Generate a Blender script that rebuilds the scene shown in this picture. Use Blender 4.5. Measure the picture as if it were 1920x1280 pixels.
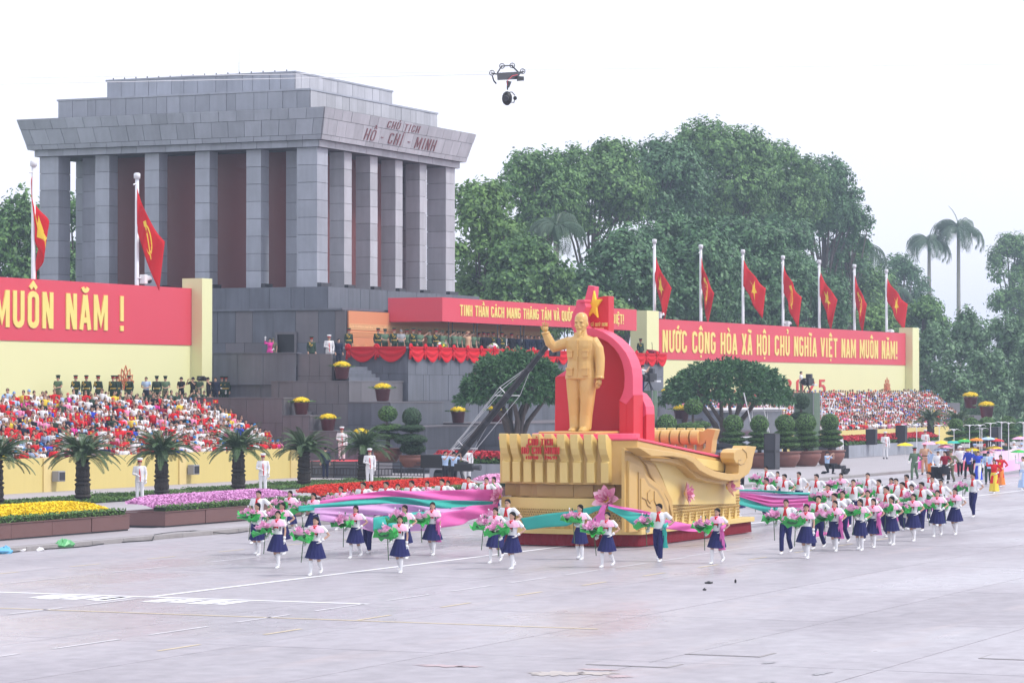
import bpy, math, random
import numpy as np
from mathutils import Vector, Matrix, noise as mnoise
R = random.Random(7)
NR = np.random.RandomState(7)
SC = bpy.context.scene
COL = SC.collection
PI = math.pi
for _o in list(bpy.data.objects):
    bpy.data.objects.remove(_o)

# ------------------------------------------------------------------ camera, sky, sun, exposure
# site frame in metres: +X runs along the parade road, +Y from the road to the monument; the press stand is at 0,0
FPX, YAW, EYE, HORIZ = 5670.0, math.radians(24.0), 5.0, 728.0
PITCH = math.atan((HORIZ - 640) / FPX)
FWD = Vector((math.cos(YAW) * math.cos(PITCH), math.sin(YAW) * math.cos(PITCH), math.sin(PITCH)))
RGT = Vector((math.sin(YAW), -math.cos(YAW), 0))
UPV = RGT.cross(FWD)
cd = bpy.data.cameras.new('camera')
cam = bpy.data.objects.new('camera', cd)
COL.objects.link(cam)
cd.sensor_width = 36.0
cd.lens = FPX / 1920 * 36.0
cd.clip_start, cd.clip_end = 1.0, 4000.0
cam.matrix_world = Matrix(((RGT.x, UPV.x, -FWD.x, 0), (RGT.y, UPV.y, -FWD.y, 0), (RGT.z, UPV.z, -FWD.z, EYE), (0, 0, 0, 1)))
SC.camera = cam

SUN_DIR = Vector((0.10, -0.62, 0.78)).normalized()      # towards the sun, behind thin cloud
W = bpy.data.worlds.new('World')
SC.world = W
W.use_nodes = True
nt = W.node_tree
nt.nodes.clear()
wo = nt.nodes.new('ShaderNodeOutputWorld')
bg = nt.nodes.new('ShaderNodeBackground')
sky = nt.nodes.new('ShaderNodeTexSky')
sky.sky_type = 'NISHITA'
sky.sun_disc = False
sky.sun_elevation = math.asin(SUN_DIR.z)
sky.sun_rotation = math.atan2(SUN_DIR.x, SUN_DIR.y)
sky.dust_density = 3.0
mixw = nt.nodes.new('ShaderNodeMix')
mixw.data_type = 'RGBA'
tcw = nt.nodes.new('ShaderNodeTexCoord')
nzw = nt.nodes.new('ShaderNodeTexNoise')
nzw.inputs['Scale'].default_value = 2.2
nzw.inputs['Detail'].default_value = 5
mrw = nt.nodes.new('ShaderNodeMapRange')
mrw.inputs['From Min'].default_value = 0.35
mrw.inputs['From Max'].default_value = 0.65
mrw.inputs['To Min'].default_value = 0.86
mrw.inputs['To Max'].default_value = 0.97
nt.links.new(tcw.outputs['Generated'], nzw.inputs['Vector'])
nt.links.new(nzw.outputs['Fac'], mrw.inputs['Value'])
nt.links.new(mrw.outputs['Result'], mixw.inputs['Factor'])
nt.links.new(sky.outputs['Color'], mixw.inputs['A'])
mixw.inputs['B'].default_value = (9.55, 9.75, 11.0, 1)      # bright high overcast
nt.links.new(mixw.outputs['Result'], bg.inputs['Color'])
bg.inputs['Strength'].default_value = 0.116
nt.links.new(bg.outputs['Background'], wo.inputs['Surface'])

sd = bpy.data.lights.new('sun', 'SUN')
sd.energy = 2.3
sd.angle = math.radians(11)
sd.color = (1.0, 0.97, 0.92)
sun = bpy.data.objects.new('sun', sd)
COL.objects.link(sun)
sun.rotation_euler = SUN_DIR.to_track_quat('Z', 'Y').to_euler()
SC.view_settings.view_transform = 'Standard'
SC.view_settings.look = 'None'
SC.view_settings.gamma = 1.0
SC.view_settings.use_curve_mapping = False
SC.view_settings.exposure = 0.17
SC.cycles.max_bounces = 5
SC.cycles.diffuse_bounces = 2
SC.cycles.glossy_bounces = 2
SC.cycles.transparent_max_bounces = 6
SC.cycles.volume_bounces = 0
SC.cycles.use_denoising = True

# ------------------------------------------------------------------ helpers
def survey(px, py, X=None, Y=None, z=None):
    """A sight line of the survey cut by a real plane of the site: a point in metres."""
    d = FWD + RGT * ((px - 960) / FPX) + UPV * ((640 - py) / FPX)
    t = X / d.x if X is not None else Y / d.y if Y is not None else (z - EYE) / d.z
    return Vector((d.x * t, d.y * t, EYE + d.z * t))

def link(o, parent=None):
    COL.objects.link(o)
    if parent is not None:
        o.parent = parent
    return o

def tag(o, label, cat, group=None):
    o['label'] = label
    o['category'] = cat
    if group:
        o['group'] = group
    return o

def thing(name, label, cat, loc=(0, 0, 0), rz=0.0, group=None, scale=1.0):
    o = bpy.data.objects.new(name, None)
    o.empty_display_size = 0.2
    o.location = loc
    o.rotation_euler = (0, 0, rz)
    o.scale = (scale,) * 3
    link(o)
    return tag(o, label, cat, group)

class MB:
    """Collects faces; build() links them as one mesh object."""
    def __init__(s):
        s.v, s.f, s.m, s.k = [], [], [], 0
    def mat(s, k):
        s.k = k
        return s
    def face(s, pts):
        n = len(s.v)
        s.v += [tuple(p) for p in pts]
        s.f.append(tuple(range(n, n + len(pts))))
        s.m.append(s.k)
    def add(s, vs, fs):
        n = len(s.v)
        s.v += [tuple(p) for p in vs]
        for f in fs:
            s.f.append(tuple(i + n for i in f))
            s.m.append(s.k)
        return s
    def box(s, x0, y0, z0, x1, y1, z1):
        vs = [(x, y, z) for z in (z0, z1) for y in (y0, y1) for x in (x0, x1)]
        return s.add(vs, [(0, 2, 3, 1), (4, 5, 7, 6), (0, 1, 5, 4), (2, 6, 7, 3), (0, 4, 6, 2), (1, 3, 7, 5)])
    def hexa(s, p):
        """8 corners: bottom ring of 4 then top ring of 4, counter-clockwise from above."""
        return s.add(p, [(3, 2, 1, 0), (4, 5, 6, 7), (0, 1, 5, 4), (1, 2, 6, 5), (2, 3, 7, 6), (3, 0, 4, 7)])
    def rings(s, rings, cap=True, close=True):
        n = len(rings[0])
        vs = [p for r in rings for p in r]
        fs = []
        for i in range(len(rings) - 1):
            for j in range(n if close else n - 1):
                a, b = i * n + j, i * n + (j + 1) % n
                fs.append((a, b, b + n, a + n))
        if cap and close:
            fs.append(tuple(range(n - 1, -1, -1)))
            fs.append(tuple((len(rings) - 1) * n + j for j in range(n)))
        return s.add(vs, fs)
    def tube(s, pts, rad, n=8, cap=True):
        pts = [Vector(p) for p in pts]
        if not hasattr(rad, '__len__'):
            rad = [rad] * len(pts)
        rs = []
        prev = None
        for i, p in enumerate(pts):
            d = (pts[min(i + 1, len(pts) - 1)] - pts[max(i - 1, 0)]).normalized()
            if prev is None:
                u = d.cross(Vector((0, 0, 1)))
                if u.length < 1e-3:
                    u = d.cross(Vector((0, 1, 0)))
            else:
                u = prev - d * prev.dot(d)
                if u.length < 1e-4:
                    u = d.cross(Vector((0, 1, 0)))
            u.normalize()
            w = d.cross(u)
            prev = u
            rs.append([p + (u * math.cos(2 * PI * j / n) + w * math.sin(2 * PI * j / n)) * rad[i] for j in range(n)])
        return s.rings(rs, cap)
    def lathe(s, prof, n=16, c=(0, 0, 0), sx=1, sy=1):
        rs = [[(c[0] + r * sx * math.cos(2 * PI * j / n), c[1] + r * sy * math.sin(2 * PI * j / n), c[2] + z) for j in range(n)] for r, z in prof]
        return s.rings(rs)
    def ell(s, c, r, n=10, m=6):
        if not hasattr(r, '__len__'):
            r = (r, r, r)
        rs = []
        for i in range(m + 1):
            t = -PI / 2 + PI * i / m
            q = max(math.cos(t), 0.03)
            rs.append([(c[0] + r[0] * q * math.cos(2 * PI * j / n), c[1] + r[1] * q * math.sin(2 * PI * j / n), c[2] + r[2] * math.sin(t)) for j in range(n)])
        return s.rings(rs)
    def prism(s, poly, a, b):
        """poly: points; a, b: functions mapping a point to the near and far face."""
        p0 = [a(*q) for q in poly]
        p1 = [b(*q) for q in poly]
        n = len(poly)
        vs = p0 + p1
        fs = [tuple(range(n)), tuple(range(2 * n - 1, n - 1, -1))]
        for i in range(n):
            j = (i + 1) % n
            fs.append((i, i + n, j + n, j))
        return s.add(vs, fs)
    def mesh(s, name, smooth=False):
        me = bpy.data.meshes.new(name)
        me.from_pydata(s.v, [], s.f)
        me.polygons.foreach_set('material_index', s.m)
        if smooth:
            me.polygons.foreach_set('use_smooth', [True] * len(me.polygons))
        me.update()
        return me
    def build(s, name, mats, parent=None, smooth=False, bevel=0.0, label=None, normals=True):
        me = s.mesh(name, smooth)
        for m in (mats if isinstance(mats, (list, tuple)) else [mats]):
            me.materials.append(m)
        if normals:
            fix(me)
        o = link(bpy.data.objects.new(name, me), parent)
        if bevel:
            b = o.modifiers.new('bevel', 'BEVEL')
            b.width = bevel
            b.segments = 2
            b.limit_method = 'ANGLE'
        if label:
            o['label'] = label
        return o

import bmesh
def fix(me):
    bm = bmesh.new()
    bm.from_mesh(me)
    bmesh.ops.recalc_face_normals(bm, faces=bm.faces)
    bm.to_mesh(me)
    bm.free()

def obj(name, me, parent=None, mat=None, loc=None, rot=None, sc=None):
    """One more object on shared mesh data; its own material if given."""
    o = link(bpy.data.objects.new(name, me), parent)
    if loc is not None:
        o.location = loc
    if rot is not None:
        o.rotation_euler = rot
    if sc is not None:
        o.scale = sc if hasattr(sc, '__len__') else (sc,) * 3
    if mat is not None:
        if not me.materials:
            me.materials.append(mat)
        elif me.materials[0] is not mat:
            o.material_slots[0].link = 'OBJECT'
            o.material_slots[0].material = mat
    return o

def remeshed(mb, voxel, smooth=2, name='body'):
    """Fuse the collected shapes into one continuous surface."""
    me = mb.mesh('tmp')
    fix(me)
    o = bpy.data.objects.new('tmp', me)
    COL.objects.link(o)
    m = o.modifiers.new('r', 'REMESH')
    m.mode = 'VOXEL'
    m.voxel_size = voxel
    m.use_smooth_shade = True
    if smooth:
        q = o.modifiers.new('s', 'SMOOTH')
        q.factor = 0.5
        q.iterations = smooth
    dg = bpy.context.evaluated_depsgraph_get()
    out = bpy.data.meshes.new_from_object(o.evaluated_get(dg))
    out.name = name
    bpy.data.objects.remove(o)
    bpy.data.meshes.remove(me)
    return out

def np_mesh(name, V, nper, mats, smooth=False):
    """Mesh of loose n-gons from an array (faces*nper, 3)."""
    V = np.asarray(V, dtype=np.float32).reshape(-1, 3)
    nf = len(V) // nper
    me = bpy.data.meshes.new(name)
    me.vertices.add(len(V))
    me.vertices.foreach_set('co', V.ravel())
    me.loops.add(len(V))
    me.loops.foreach_set('vertex_index', np.arange(len(V), dtype=np.int32))
    me.polygons.add(nf)
    me.polygons.foreach_set('loop_start', np.arange(0, len(V), nper, dtype=np.int32))
    me.update(calc_edges=True)
    for m in mats:
        me.materials.append(m)
    return me

# ------------------------------------------------------------------ materials
def mat(name, col, rough=0.6, var=0.12, scale=1.5, rand=0.0, bump=0.0, bscale=20.0, metal=0.0, spec=0.5, isl=0.0, trans=0.0, col2=None, streak=0.0, coat=0.0, detail=4.0):
    m = bpy.data.materials.new(name)
    m.use_nodes = True
    t = m.node_tree
    b = t.nodes['Principled BSDF']
    b.inputs['Roughness'].default_value = rough
    b.inputs['Metallic'].default_value = metal
    b.inputs['Specular IOR Level'].default_value = spec
    if coat:
        b.inputs['Coat Weight'].default_value = coat
    geo = t.nodes.new('ShaderNodeNewGeometry')
    nz = t.nodes.new('ShaderNodeTexNoise')
    nz.inputs['Scale'].default_value = scale
    nz.inputs['Detail'].default_value = detail
    nz.inputs['Roughness'].default_value = 0.65
    t.links.new(geo.outputs['Position'], nz.inputs['Vector'])
    val = nz.outputs['Fac']
    def math_(op, a, b_):
        n = t.nodes.new('ShaderNodeMath')
        n.operation = op
        for i, x in enumerate((a, b_)):
            if isinstance(x, (int, float)):
                n.inputs[i].default_value = x
            else:
                t.links.new(x, n.inputs[i])
        return n.outputs[0]
    f = math_('MULTIPLY_ADD', val, 2 * var)
    f.node.inputs[2].default_value = 1 - var
    if streak:
        mp = t.nodes.new('ShaderNodeMapping')
        mp.inputs['Scale'].default_value = (1.3, 1.3, 0.12)
        t.links.new(geo.outputs['Position'], mp.inputs['Vector'])
        n2 = t.nodes.new('ShaderNodeTexNoise')
        n2.inputs['Scale'].default_value = 2.0
        n2.inputs['Detail'].default_value = 3
        t.links.new(mp.outputs['Vector'], n2.inputs['Vector'])
        g = math_('MULTIPLY_ADD', n2.outputs['Fac'], 2 * streak)
        g.node.inputs[2].default_value = 1 - streak
        f = math_('MULTIPLY', f, g)
    if rand:
        oi = t.nodes.new('ShaderNodeObjectInfo')
        g = math_('MULTIPLY_ADD', oi.outputs['Random'], 2 * rand)
        g.node.inputs[2].default_value = 1 - rand
        f = math_('MULTIPLY', f, g)
    if isl:
        g = math_('MULTIPLY_ADD', geo.outputs['Random Per Island'], 2 * isl)
        g.node.inputs[2].default_value = 1 - isl
        f = math_('MULTIPLY', f, g)
    vm = t.nodes.new('ShaderNodeVectorMath')
    vm.operation = 'SCALE'
    if col2 is not None:
        mx = t.nodes.new('ShaderNodeMix')
        mx.data_type = 'RGBA'
        mx.inputs['A'].default_value = (*col, 1)
        mx.inputs['B'].default_value = (*col2, 1)
        src = geo.outputs['Random Per Island'] if isl else val
        if not isl:
            mr = t.nodes.new('ShaderNodeMapRange')
            mr.inputs['From Min'].default_value = 0.42
            mr.inputs['From Max'].default_value = 0.62
            t.links.new(val, mr.inputs['Value'])
            src = mr.outputs['Result']
        t.links.new(src, mx.inputs['Factor'])
        t.links.new(mx.outputs['Result'], vm.inputs[0])
    else:
        vm.inputs[0].default_value = col
    t.links.new(f, vm.inputs['Scale'])
    t.links.new(vm.outputs['Vector'], b.inputs['Base Color'])
    if bump:
        bn = t.nodes.new('ShaderNodeTexNoise')
        bn.inputs['Scale'].default_value = bscale
        bn.inputs['Detail'].default_value = 3
        t.links.new(geo.outputs['Position'], bn.inputs['Vector'])
        bp = t.nodes.new('ShaderNodeBump')
        bp.inputs['Strength'].default_value = bump
        bp.inputs['Distance'].default_value = 0.05
        t.links.new(bn.outputs['Fac'], bp.inputs['Height'])
        t.links.new(bp.outputs['Normal'], b.inputs['Normal'])
    if trans:
        ts = t.nodes.new('ShaderNodeBsdfTranslucent')
        t.links.new(vm.outputs['Vector'], ts.inputs['Color'])
        ms = t.nodes.new('ShaderNodeMixShader')
        ms.inputs['Fac'].default_value = trans
        t.links.new(b.outputs['BSDF'], ms.inputs[1])
        t.links.new(ts.outputs['BSDF'], ms.inputs[2])
        t.links.new(ms.outputs['Shader'], t.nodes['Material Output'].inputs['Surface'])
    return m

def cloth(name, col, trans=0.0, var=0.06):
    return mat(name, col, rough=0.85, var=var, scale=6.0, spec=0.2, trans=trans)

M = dict(
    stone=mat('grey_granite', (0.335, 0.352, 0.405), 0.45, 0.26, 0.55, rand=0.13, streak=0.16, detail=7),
    stone_lit=mat('lit_granite', (0.42, 0.42, 0.455), 0.45, 0.22, 0.6, rand=0.12, streak=0.18, detail=7),  # the same granite, lightened in colour for the sunlit road front
    stone_dark=mat('dark_granite', (0.122, 0.131, 0.160), 0.42, 0.33, 0.5, rand=0.13, streak=0.34, detail=7),
    stone_brown=mat('brown_granite', (0.142, 0.133, 0.148), 0.45, 0.25, 0.6, rand=0.12, streak=0.15, detail=7),
    joint=mat('joint_shadow_gap', (0.07, 0.07, 0.08), 0.9),
    maroon=mat('maroon_stone', (0.21, 0.066, 0.066), 0.4, 0.10, 0.4, rand=0.05),
    letter_maroon=mat('maroon_letter', (0.21, 0.08, 0.09), 0.4),
    kerb=mat('kerb_stone', (0.33, 0.31, 0.31), 0.8, 0.2, 3, rand=0.06, bump=0.2),
    pave=mat('pavement_stone', (0.36, 0.335, 0.355), 0.75, 0.14, 0.7, rand=0.05),
    line=mat('road_paint', (0.80, 0.80, 0.82), 0.6, 0.16, 2.5), line_w=mat('worn_road_paint', (0.60, 0.58, 0.61), 0.6, 0.3, 2.5),
    line_y=mat('yellow_road_paint', (0.62, 0.52, 0.36), 0.7, 0.3, 2.5),
    red=mat('red_banner', (0.68, 0.058, 0.095), 0.55, 0.04, 0.3),
    red_deep=mat('red_paint', (0.62, 0.018, 0.034), 0.45, 0.05, 0.6),
    pink_red=mat('rose_deck_lit_red', (0.78, 0.085, 0.165), 0.45, 0.04, 0.6),  # rose of the deck; on the red back it paints sky-lit edges
    yel_wall=mat('pale_yellow_board', (0.77, 0.76, 0.42), 0.6, 0.03, 0.25),
    yel_stand=mat('yellow_wall_paint', (0.68, 0.55, 0.20), 0.6, 0.05, 0.35, streak=0.04),
    letter_y=mat('yellow_letter', (0.86, 0.70, 0.20), 0.5),
    letter_r=mat('red_letter', (0.60, 0.03, 0.03), 0.5),
    emblem=mat('emblem_yellow', (0.90, 0.62, 0.04), 0.6),
    ink=mat('red_line_print', (0.62, 0.17, 0.08), 0.6),
    orange=mat('orange_cloth', (0.72, 0.27, 0.13), 0.8, 0.05, 0.5),
    orange_pale=mat('pale_orange_cloth', (0.78, 0.42, 0.20), 0.8, 0.05),
    flag=cloth('flag_red', (0.74, 0.020, 0.030), trans=0.25),
    drape=cloth('drape_red', (0.62, 0.012, 0.025)),
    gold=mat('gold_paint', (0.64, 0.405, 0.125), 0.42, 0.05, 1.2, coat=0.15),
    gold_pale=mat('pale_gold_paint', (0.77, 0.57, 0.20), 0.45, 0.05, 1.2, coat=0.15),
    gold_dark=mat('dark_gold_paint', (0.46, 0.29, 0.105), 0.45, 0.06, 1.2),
    bronze=mat('statue_gold', (0.66, 0.40, 0.125), 0.34, 0.07, 3, coat=0.2, bump=0.35, bscale=5),
    velvet=mat('maroon_velvet', (0.22, 0.008, 0.022), 0.85, 0.25, 4),
    pole=mat('white_pole', (0.72, 0.72, 0.76), 0.35, 0.03),
    metal_dark=mat('dark_metal', (0.035, 0.036, 0.045), 0.45, 0.1),
    metal_grey=mat('grey_metal', (0.28, 0.28, 0.30), 0.4, 0.1),
    black=mat('black_plastic', (0.010, 0.010, 0.013), 0.5, 0.1),
    glass=mat('tinted_glass', (0.10, 0.11, 0.13), 0.08, 0.05, spec=0.8),
    white=mat('white_paint', (0.80, 0.80, 0.82), 0.5, 0.03),
    bark=mat('bark', (0.105, 0.085, 0.075), 0.9, 0.35, 5, bump=0.5, bscale=8),
    bark_pale=mat('palm_bark', (0.30, 0.28, 0.26), 0.9, 0.25, 3, bump=0.2),
    bark_dark=mat('cycad_bark', (0.040, 0.033, 0.030), 0.95, 0.4, 9, bump=0.8, bscale=14),
    leaf=mat('broad_leaf', (0.052, 0.148, 0.046), 0.55, 0.30, 0.35, isl=0.35, trans=0.18, spec=0.35, col2=(0.150, 0.275, 0.080)),
    leaf_dark=mat('dark_leaf', (0.042, 0.130, 0.052), 0.5, 0.28, 0.4, isl=0.3, trans=0.15, spec=0.4, col2=(0.095, 0.205, 0.080)),
    leaf_light=mat('light_leaf', (0.085, 0.190, 0.055), 0.55, 0.25, 0.4, isl=0.3, trans=0.2, spec=0.3, col2=(0.180, 0.310, 0.090)),
    leaf_frond=mat('frond_leaf', (0.058, 0.115, 0.062), 0.5, 0.25, 1.0, rand=0.2, trans=0.15),
    cycad=mat('cycad_leaf', (0.066, 0.125, 0.044), 0.45, 0.2, 2.0, rand=0.2, trans=0.1),
    bamboo=mat('bamboo_leaf', (0.080, 0.175, 0.080), 0.55, 0.3, 0.3, isl=0.3, trans=0.2, col2=(0.145, 0.260, 0.120)),
    shrub=mat('clipped_leaf', (0.060, 0.155, 0.036), 0.55, 0.25, 2.0, isl=0.3, trans=0.12, col2=(0.115, 0.225, 0.050)),
    shrub_dark=mat('pine_needles', (0.034, 0.088, 0.036), 0.6, 0.25, 2.0, isl=0.3, col2=(0.040, 0.090, 0.036)),
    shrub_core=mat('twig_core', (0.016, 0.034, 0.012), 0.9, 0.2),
    grass=mat('turf', (0.100, 0.185, 0.045), 0.8, 0.3, 2.5, isl=0.3),
    fl_yel=mat('yellow_flower', (0.90, 0.66, 0.01), 0.7, 0.12, 4, isl=0.12),
    fl_red=mat('red_flower', (0.52, 0.010, 0.030), 0.7, 0.2, 4, isl=0.25),
    fl_orange=mat('scarlet_flower', (0.66, 0.030, 0.015), 0.7, 0.2, 4, isl=0.25),
    fl_pur=mat('purple_flower', (0.70, 0.33, 0.62), 0.7, 0.2, 4, isl=0.25),
    fl_pink=mat('pink_flower', (0.85, 0.42, 0.66), 0.7, 0.2, 4, isl=0.25),
    planter=mat('brown_planter_board', (0.165, 0.085, 0.080), 0.6, 0.12, 1.2),
    clay=mat('clay_pot', (0.22, 0.085, 0.065), 0.55, 0.2, 4, rand=0.1),
    pot_red=mat('glazed_maroon_pot', (0.085, 0.012, 0.018), 0.3, 0.15, 4),
    net=mat('green_netting', (0.13, 0.19, 0.135), 0.9, 0.5, 9, detail=6),
    booth=mat('booth_panel', (0.34, 0.38, 0.46), 0.5, 0.05),
    skin=mat('skin', (0.56, 0.34, 0.245), 0.55, 0.05, 8, rand=0.14),
    hair=mat('black_hair', (0.010, 0.009, 0.010), 0.75, 0.15, 30, spec=0.15),
    hair_grey=mat('grey_hair', (0.25, 0.25, 0.26), 0.5, 0.15, 30),
    eye=mat('eye_dark', (0.02, 0.015, 0.015), 0.3),
    lip=mat('lip', (0.45, 0.14, 0.13), 0.5),
    c_white=cloth('white_cloth', (0.78, 0.78, 0.80)),
    c_navy=cloth('navy_cloth', (0.020, 0.022, 0.105)),
    c_red=cloth('red_cloth', (0.66, 0.020, 0.030)),
    c_pink=cloth('pink_cloth', (0.86, 0.30, 0.50)),
    c_pinkw=cloth('pink_white_cloth', (0.84, 0.46, 0.62)),
    c_green=cloth('army_green_cloth', (0.030, 0.058, 0.040)),
    c_lgreen=cloth('police_green_cloth', (0.120, 0.195, 0.125)),
    c_tan=cloth('tan_cloth', (0.60, 0.38, 0.24)),
    c_black=cloth('black_cloth', (0.016, 0.017, 0.024)),
    c_suit=cloth('navy_suit', (0.018, 0.024, 0.052)),
    c_blue=cloth('blue_cloth', (0.055, 0.33, 0.78)),
    c_royal=cloth('royal_blue_cloth', (0.035, 0.075, 0.55)),
    c_lblue=cloth('light_blue_cloth', (0.42, 0.56, 0.78)),
    c_grey=cloth('grey_cloth', (0.33, 0.34, 0.36)),
    c_camo=cloth('olive_cloth', (0.19, 0.19, 0.12), var=0.3),
    c_maroon=cloth('maroon_cloth', (0.26, 0.012, 0.035)),
    c_purple=cloth('purple_cloth', (0.22, 0.055, 0.38)),
    c_yellow=cloth('yellow_cloth', (0.78, 0.58, 0.07)),
    c_orange=cloth('orange_shirt_cloth', (0.80, 0.24, 0.05)),
    c_mag=cloth('magenta_cloth', (0.72, 0.05, 0.33)),
    gold_trim=mat('gold_braid', (0.72, 0.46, 0.06), 0.4),
    lotus=mat('lotus_petal', (0.90, 0.36, 0.64), 0.6, 0.15, 9, isl=0.2, trans=0.2, col2=(0.90, 0.55, 0.76)),
    lotus_deep=mat('lotus_petal_deep', (0.85, 0.17, 0.38), 0.6, 0.15, 9, isl=0.2, col2=(0.92, 0.58, 0.68)),
    lotus_leaf=mat('lotus_leaf_cloth', (0.05, 0.48, 0.10), 0.6, 0.2, 5, rand=0.25, trans=0.15),
    lotus_leaf_dark=mat('lotus_leaf_dark', (0.020, 0.12, 0.045), 0.6, 0.2, 5),
    sheer_pink=mat('sheer_pink_silk', (0.93, 0.22, 0.62), 0.6, 0.06, 3, trans=0.35),
    sheer_lilac=mat('sheer_lilac_silk', (0.82, 0.50, 0.82), 0.6, 0.06, 3, trans=0.35),
    sheer_teal=mat('sheer_teal_silk', (0.06, 0.58, 0.50), 0.6, 0.06, 3, trans=0.35),
    silver=mat('silver_trim', (0.62, 0.63, 0.66), 0.3),
    carpet=mat('red_carpet', (0.56, 0.05, 0.07), 0.9, 0.1),
)
UNIT = MB().box(-.5, -.5, -.5, .5, .5, .5).mesh('unit_block')
fix(UNIT)

_unit = {}
def unit(m):
    """The unit block, one shared mesh per material."""
    if m.name not in _unit:
        me = UNIT.copy()
        me.materials.append(m)
        _unit[m.name] = me
    return _unit[m.name]

def block(name, parent, c, size, m, rot=None):
    return obj(name, unit(m), parent, None, c, rot, size)

# block lettering drawn as strokes: centre lines in a cell .46 wide and 1 high
gL, gR, gB, gT, gM = .075, .385, .07, .93, .23
def arc(cx, cy, rx, ry, a0, a1, n=6):
    return [(cx + rx * math.cos(math.radians(a0 + (a1 - a0) * i / n)), cy + ry * math.sin(math.radians(a0 + (a1 - a0) * i / n))) for i in range(n + 1)]
_O = arc(gM, .80, .155, .13, 0, 180) + arc(gM, .20, .155, .13, 180, 360)
_C = arc(gM, .78, .155, .15, 0, 180) + arc(gM, .22, .155, .15, 180, 360)
def vl(x, a=gB - .07, b=gT + .07):
    return [(x, a), (x, b)]
def hl(y, a=gL, b=gR):
    return [(a, y), (b, y)]
GLY = {
    'O': [(_O, 1)], '0': [(_O, 1)], 'C': [(_C + [(gR, .34)], 0)], 'Q': [(_O, 1), ([(.25, .2), (.43, -.04)], 0)],
    'G': [(_C + [(gR, .48), (.24, .48)], 0)], 'U': [([(gL, 1)] + arc(gM, .22, .155, .15, 180, 360) + [(gR, 1)], 0)],
    'I': [(vl(.12), 0)], 'H': [(vl(gL), 0), (vl(gR), 0), (hl(.5), 0)], 'L': [([(gL, 1), (gL, gB), (.42, gB)], 0)],
    'E': [([(.42, gT), (gL, gT), (gL, gB), (.42, gB)], 0), (hl(.5, gL, .36), 0)], 'F': [([(.42, gT), (gL, gT), (gL, 0)], 0), (hl(.5, gL, .36), 0)],
    'T': [(hl(gT, 0, .46), 0), (vl(gM, 0, .93), 0)], 'N': [(vl(gL), 0), (vl(gR), 0), ([(.09, .98), (.37, .02)], 0)],
    'M': [(vl(gL), 0), (vl(.545), 0), ([(.09, .97), (.31, .22), (.53, .97)], 0)],
    'A': [([(.05, 0), (.215, .97)], 0), ([(.245, .97), (.41, 0)], 0), (hl(.27, .12, .34), 0)], 'V': [([(.05, 1), (.215, .03)], 0), ([(.245, .03), (.41, 1)], 0)],
    'X': [([(.06, 1), (.40, 0)], 0), ([(.40, 1), (.06, 0)], 0)], 'Y': [([(.04, 1), (gM, .45), (.42, 1)], 0), (vl(gM, 0, .48), 0)],
    'D': [([(gL, gB), (gL, gT)] + arc(.2, .74, .185, .19, 90, 0) + arc(.2, .26, .185, .19, 0, -90), 1)],
    'P': [([(gL, 0), (gL, gT)] + arc(.22, .72, .165, .21, 90, -90) + [(gL, .51)], 0)],
    'R': [([(gL, 0), (gL, gT)] + arc(.22, .72, .165, .21, 90, -90) + [(gL, .51)], 0), ([(.22, .5), (.41, 0)], 0)],
    'B': [([(gL, gB), (gL, gT)] + arc(.2, .74, .16, .19, 90, -90) + arc(.2, .30, .185, .23, 90, -90), 1)],
    'K': [(vl(gL), 0), ([(.40, 1), (.12, .48), (.42, 0)], 0)], 'S': [(arc(gM, .74, .155, .19, 10, 250) + arc(gM, .26, .155, .19, 90, -170), 0)],
    '1': [([(.08, .78), (.2, .93), (.2, 0)], 0)], '2': [(arc(gM, .74, .155, .19, 170, -20) + [(gL, gB), (.42, gB)], 0)],
    '5': [([(.40, gT), (.09, gT), (.08, .55)] + arc(.21, .33, .175, .26, 110, -150), 0)], '6': [(arc(gM, .28, .155, .21, 180, 540), 1), ([(gL, .3), (.10, .7), (.28, .97)], 0)],
    '8': [(arc(gM, .73, .14, .19, 0, 330), 1), (arc(gM, .28, .16, .21, 0, 330), 1)], '9': [(arc(gM, .72, .155, .21, 0, 330), 1), ([(gR, .7), (.36, .3), (.18, .03)], 0)],
    '!': [(vl(.1, .28, 1), 0), (vl(.1, 0, .15), 0)], '-': [(hl(.45, .03, .25), 0)], '(': [(arc(.24, .5, .16, .55, 130, 230), 0)], ')': [(arc(.02, .5, .16, .55, 50, -50), 0)],
}
GW = {'M': .62, 'I': .24, '!': .2, '-': .28, '(': .22, ')': .22, '1': .32, ' ': .26}
MARK = {'\u0302': [([(.10, 1.08), (.23, 1.21), (.36, 1.08)], 0)], '\u0306': [(arc(.23, 1.2, .12, .11, 190, 350), 0)], '\u0301': [([(.18, 1.07), (.30, 1.22)], 0)], '\u0300': [([(.30, 1.07), (.16, 1.22)], 0)],
        '\u0309': [(arc(.22, 1.24, .06, .05, 150, -60), 0), ([(.24, 1.19), (.24, 1.11)], 0)], '\u0303': [([(.09, 1.1), (.16, 1.17), (.29, 1.1), (.37, 1.17)], 0)], '\u0323': [([(.23, -.08), (.23, -.2)], 0)], '\u031b': [([(.40, .84), (.49, .93), (.48, 1.04)], 0)]}
import unicodedata
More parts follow.
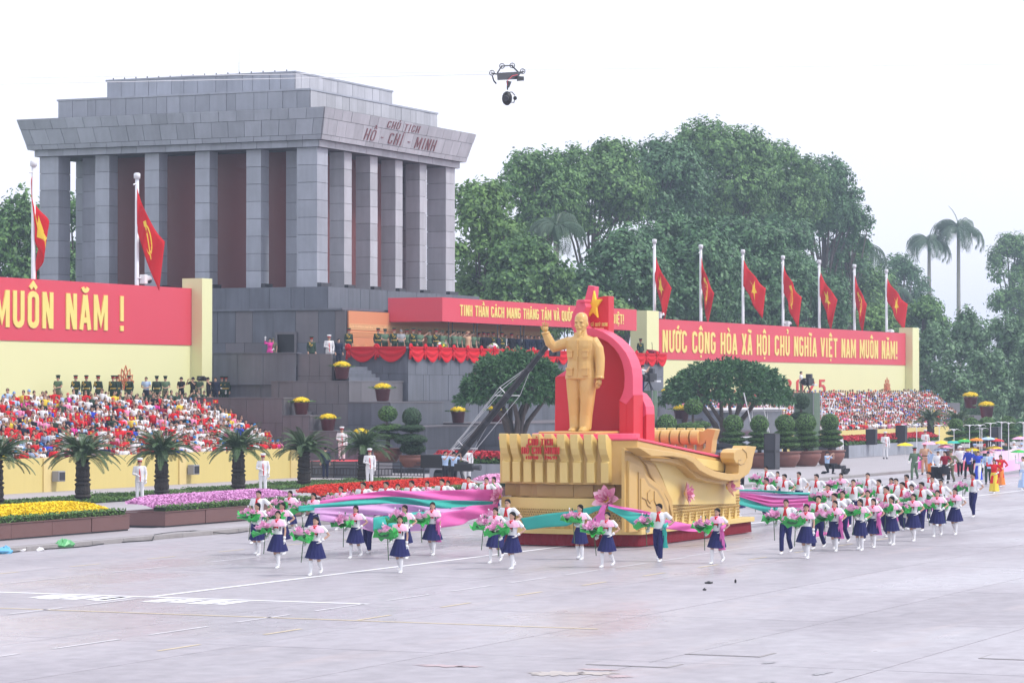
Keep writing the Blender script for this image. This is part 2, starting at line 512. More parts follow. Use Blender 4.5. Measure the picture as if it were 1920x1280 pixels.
def letters(text, name, parent, origin, xdir, width, height, m, depth=0.05, bold=.135, nrm=None, up=(0, 0, 1), slant=0.0, gap=.085):
    """Raised block lettering, one object per letter with its accents, fitted to a width and cap height from origin."""
    cells, x = [], 0.0
    for ch in unicodedata.normalize('NFC', text):
        d = unicodedata.normalize('NFD', ch)
        base, marks = d[0], list(d[1:])
        if base == 'Đ':
            base, marks = 'D', marks + ['bar']
        w = GW.get(base, .46)
        if base != ' ':
            cells.append((x, base, marks, w))
        x += w + gap
    total = x - gap
    xd, up = Vector(xdir).normalized(), Vector(up).normalized()
    nn = Vector(nrm).normalized() if nrm else xd.cross(up)
    o0, kx = Vector(origin), width / total
    out = []
    for x0, base, marks, w in cells:
        st_ = [(pl, c, bold) for pl, c in GLY[base]]
        for q in marks:
            if q == 'bar':
                st_.append(([(-.06, .5), (.24, .5)], 0, bold * .8))
            else:
                st_ += [([(a + (.08 if base == 'M' else -.11 if base == 'I' else 0), b + (.16 if q in '\u0301\u0300\u0309\u0303' and '\u0302' in marks else 0)) for a, b in pl], c, bold * .75) for pl, c in MARK[q]]
        mb = MB()
        for k, (pl, closed, t) in enumerate(st_):
            n = len(pl)
            le, ri = [], []
            for i in range(n):
                a = Vector(pl[(i - 1) % n] if closed or i else pl[0])
                b = Vector(pl[(i + 1) % n] if closed or i < n - 1 else pl[-1])
                c = Vector(pl[i])
                d1 = (c - a).normalized() if (c - a).length > 1e-6 else (b - c).normalized()
                d2 = (b - c).normalized() if (b - c).length > 1e-6 else d1
                d = (d1 + d2)
                d = d.normalized() if d.length > .2 else d1
                s_ = t / 2 / max(.45, d.dot(d1))
                nrm_ = Vector((-d.y, d.x)) * s_
                le.append(c + nrm_)
                ri.append(c - nrm_)
            def W3(p, z):
                return o0 + xd * ((x0 + p.x + slant * p.y) * kx) + up * (p.y * height) + nn * z
            dz = depth + .0025 * k
            vs = [W3(p, 0.0) for p in le] + [W3(p, 0.0) for p in ri] + [W3(p, dz) for p in le] + [W3(p, dz) for p in ri]
            fs = []
            for i in range(n if closed else n - 1):
                j = (i + 1) % n
                fs += [(2 * n + i, 3 * n + i, 3 * n + j, 2 * n + j), (i, 2 * n + i, 2 * n + j, j), (n + i, n + j, 3 * n + j, 3 * n + i)]
            if not closed:
                fs += [(0, n, 3 * n, 2 * n), (n - 1, 3 * n - 1, 4 * n - 1, 2 * n - 1)]
            mb.add(vs, fs)
        out.append(mb.build('letter', m, parent))
    return out
# ------------------------------------------------------------------ ground, road, kerb, pavement
def structure(o, kind='structure'):
    o['kind'] = kind
    return o

# road concrete: wet sheen and stains on real slabs
M['yel_pil'] = mat('pale_yellow_pilaster', (0.74, 0.58, 0.25), 0.6, 0.04)
def road_material():
    m = bpy.data.materials.new('road_concrete')
    m.use_nodes = True
    t = m.node_tree
    b = t.nodes['Principled BSDF']
    geo = t.nodes.new('ShaderNodeNewGeometry')
    oi = t.nodes.new('ShaderNodeObjectInfo')
    def noise_(scale, detail, sx=1, sy=1):
        mp = t.nodes.new('ShaderNodeMapping')
        mp.inputs['Scale'].default_value = (sx, sy, 1)
        n = t.nodes.new('ShaderNodeTexNoise')
        n.inputs['Scale'].default_value = scale
        n.inputs['Detail'].default_value = detail
        n.inputs['Roughness'].default_value = 0.62
        t.links.new(geo.outputs['Position'], mp.inputs['Vector'])
        t.links.new(mp.outputs['Vector'], n.inputs['Vector'])
        return n.outputs['Fac']
    def rng(v, a, b_, c, d):
        n = t.nodes.new('ShaderNodeMapRange')
        for k, x in zip(('From Min', 'From Max', 'To Min', 'To Max'), (a, b_, c, d)):
            n.inputs[k].default_value = x
        t.links.new(v, n.inputs['Value'])
        return n.outputs['Result']
    big = noise_(0.10, 5, 0.6, 1.3)
    fine = noise_(1.8, 6)
    wear = noise_(0.45, 4, 0.25, 1.6)
    mix = t.nodes.new('ShaderNodeMix')
    mix.data_type = 'RGBA'
    mix.inputs['A'].default_value = (0.325, 0.303, 0.334, 1)
    mix.inputs['B'].default_value = (0.420, 0.392, 0.424, 1)
    t.links.new(rng(big, 0.35, 0.65, 0, 1), mix.inputs['Factor'])
    mix2 = t.nodes.new('ShaderNodeMix')
    mix2.data_type = 'RGBA'
    mix2.inputs['B'].default_value = (0.43, 0.365, 0.37, 1)
    t.links.new(rng(wear, 0.58, 0.75, 0, 0.7), mix2.inputs['Factor'])
    t.links.new(mix.outputs['Result'], mix2.inputs['A'])
    # tyre marks and dark damp spots, drawn along the traffic
    sp = noise_(0.9, 3, 0.35, 2.2)
    mix3 = t.nodes.new('ShaderNodeMix')
    mix3.data_type = 'RGBA'
    mix3.inputs['B'].default_value = (0.25, 0.24, 0.26, 1)
    t.links.new(rng(sp, 0.69, 0.76, 0, 0.75), mix3.inputs['Factor'])
    t.links.new(mix2.outputs['Result'], mix3.inputs['A'])
    vm = t.nodes.new('ShaderNodeVectorMath')
    vm.operation = 'SCALE'
    t.links.new(mix3.outputs['Result'], vm.inputs[0])
    ml = t.nodes.new('ShaderNodeMath')
    ml.operation = 'MULTIPLY'
    t.links.new(rng(oi.outputs['Random'], 0, 1, 0.94, 1.05), ml.inputs[0])
    t.links.new(rng(fine, 0.25, 0.75, 0.80, 1.17), ml.inputs[1])
    t.links.new(ml.outputs[0], vm.inputs['Scale'])
    t.links.new(vm.outputs['Vector'], b.inputs['Base Color'])
    t.links.new(rng(big, 0.38, 0.6, 0.62, 0.26), b.inputs['Roughness'])
    b.inputs['Specular IOR Level'].default_value = 0.35
    bp = t.nodes.new('ShaderNodeBump')
    bp.inputs['Strength'].default_value = 0.15
    bp.inputs['Distance'].default_value = 0.01
    t.links.new(noise_(9, 4), bp.inputs['Height'])
    t.links.new(bp.outputs['Normal'], b.inputs['Normal'])
    return m
M['road'] = road_material()

g = MB().box(-300, -300, -1.0, 1400, 1100, -0.10).build('ground', M['grass'])
structure(g)
road = MB().box(-140, -200, -0.09, 900, 51.5, -0.025).build('road', M['joint'])
structure(road)
XL = [51.8 + 10.35 * k for k in range(-1, 29)]
YL = [24.5 + 4.28 * j for j in range(-5, 7)]
YL[-1] = 51.5
slab = unit(M['road'])
for j in range(len(YL) - 1):
    for i in range(len(XL) - 1):
        x0, x1, y0, y1 = XL[i], XL[i + 1], YL[j], YL[j + 1]
        if (x0 + x1) / 2 * math.tan(math.radians(14)) > y1 + 2:
            # beyond the view: one long pour to the end of the row
            MB().box(x0 + .014, y0 + .014, -.04, XL[-1], y1 - .014, 0.0).build('road_slab', M['road'], road)
            break
        block('road_slab', road, ((x0 + x1) / 2, (y0 + y1) / 2, -0.02 + R.uniform(-.0015, .0015)), (x1 - x0 - .028, y1 - y0 - .028, 0.04), M['road'])
far = MB().box(XL[-1] + .02, -200, -.04, 900, 51.5, 0.0).build('road_slab', M['road'], road)
near = MB().box(-140, -200, -.04, XL[0] - .02, 51.5, 0.0).build('road_slab', M['road'], road)
MB().box(XL[0], -200, -.04, XL[-1], YL[0] - .02, 0.0).build('road_slab', M['road'], road)

def strip(x0, y0, x1, y1, m='line', z=0.006):
    b = MB()
    b.face([(x0, y0, z), (x1, y0, z), (x1, y1, z), (x0, y1, z)])
    return structure(b.build('road_marking', M[m], road))
def dashes(y, x0, x1, on, off, w=.14, m='line'):
    x = x0
    while x < x1:
        strip(x, y - w / 2, min(x + on, x1), y + w / 2, m)
        x += on + off
strip(62.95, 37.42, 300, 37.60)
dashes(37.5, 44, 62.3, 2.2, 1.0, .13, 'line_w')
dashes(43.45, 50, 220, 3.0, 2.2, .11, 'line_w')
dashes(31.75, 46, 84, 2.4, 1.2, .11, 'line_w')
strip(84.5, 31.9, 200, 32.0, 'line_w')
dashes(29.65, 50, 100, 1.6, 2.6, .10, 'line_y')
dashes(45.9, 60, 130, 1.6, 2.6, .10, 'line_y')
strip(62.72, 31.6, 62.94, 46.0)
strip(58.2, 24.0, 58.34, 44.5, 'line_y')
# worn block lettering painted along the stop line, too worn to read
for k, (yc, wd) in enumerate([(39.45, .5), (38.85, .45), (38.2, .5), (37.95, .35), (36.6, .5), (36.0, .5), (35.3, .55), (34.75, .35), (39.9, .3)]):
    strip(61.2 + .12 * (k % 3), yc - wd / 2, 62.55, yc + wd / 2)
# manhole covers
for (px, py, wx, wy) in [(1370, 1225, .95, 1.5), (1190, 1245, .8, 1.6), (1915, 1233, .9, 1.4)]:
    p = survey(px, py, z=0)
    t = thing('manhole_cover', {1370: 'square manhole cover with a pale rim in the wet concrete', 1190: 'narrow manhole cover beside a red stain on the road', 1915: 'manhole cover cut by the frame at the road corner'}[px], 'manhole cover', (p.x, p.y, 0.004))
    MB().box(-wx / 2, -wy / 2, 0, wx / 2, wy / 2, .006).build('frame', M['kerb'], t)
    MB().box(-wx / 2 + .05, -wy / 2 + .05, 0, wx / 2 - .05, wy / 2 - .05, .010).build('lid', M['road'], t)
# stains with a shape of their own: faded red and yellow paint on the wet concrete
M['stain_r'] = mat('faded_red_paint', (0.45, 0.335, 0.35), 0.4, 0.3, 3)
M['stain_y'] = mat('faded_ochre_paint', (0.45, 0.40, 0.37), 0.4, 0.3, 3)
M['stain_d'] = mat('dark_damp_patch', (0.31, 0.295, 0.32), 0.3, 0.25, 3)
def blot(px, py, rx, ry, m, seed):
    p = survey(px, py, z=0)
    rr = random.Random(seed)
    n = 40
    pts = []
    for i in range(n):
        a = 2 * PI * i / n
        q = rr.uniform(.45, 1.1)
        pts.append((p.x + math.cos(a) * rx * q, p.y + math.sin(a) * ry * q, 0.008))
    b = MB()
    b.face(pts)
    structure(b.build('road_stain', M[m], road))
for a in [(830, 1248, .10, 1.3, 'stain_r', 1), (880, 1249, .07, .6, 'stain_r', 2), (1040, 1262, .22, 1.0, 'stain_y', 3), (1120, 1262, .14, .8, 'stain_y', 4), (1160, 1268, .1, .5, 'stain_r', 5), (1440, 1242, .12, .25, 'stain_d', 8), (1540, 1262, .18, .3, 'stain_d', 9), (1440, 1278, .10, .3, 'stain_d', 10), (1120, 1255, .08, .9, 'stain_r', 14)]:
    blot(a[0], a[1], a[2] * 2.6, a[3] * .5, a[4], a[5])

kerb = MB().box(40, 51.53, -.08, 420, 51.9, .02).build('kerb', M['joint'])
structure(kerb)
x = 60.0
while x < 300:
    L = 1.9 if x < 130 else 4.0
    block('kerb_stone', kerb, (x + L / 2, 51.70, .055 + R.uniform(-.004, .004)), (L - .02, .36, .17), M['kerb'])
    x += L
pave = MB().box(20, 51.92, -.09, 420, 130, .12).build('pavement', M['pave'])
structure(pave)
# paving seams seen on the forecourt: real flagstones near the kerb
fl = unit(M['pave'])
for i in range(22):
    for j in range(2):
        block('flagstone', pave, (76 + i * 3.0, 52.55 + j * 1.2, .128 + R.uniform(0, .003)), (2.97, 1.17, .03), M['pave'])

# ------------------------------------------------------------------ stone facing
def panels(parent, name, A, B, C, D, cols, rows, m, gap=.02, thick=.06, stagger=False, jit=0.0, lim=10**9, rng=R):
    """Facing panels, each an object of its own, on the quad A (low, viewer's left), B, C, D: cols and rows are counts or lists of fractions."""
    A, B, C, D = map(Vector, (A, B, C, D))
    n = (B - A).cross(D - A).normalized()
    rws = rows if hasattr(rows, '__len__') else [k / rows for k in range(rows + 1)]
    out = []
    for r in range(len(rws) - 1):
        nc = cols
        us = [k / nc for k in range(nc + 1)]
        if stagger and r % 2:
            us = [0] + [(k + .5) / nc for k in range(nc)] + [1]
        if jit:
            us = [us[0]] + [u + rng.uniform(-jit, jit) / nc for u in us[1:-1]] + [us[-1]]
        for c in range(len(us) - 1):
            w = ((B - A).length + (C - D).length) / 2
            h = ((D - A).length + (C - B).length) / 2
            du, dv = gap / 2 / w, gap / 2 / h
            u0, u1, v0, v1 = us[c] + du, us[c + 1] - du, rws[r] + dv, rws[r + 1] - dv
            q = lambda u, v: (A * (1 - u) + B * u) * (1 - v) + (D * (1 - u) + C * u) * v
            k = thick + rng.uniform(-.012, .012)
            p = [q(u0, v0), q(u1, v0), q(u1, v1), q(u0, v1)]
            f = [x + n * k for x in p]
            bk = [x - n * .02 for x in p]
            mb = MB()
            mb.add(bk + f, [(4, 5, 6, 7), (0, 1, 5, 4), (1, 2, 6, 5), (2, 3, 7, 6), (3, 0, 4, 7)])
            out.append(mb.build(name, m if not hasattr(m, '__len__') else rng.choice(m), parent, normals=False))
    return out

def west(X, y_left, y_right, z0, z1):
    """Corners of a face that looks down the road (normal -X), from the viewer's left to right."""
    return (X, y_left, z0), (X, y_right, z0), (X, y_right, z1), (X, y_left, z1)
def south(Y, x0, x1, z0, z1):
    return (x0, Y, z0), (x1, Y, z0), (x1, Y, z1), (x0, Y, z1)

# ------------------------------------------------------------------ monument hall (columns, cornice, roof tiers)
hall = thing('monument_hall', 'grey granite hall with square columns, flared cornice and stepped roof', 'building', (185.6, 102.5, 11.6))
hx0, hx1, hy0, hy1 = 175.0, 196.2, 91.84, 113.15
ZC0, ZC1 = 11.6, 20.75
def rel(parent):
    """Parent without moving: the thing's Empty is not at the origin."""
    return Matrix.Translation(-parent.location)
def keep(o, parent):
    if isinstance(o, list):
        return [keep(q, parent) for q in o]
    o.parent = parent
    o.matrix_parent_inverse = rel(parent)
    return o
cell_core = keep(MB().box(177.9, 94.7, ZC0, 193.3, 110.3, 21.2).build('chamber_wall', M['maroon']), hall)
for (cx, cy) in [(177.8, 94.6), (193.4, 94.6), (177.8, 110.4), (193.4, 110.4)]:
    pc = keep(MB().box(cx - .62, cy - .62, ZC0, cx + .62, cy + .62, 21.1).build('corner_pilaster', M['joint']), hall)
    for k in range(8):
        z = ZC0 + k * (ZC1 - ZC0) / 8
        block('pilaster_block', pc, (cx, cy, z + .572), (1.36, 1.36, 1.12), M['stone'])
def column(cx, cy, s):
    c = keep(MB().box(cx - s / 2 + .07, cy - s / 2 + .07, ZC0, cx + s / 2 - .07, cy + s / 2 - .07, 20.8).build('column', M['joint']), hall)
    n = 8
    h = (ZC1 - ZC0) / n
    for k in range(n):
        o = block('column_block', c, (cx, cy, ZC0 + (k + .5) * h), (s + R.uniform(-.012, .012), s + R.uniform(-.012, .012), h - .028), M['stone_lit'] if cy < 93.5 and cx > 176 else M['stone'])  # front row takes the sunlit tone as colour
        o.matrix_parent_inverse = Matrix()
    if cx < 177 or cy < 93.5:
        base = MB()
        base.box(cx - s / 2 + .02, cy - s / 2 - .30, ZC0, cx + s / 2 - .02, cy - s / 2 + .02, ZC0 + .30)
        b = base.build('floodlight', M['metal_dark'], c)
ys = [hy0 + .75] + [hy0 + 1.5 + 2.78 * (k + 1) + 1.1 * k + .55 for k in range(4)] + [hy1 - .75]
xs = [hx0 + .75] + [hx0 + 1.5 + 2.76 * (k + 1) + 1.1 * k + .55 for k in range(4)] + [hx1 - .75]
for i in range(6):
    for j in range(6):
        if i in (0, 5) or j in (0, 5):
            cor = i in (0, 5) and j in (0, 5)
            column(xs[i], ys[j], 1.5 if cor else 1.1)
def ring_box(name, e, z0, z1, m):
    return keep(MB().box(hx0 - e, hy0 - e, z0, hx1 + e, hy1 + e, z1).build(name, m), hall)
beam = ring_box('beam', .24, ZC1, 21.2, M['joint'])
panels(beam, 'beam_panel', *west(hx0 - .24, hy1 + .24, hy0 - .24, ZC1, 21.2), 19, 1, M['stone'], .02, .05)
panels(beam, 'beam_panel', *south(hy0 - .24, hx0 - .24, hx1 + .24, ZC1, 21.2), 19, 1, M['stone_lit'], .02, .05)  # road face painted in the lit tone
eb, et, zb, zt = .56, 1.12, 21.2, 23.25
cor = MB()
cor.hexa([(hx0 - eb, hy0 - eb, zb), (hx1 + eb, hy0 - eb, zb), (hx1 + eb, hy1 + eb, zb), (hx0 - eb, hy1 + eb, zb), (hx0 - et, hy0 - et, zt), (hx1 + et, hy0 - et, zt), (hx1 + et, hy1 + et, zt), (hx0 - et, hy1 + et, zt)])
cornice = keep(cor.build('cornice', M['joint']), hall)
rows = [0, .16, .66, 1]
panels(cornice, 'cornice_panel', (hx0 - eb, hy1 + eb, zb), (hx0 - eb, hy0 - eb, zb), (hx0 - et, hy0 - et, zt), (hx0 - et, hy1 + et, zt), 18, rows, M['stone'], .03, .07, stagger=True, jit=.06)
panels(cornice, 'cornice_panel', (hx0 - eb, hy0 - eb, zb), (hx1 + eb, hy0 - eb, zb), (hx1 + et, hy0 - et, zt), (hx0 - et, hy0 - et, zt), 18, rows, M['stone_lit'], .03, .07, stagger=True, jit=.06)
def tier(x0, x1, y0, y1, z0, z1, nw, ns):
    c = keep(MB().box(x0, y0, z0, x1, y1, z1 - .03).build('roof_tier', M['joint']), hall)
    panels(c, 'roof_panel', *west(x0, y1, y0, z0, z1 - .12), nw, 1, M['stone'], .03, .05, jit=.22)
    panels(c, 'roof_panel', *south(y0, x0, x1, z0, z1 - .12), ns, 1, M['stone_lit'], .03, .05, jit=.2)  # front panels carry the light in their colour
    MB().box(x0 - .09, y0 - .09, z1 - .12, x1 + .09, y1 + .09, z1).build('coping', M['stone'], c)
    return c
tier(176.0, 195.4, 92.9, 112.3, 23.2, 24.72, 18, 17)
top = tier(178.5, 193.1, 95.35, 109.96, 24.72, 26.2, 14, 14)
aerial = thing('aerial', 'thin white aerial mast on the flat top roof', 'antenna', (181, 101.0, 26.2))
MB().tube([(0, 0, 0), (0, 0, 1.1)], .045, 6).build('mast', M['white'], aerial)
MB().tube([(0, 0, 1.1), (0, 0, 2.0)], .02, 6).build('whip', M['white'], aerial)
mb = MB()
for k in range(16):
    mb.box(178.55, 96 + k * .9, 26.2, 178.62, 96.05 + k * .9, 26.32)
keep(structure(mb.build('roof_spike', M['metal_dark'], None), 'stuff'), hall)
# inscription on the flared front
nS = Vector((0, -(zt - zb), (et - eb) * -1)).normalized()
upS = Vector((0, -(et - eb), zt - zb)).normalized()
def on_cornice(px, py):
    """The survey line cut by the sloping front of the cornice."""
    p0 = Vector((hx0, hy0 - eb - .075, zb))
    d = survey(px, py, Y=100) - Vector((0, 0, EYE))
    t = (p0 - Vector((0, 0, EYE))).dot(nS) / d.dot(nS)
    return Vector((0, 0, EYE)) + d * t
for txt, a, b, hgt in (('CHỦ TỊCH', (724, 239.5), (784, 251), .50), ('HỒ - CHÍ - MINH', (680.5, 262), (813.5, 284), .80)):
    p, q = on_cornice(*a), on_cornice(*b)
    keep(letters(txt, 'inscription', None, p, (1, 0, 0), q.x - p.x, hgt, M['letter_maroon'], .04, .085, nS, upS, 0.10, .13), hall)

# ------------------------------------------------------------------ podium with tribune, terraces and stairs
pod = thing('podium', 'dark granite podium with tribune, terraces and stairs under the columned hall', 'building', (185.6, 90, .12))
def P(o):
    return keep(o, pod)
def mass(name, x0, x1, y0, y1, z0, z1, m=None):
    return P(MB().box(x0, y0, z0, x1, y1, z1).build(name, m or M['joint']))
sd_ = [M['stone_dark']] * 4 + [M['stone_brown']]
ledge = mass('column_ledge', 173.9, 197.4, 90.5, 115, 9.9, 11.58)
panels(ledge, 'wall_slab', *west(173.9, 115, 90.5, 9.9, 11.6), 17, 1, M['stone_dark'], .02, .05, jit=.2)
panels(ledge, 'wall_slab', *south(90.5, 173.9, 197.4, 9.9, 11.6), 16, 1, M['stone_dark'], .02, .05, jit=.2)
tier2 = mass('upper_tier', 165.9, 195.7, 85.05, 122, .1, 9.83)
panels(tier2, 'wall_slab', *west(165.9, 103.5, 85.05, 6.4, 9.83), 13, [0, .42, 1], sd_, .02, .05, True, .2)
MB().box(165.7, 85.2, 9.83, 174, 104, 9.95).build('coping', M['stone_dark'], tier2).matrix_parent_inverse = Matrix()
# door with two people in it
mb = MB().box(165.80, 88.55, 6.4, 165.86, 89.75, 8.35)
door = P(mb.build('doorway', M['black']))
for (y0, y1, z0, z1) in ((88.40, 88.55, 6.4, 8.5), (89.75, 89.90, 6.4, 8.5), (88.55, 89.75, 8.35, 8.5)):
    MB().box(165.70, y0, z0, 165.84, y1, z1).build('door_frame', M['stone_brown'], door)
# orange cloth behind the tribune
oc = P(MB().box(166.0, 84.90, 6.9, 195.6, 84.99, 9.78).build('orange_backdrop', M['orange']))
for k, (z0, z1) in enumerate(((8.45, 8.50), (8.62, 8.70), (8.95, 9.0), (8.2, 8.23), (8.32, 8.36))):
    MB().box(166.0, 84.87, z0, 195.6, 84.895, z1).build('printed_band', M['orange_pale'], oc)
MB().box(166.0, 84.872, 8.72, 195.6, 84.894, 8.93).build('printed_band', mat('band_pattern', (0.78, 0.42, 0.20), .8, .55, 7), oc)
for k in range(22):
    x = 166.8 + k * 1.3
    mb = MB()
    for q in range(5):
        a = (q - 2) * .38
        mb.tube([(x, 84.885, 7.2), (x + math.sin(a) * .35, 84.885, 7.2 + .3 * math.cos(a)), (x + math.sin(a * 1.3) * .6, 84.885, 7.2 + (.62 - .05 * (q % 2)) * math.cos(a))], [.012, .035, .012], 4)
    mb.build('printed_plant', M['orange_pale'], oc)
# tribune
trib = mass('tribune', 164.25, 207, 80.05, 85.05, 2.0, 6.85)
mass('tribune_base', 164.3, 206.9, 80.1, 120, .1, 6.8)
for nm, a in (('parapet', (164.25, 207, 80.05, 80.4)), ('parapet', (164.25, 164.6, 80.4, 84.9)), ('parapet', (206.6, 207, 80.4, 84.9))):
    MB().box(a[0], a[2], 6.85, a[1], a[3], 7.42).build(nm, M['stone_dark'], trib)
    MB().box(a[0] - .12, a[2] - .12, 7.42, a[1] + .05, a[3] + .05, 7.52).build('coping', M['stone'], trib)
panels(trib, 'tribune_slab', *south(80.05, 164.25, 207, 2.9, 7.42), 34, [0, .30, .65, 1], M['stone_dark'], .022, .05, True, .22)
panels(trib, 'tribune_slab', *west(164.25, 84.9, 80.05, 2.0, 7.42), 4, [0, .2, .42, .72, 1], M['stone_dark'], .022, .05, True, .15)
low = mass('low_terrace', 165.0, 206, 73.9, 80.05, .1, 2.84)
panels(low, 'terrace_slab', *west(165.0, 80.05, 73.9, .3, 2.84), 5, 2, M['stone_dark'], .02, .05, True, .1)
panels(low, 'terrace_slab', *south(73.9, 165.0, 206, .3, 2.84), 24, 2, M['stone_dark'], .02, .05, True, .1)
MB().box(164.9, 73.8, 2.84, 206.1, 80.05, 2.92).build('coping', M['stone_brown'], low)
# left terrace
ter = mass('terrace', 158.2, 165.9, 84.6, 122, .1, 6.4)
MB().box(158.0, 84.3, 6.4, 158.45, 112, 7.05).build('parapet', M['joint'], ter)
panels(ter, 'terrace_slab', *west(158.0, 106, 84.3, 5.2, 7.05), 11, 1, sd_, .02, .05, False, .2)
panels(ter, 'terrace_slab', *west(158.15, 106, 84.3, 1.6, 5.2), 12, 2, sd_, .02, .05, True, .2)
MB().box(157.9, 84.2, 7.05, 158.5, 106, 7.13).build('coping', M['stone_dark'], ter)
bk = mass('stair_head', 158.2, 162.0, 81.9, 84.5, .1, 6.3)
panels(bk, 'terrace_slab', *west(158.2, 84.3, 82.0, 4.4, 7.05), 3, 2, M['stone_brown'], .02, .05, False, .1)
MB().box(158.25, 82.9, 6.3, 158.6, 84.4, 7.02).build('parapet', M['stone_brown'], bk)
# flight of steps between the cheek walls
for k in range(16):
    y = 77.6 + k * .36
    P(MB().box(153.6, y, .15, 157.0, y + .362, .5 + (k + 1) * .21).build('step', M['stone_brown'] if k % 3 else M['stone_dark']))
for k in range(4):
    P(MB().box(158.2, 80.9 + k * .27, 5.3, 162.2, 81.9, 5.45 + (k + 1) * .21).build('step', M['stone_dark']))
def cheek(x0, x1, steps):
    for (ya, yb, z, m) in steps:
        c = mass('cheek_wall', x0, x1, ya, yb, .1, z - .06)
        nw = max(2, int((yb - ya) / 1.0))
        nr = max(1, int(round((z - .3) / 1.45)))
        panels(c, 'cheek_slab', *west(x0, yb, ya, .3, z - .06), nw, nr, m, .02, .05, True, .15)
        panels(c, 'cheek_slab', *south(ya, x0, x1, .3, z - .06), 2, nr, m, .02, .05, True, .1)
        MB().box(x0 - .08, ya - .08, z - .06, x1 + .06, yb, z + .02).build('coping', M['stone_brown'], c)
cheek(157.0, 164.15, [(80.34, 85.4, 5.43, M['stone_brown']), (77.65, 80.34, 4.20, M['stone_dark']), (75.4, 77.65, 2.80, M['stone_dark'])])
cheek(152.0, 153.6, [(81.96, 88.5, 4.46, M['stone_brown']), (80.25, 81.96, 3.46, M['stone_brown']), (78.5, 80.25, 2.59, M['stone_brown']), (76.3, 78.5, 1.75, M['stone_dark'])])
for k, (x, y, z, w) in enumerate(((207.2, 83.0, 5.4, 2.6), (207.2, 80.2, 4.1, 2.6), (207.2, 77.5, 2.9, 2.6))):
    c = mass('cheek_wall', x, x + w, y, y + 2.8, .1, z)
    panels(c, 'cheek_slab', *south(y, x, x + w, .3, z), 2, 2, M['stone_dark'], .02, .05)
landing = mass('landing', 147.4, 152.0, 75.0, 79.2, .1, .98, M['stone_brown'])
mass('landing_step', 147.0, 147.4, 74.6, 79.2, .1, .70, M['stone_dark'])
cp = thing('red_carpet', 'red carpet runner laid on the stone landing behind the low fence', 'carpet', (149.6, 76.9, .985))
MB().box(-2.1, -1.2, 0, 2.3, 1.2, .015).build('carpet_sheet', M['carpet'], cp)
MB().box(-2.13, -1.2, -.2, -2.11, 1.2, .015).build('carpet_edge', M['carpet'], cp)

# red canopy over the tribune
can = thing('canopy', 'long red canopy with yellow lettering above the officers on the tribune', 'canopy', (188, 83, 9.2))
def C_(o):
    return keep(o, can)
C_(MB().box(171.7, 81.3, 9.32, 204.6, 85.0, 9.40).build('ceiling_board', mat('canopy_ceiling', (0.50, 0.40, 0.42), .8)))
C_(MB().box(171.7, 81.2, 9.2, 204.6, 81.28, 10.72).build('front_fascia', M['red']))
C_(MB().box(171.62, 81.2, 9.2, 171.70, 85.0, 10.72).build('end_fascia', M['red']))
C_(MB().box(204.6, 81.2, 9.2, 204.68, 85.0, 10.72).build('end_fascia', M['red']))
C_(MB().box(171.7, 81.28, 10.6, 204.6, 85.0, 10.66).build('roof_board', M['red']))
for k in range(9):
    for q in (0, .55):
        x = 173.2 + k * 3.75 + q
        C_(MB().tube([(x, 81.5, 6.85), (x, 81.5, 9.32)], .035, 6).build('post', M['metal_dark']))
C_(letters('TINH THẦN CÁCH MẠNG THÁNG TÁM VÀ QUỐC KHÁNH 2-9 BẤT DIỆT!', 'lettering', None, (174.2, 81.2, 9.62), (1, 0, 0), 27.9, .70, M['letter_y'], .04, .14))

# red bunting on the tribune parapet
def swag_mesh(w, drop):
    nu, nv = 14, 9
    rs = []
    for j in range(nv):
        v = j / (nv - 1)
        row = []
        for i in range(nu + 1):
            u = i / nu
            sag = 4 * u * (1 - u)
            z = -v * (.30 + (drop - .30) * sag)
            y = -.06 - .07 * math.sin(v * 15 + .6 * sag) * (.4 + .6 * sag) - .05 * sag * v
            row.append(((u - .5) * w, y, z))
        rs.append(row)
    mb = MB()
    mb.rings(rs, cap=False, close=False)
    return mb.mesh('swag', True)
def rosette_mesh():
    mb = MB()
    for k in range(9):
        a = 2 * PI * k / 9
        mb.ell((.13 * math.cos(a), -.12, .13 * math.sin(a)), (.10, .07, .10), 6, 4)
    mb.ell((0, -.17, 0), .09, 6, 4)
    mb.tube([(-.04, -.1, -.1), (-.10, -.1, -.75)], [.05, .09], 5)
    mb.tube([(.04, -.1, -.1), (.09, -.1, -.62)], [.05, .09], 5)
    return mb.mesh('rosette', True)
bun = thing('bunting', 'red cloth swags and rosettes hung along the tribune parapet', 'bunting', (164.2, 80.0, 7.5))
sw, rz_ = swag_mesh(2.05, .95), rosette_mesh()
for me in (sw, rz_):
    me.materials.append(M['drape'])
def bunt(x, y, ang, s=1.0):
    keep(obj('swag', sw, None, None, (x, y, 7.54), (0, 0, ang), (s, 1, 1)), bun)
def ros(x, y, ang):
    keep(obj('rosette', rz_, None, None, (x, y, 7.5), (0, 0, ang)), bun)
for k in range(21):
    bunt(164.25 + 2.05 * (k + .5), 79.93, 0)
    ros(164.25 + 2.05 * k, 79.93, 0)
for k in range(2):
    bunt(164.13, 80.05 + 1.95 * (k + .5), -PI / 2, .95)
    ros(164.13, 80.05 + 1.95 * (k + 1), -PI / 2)

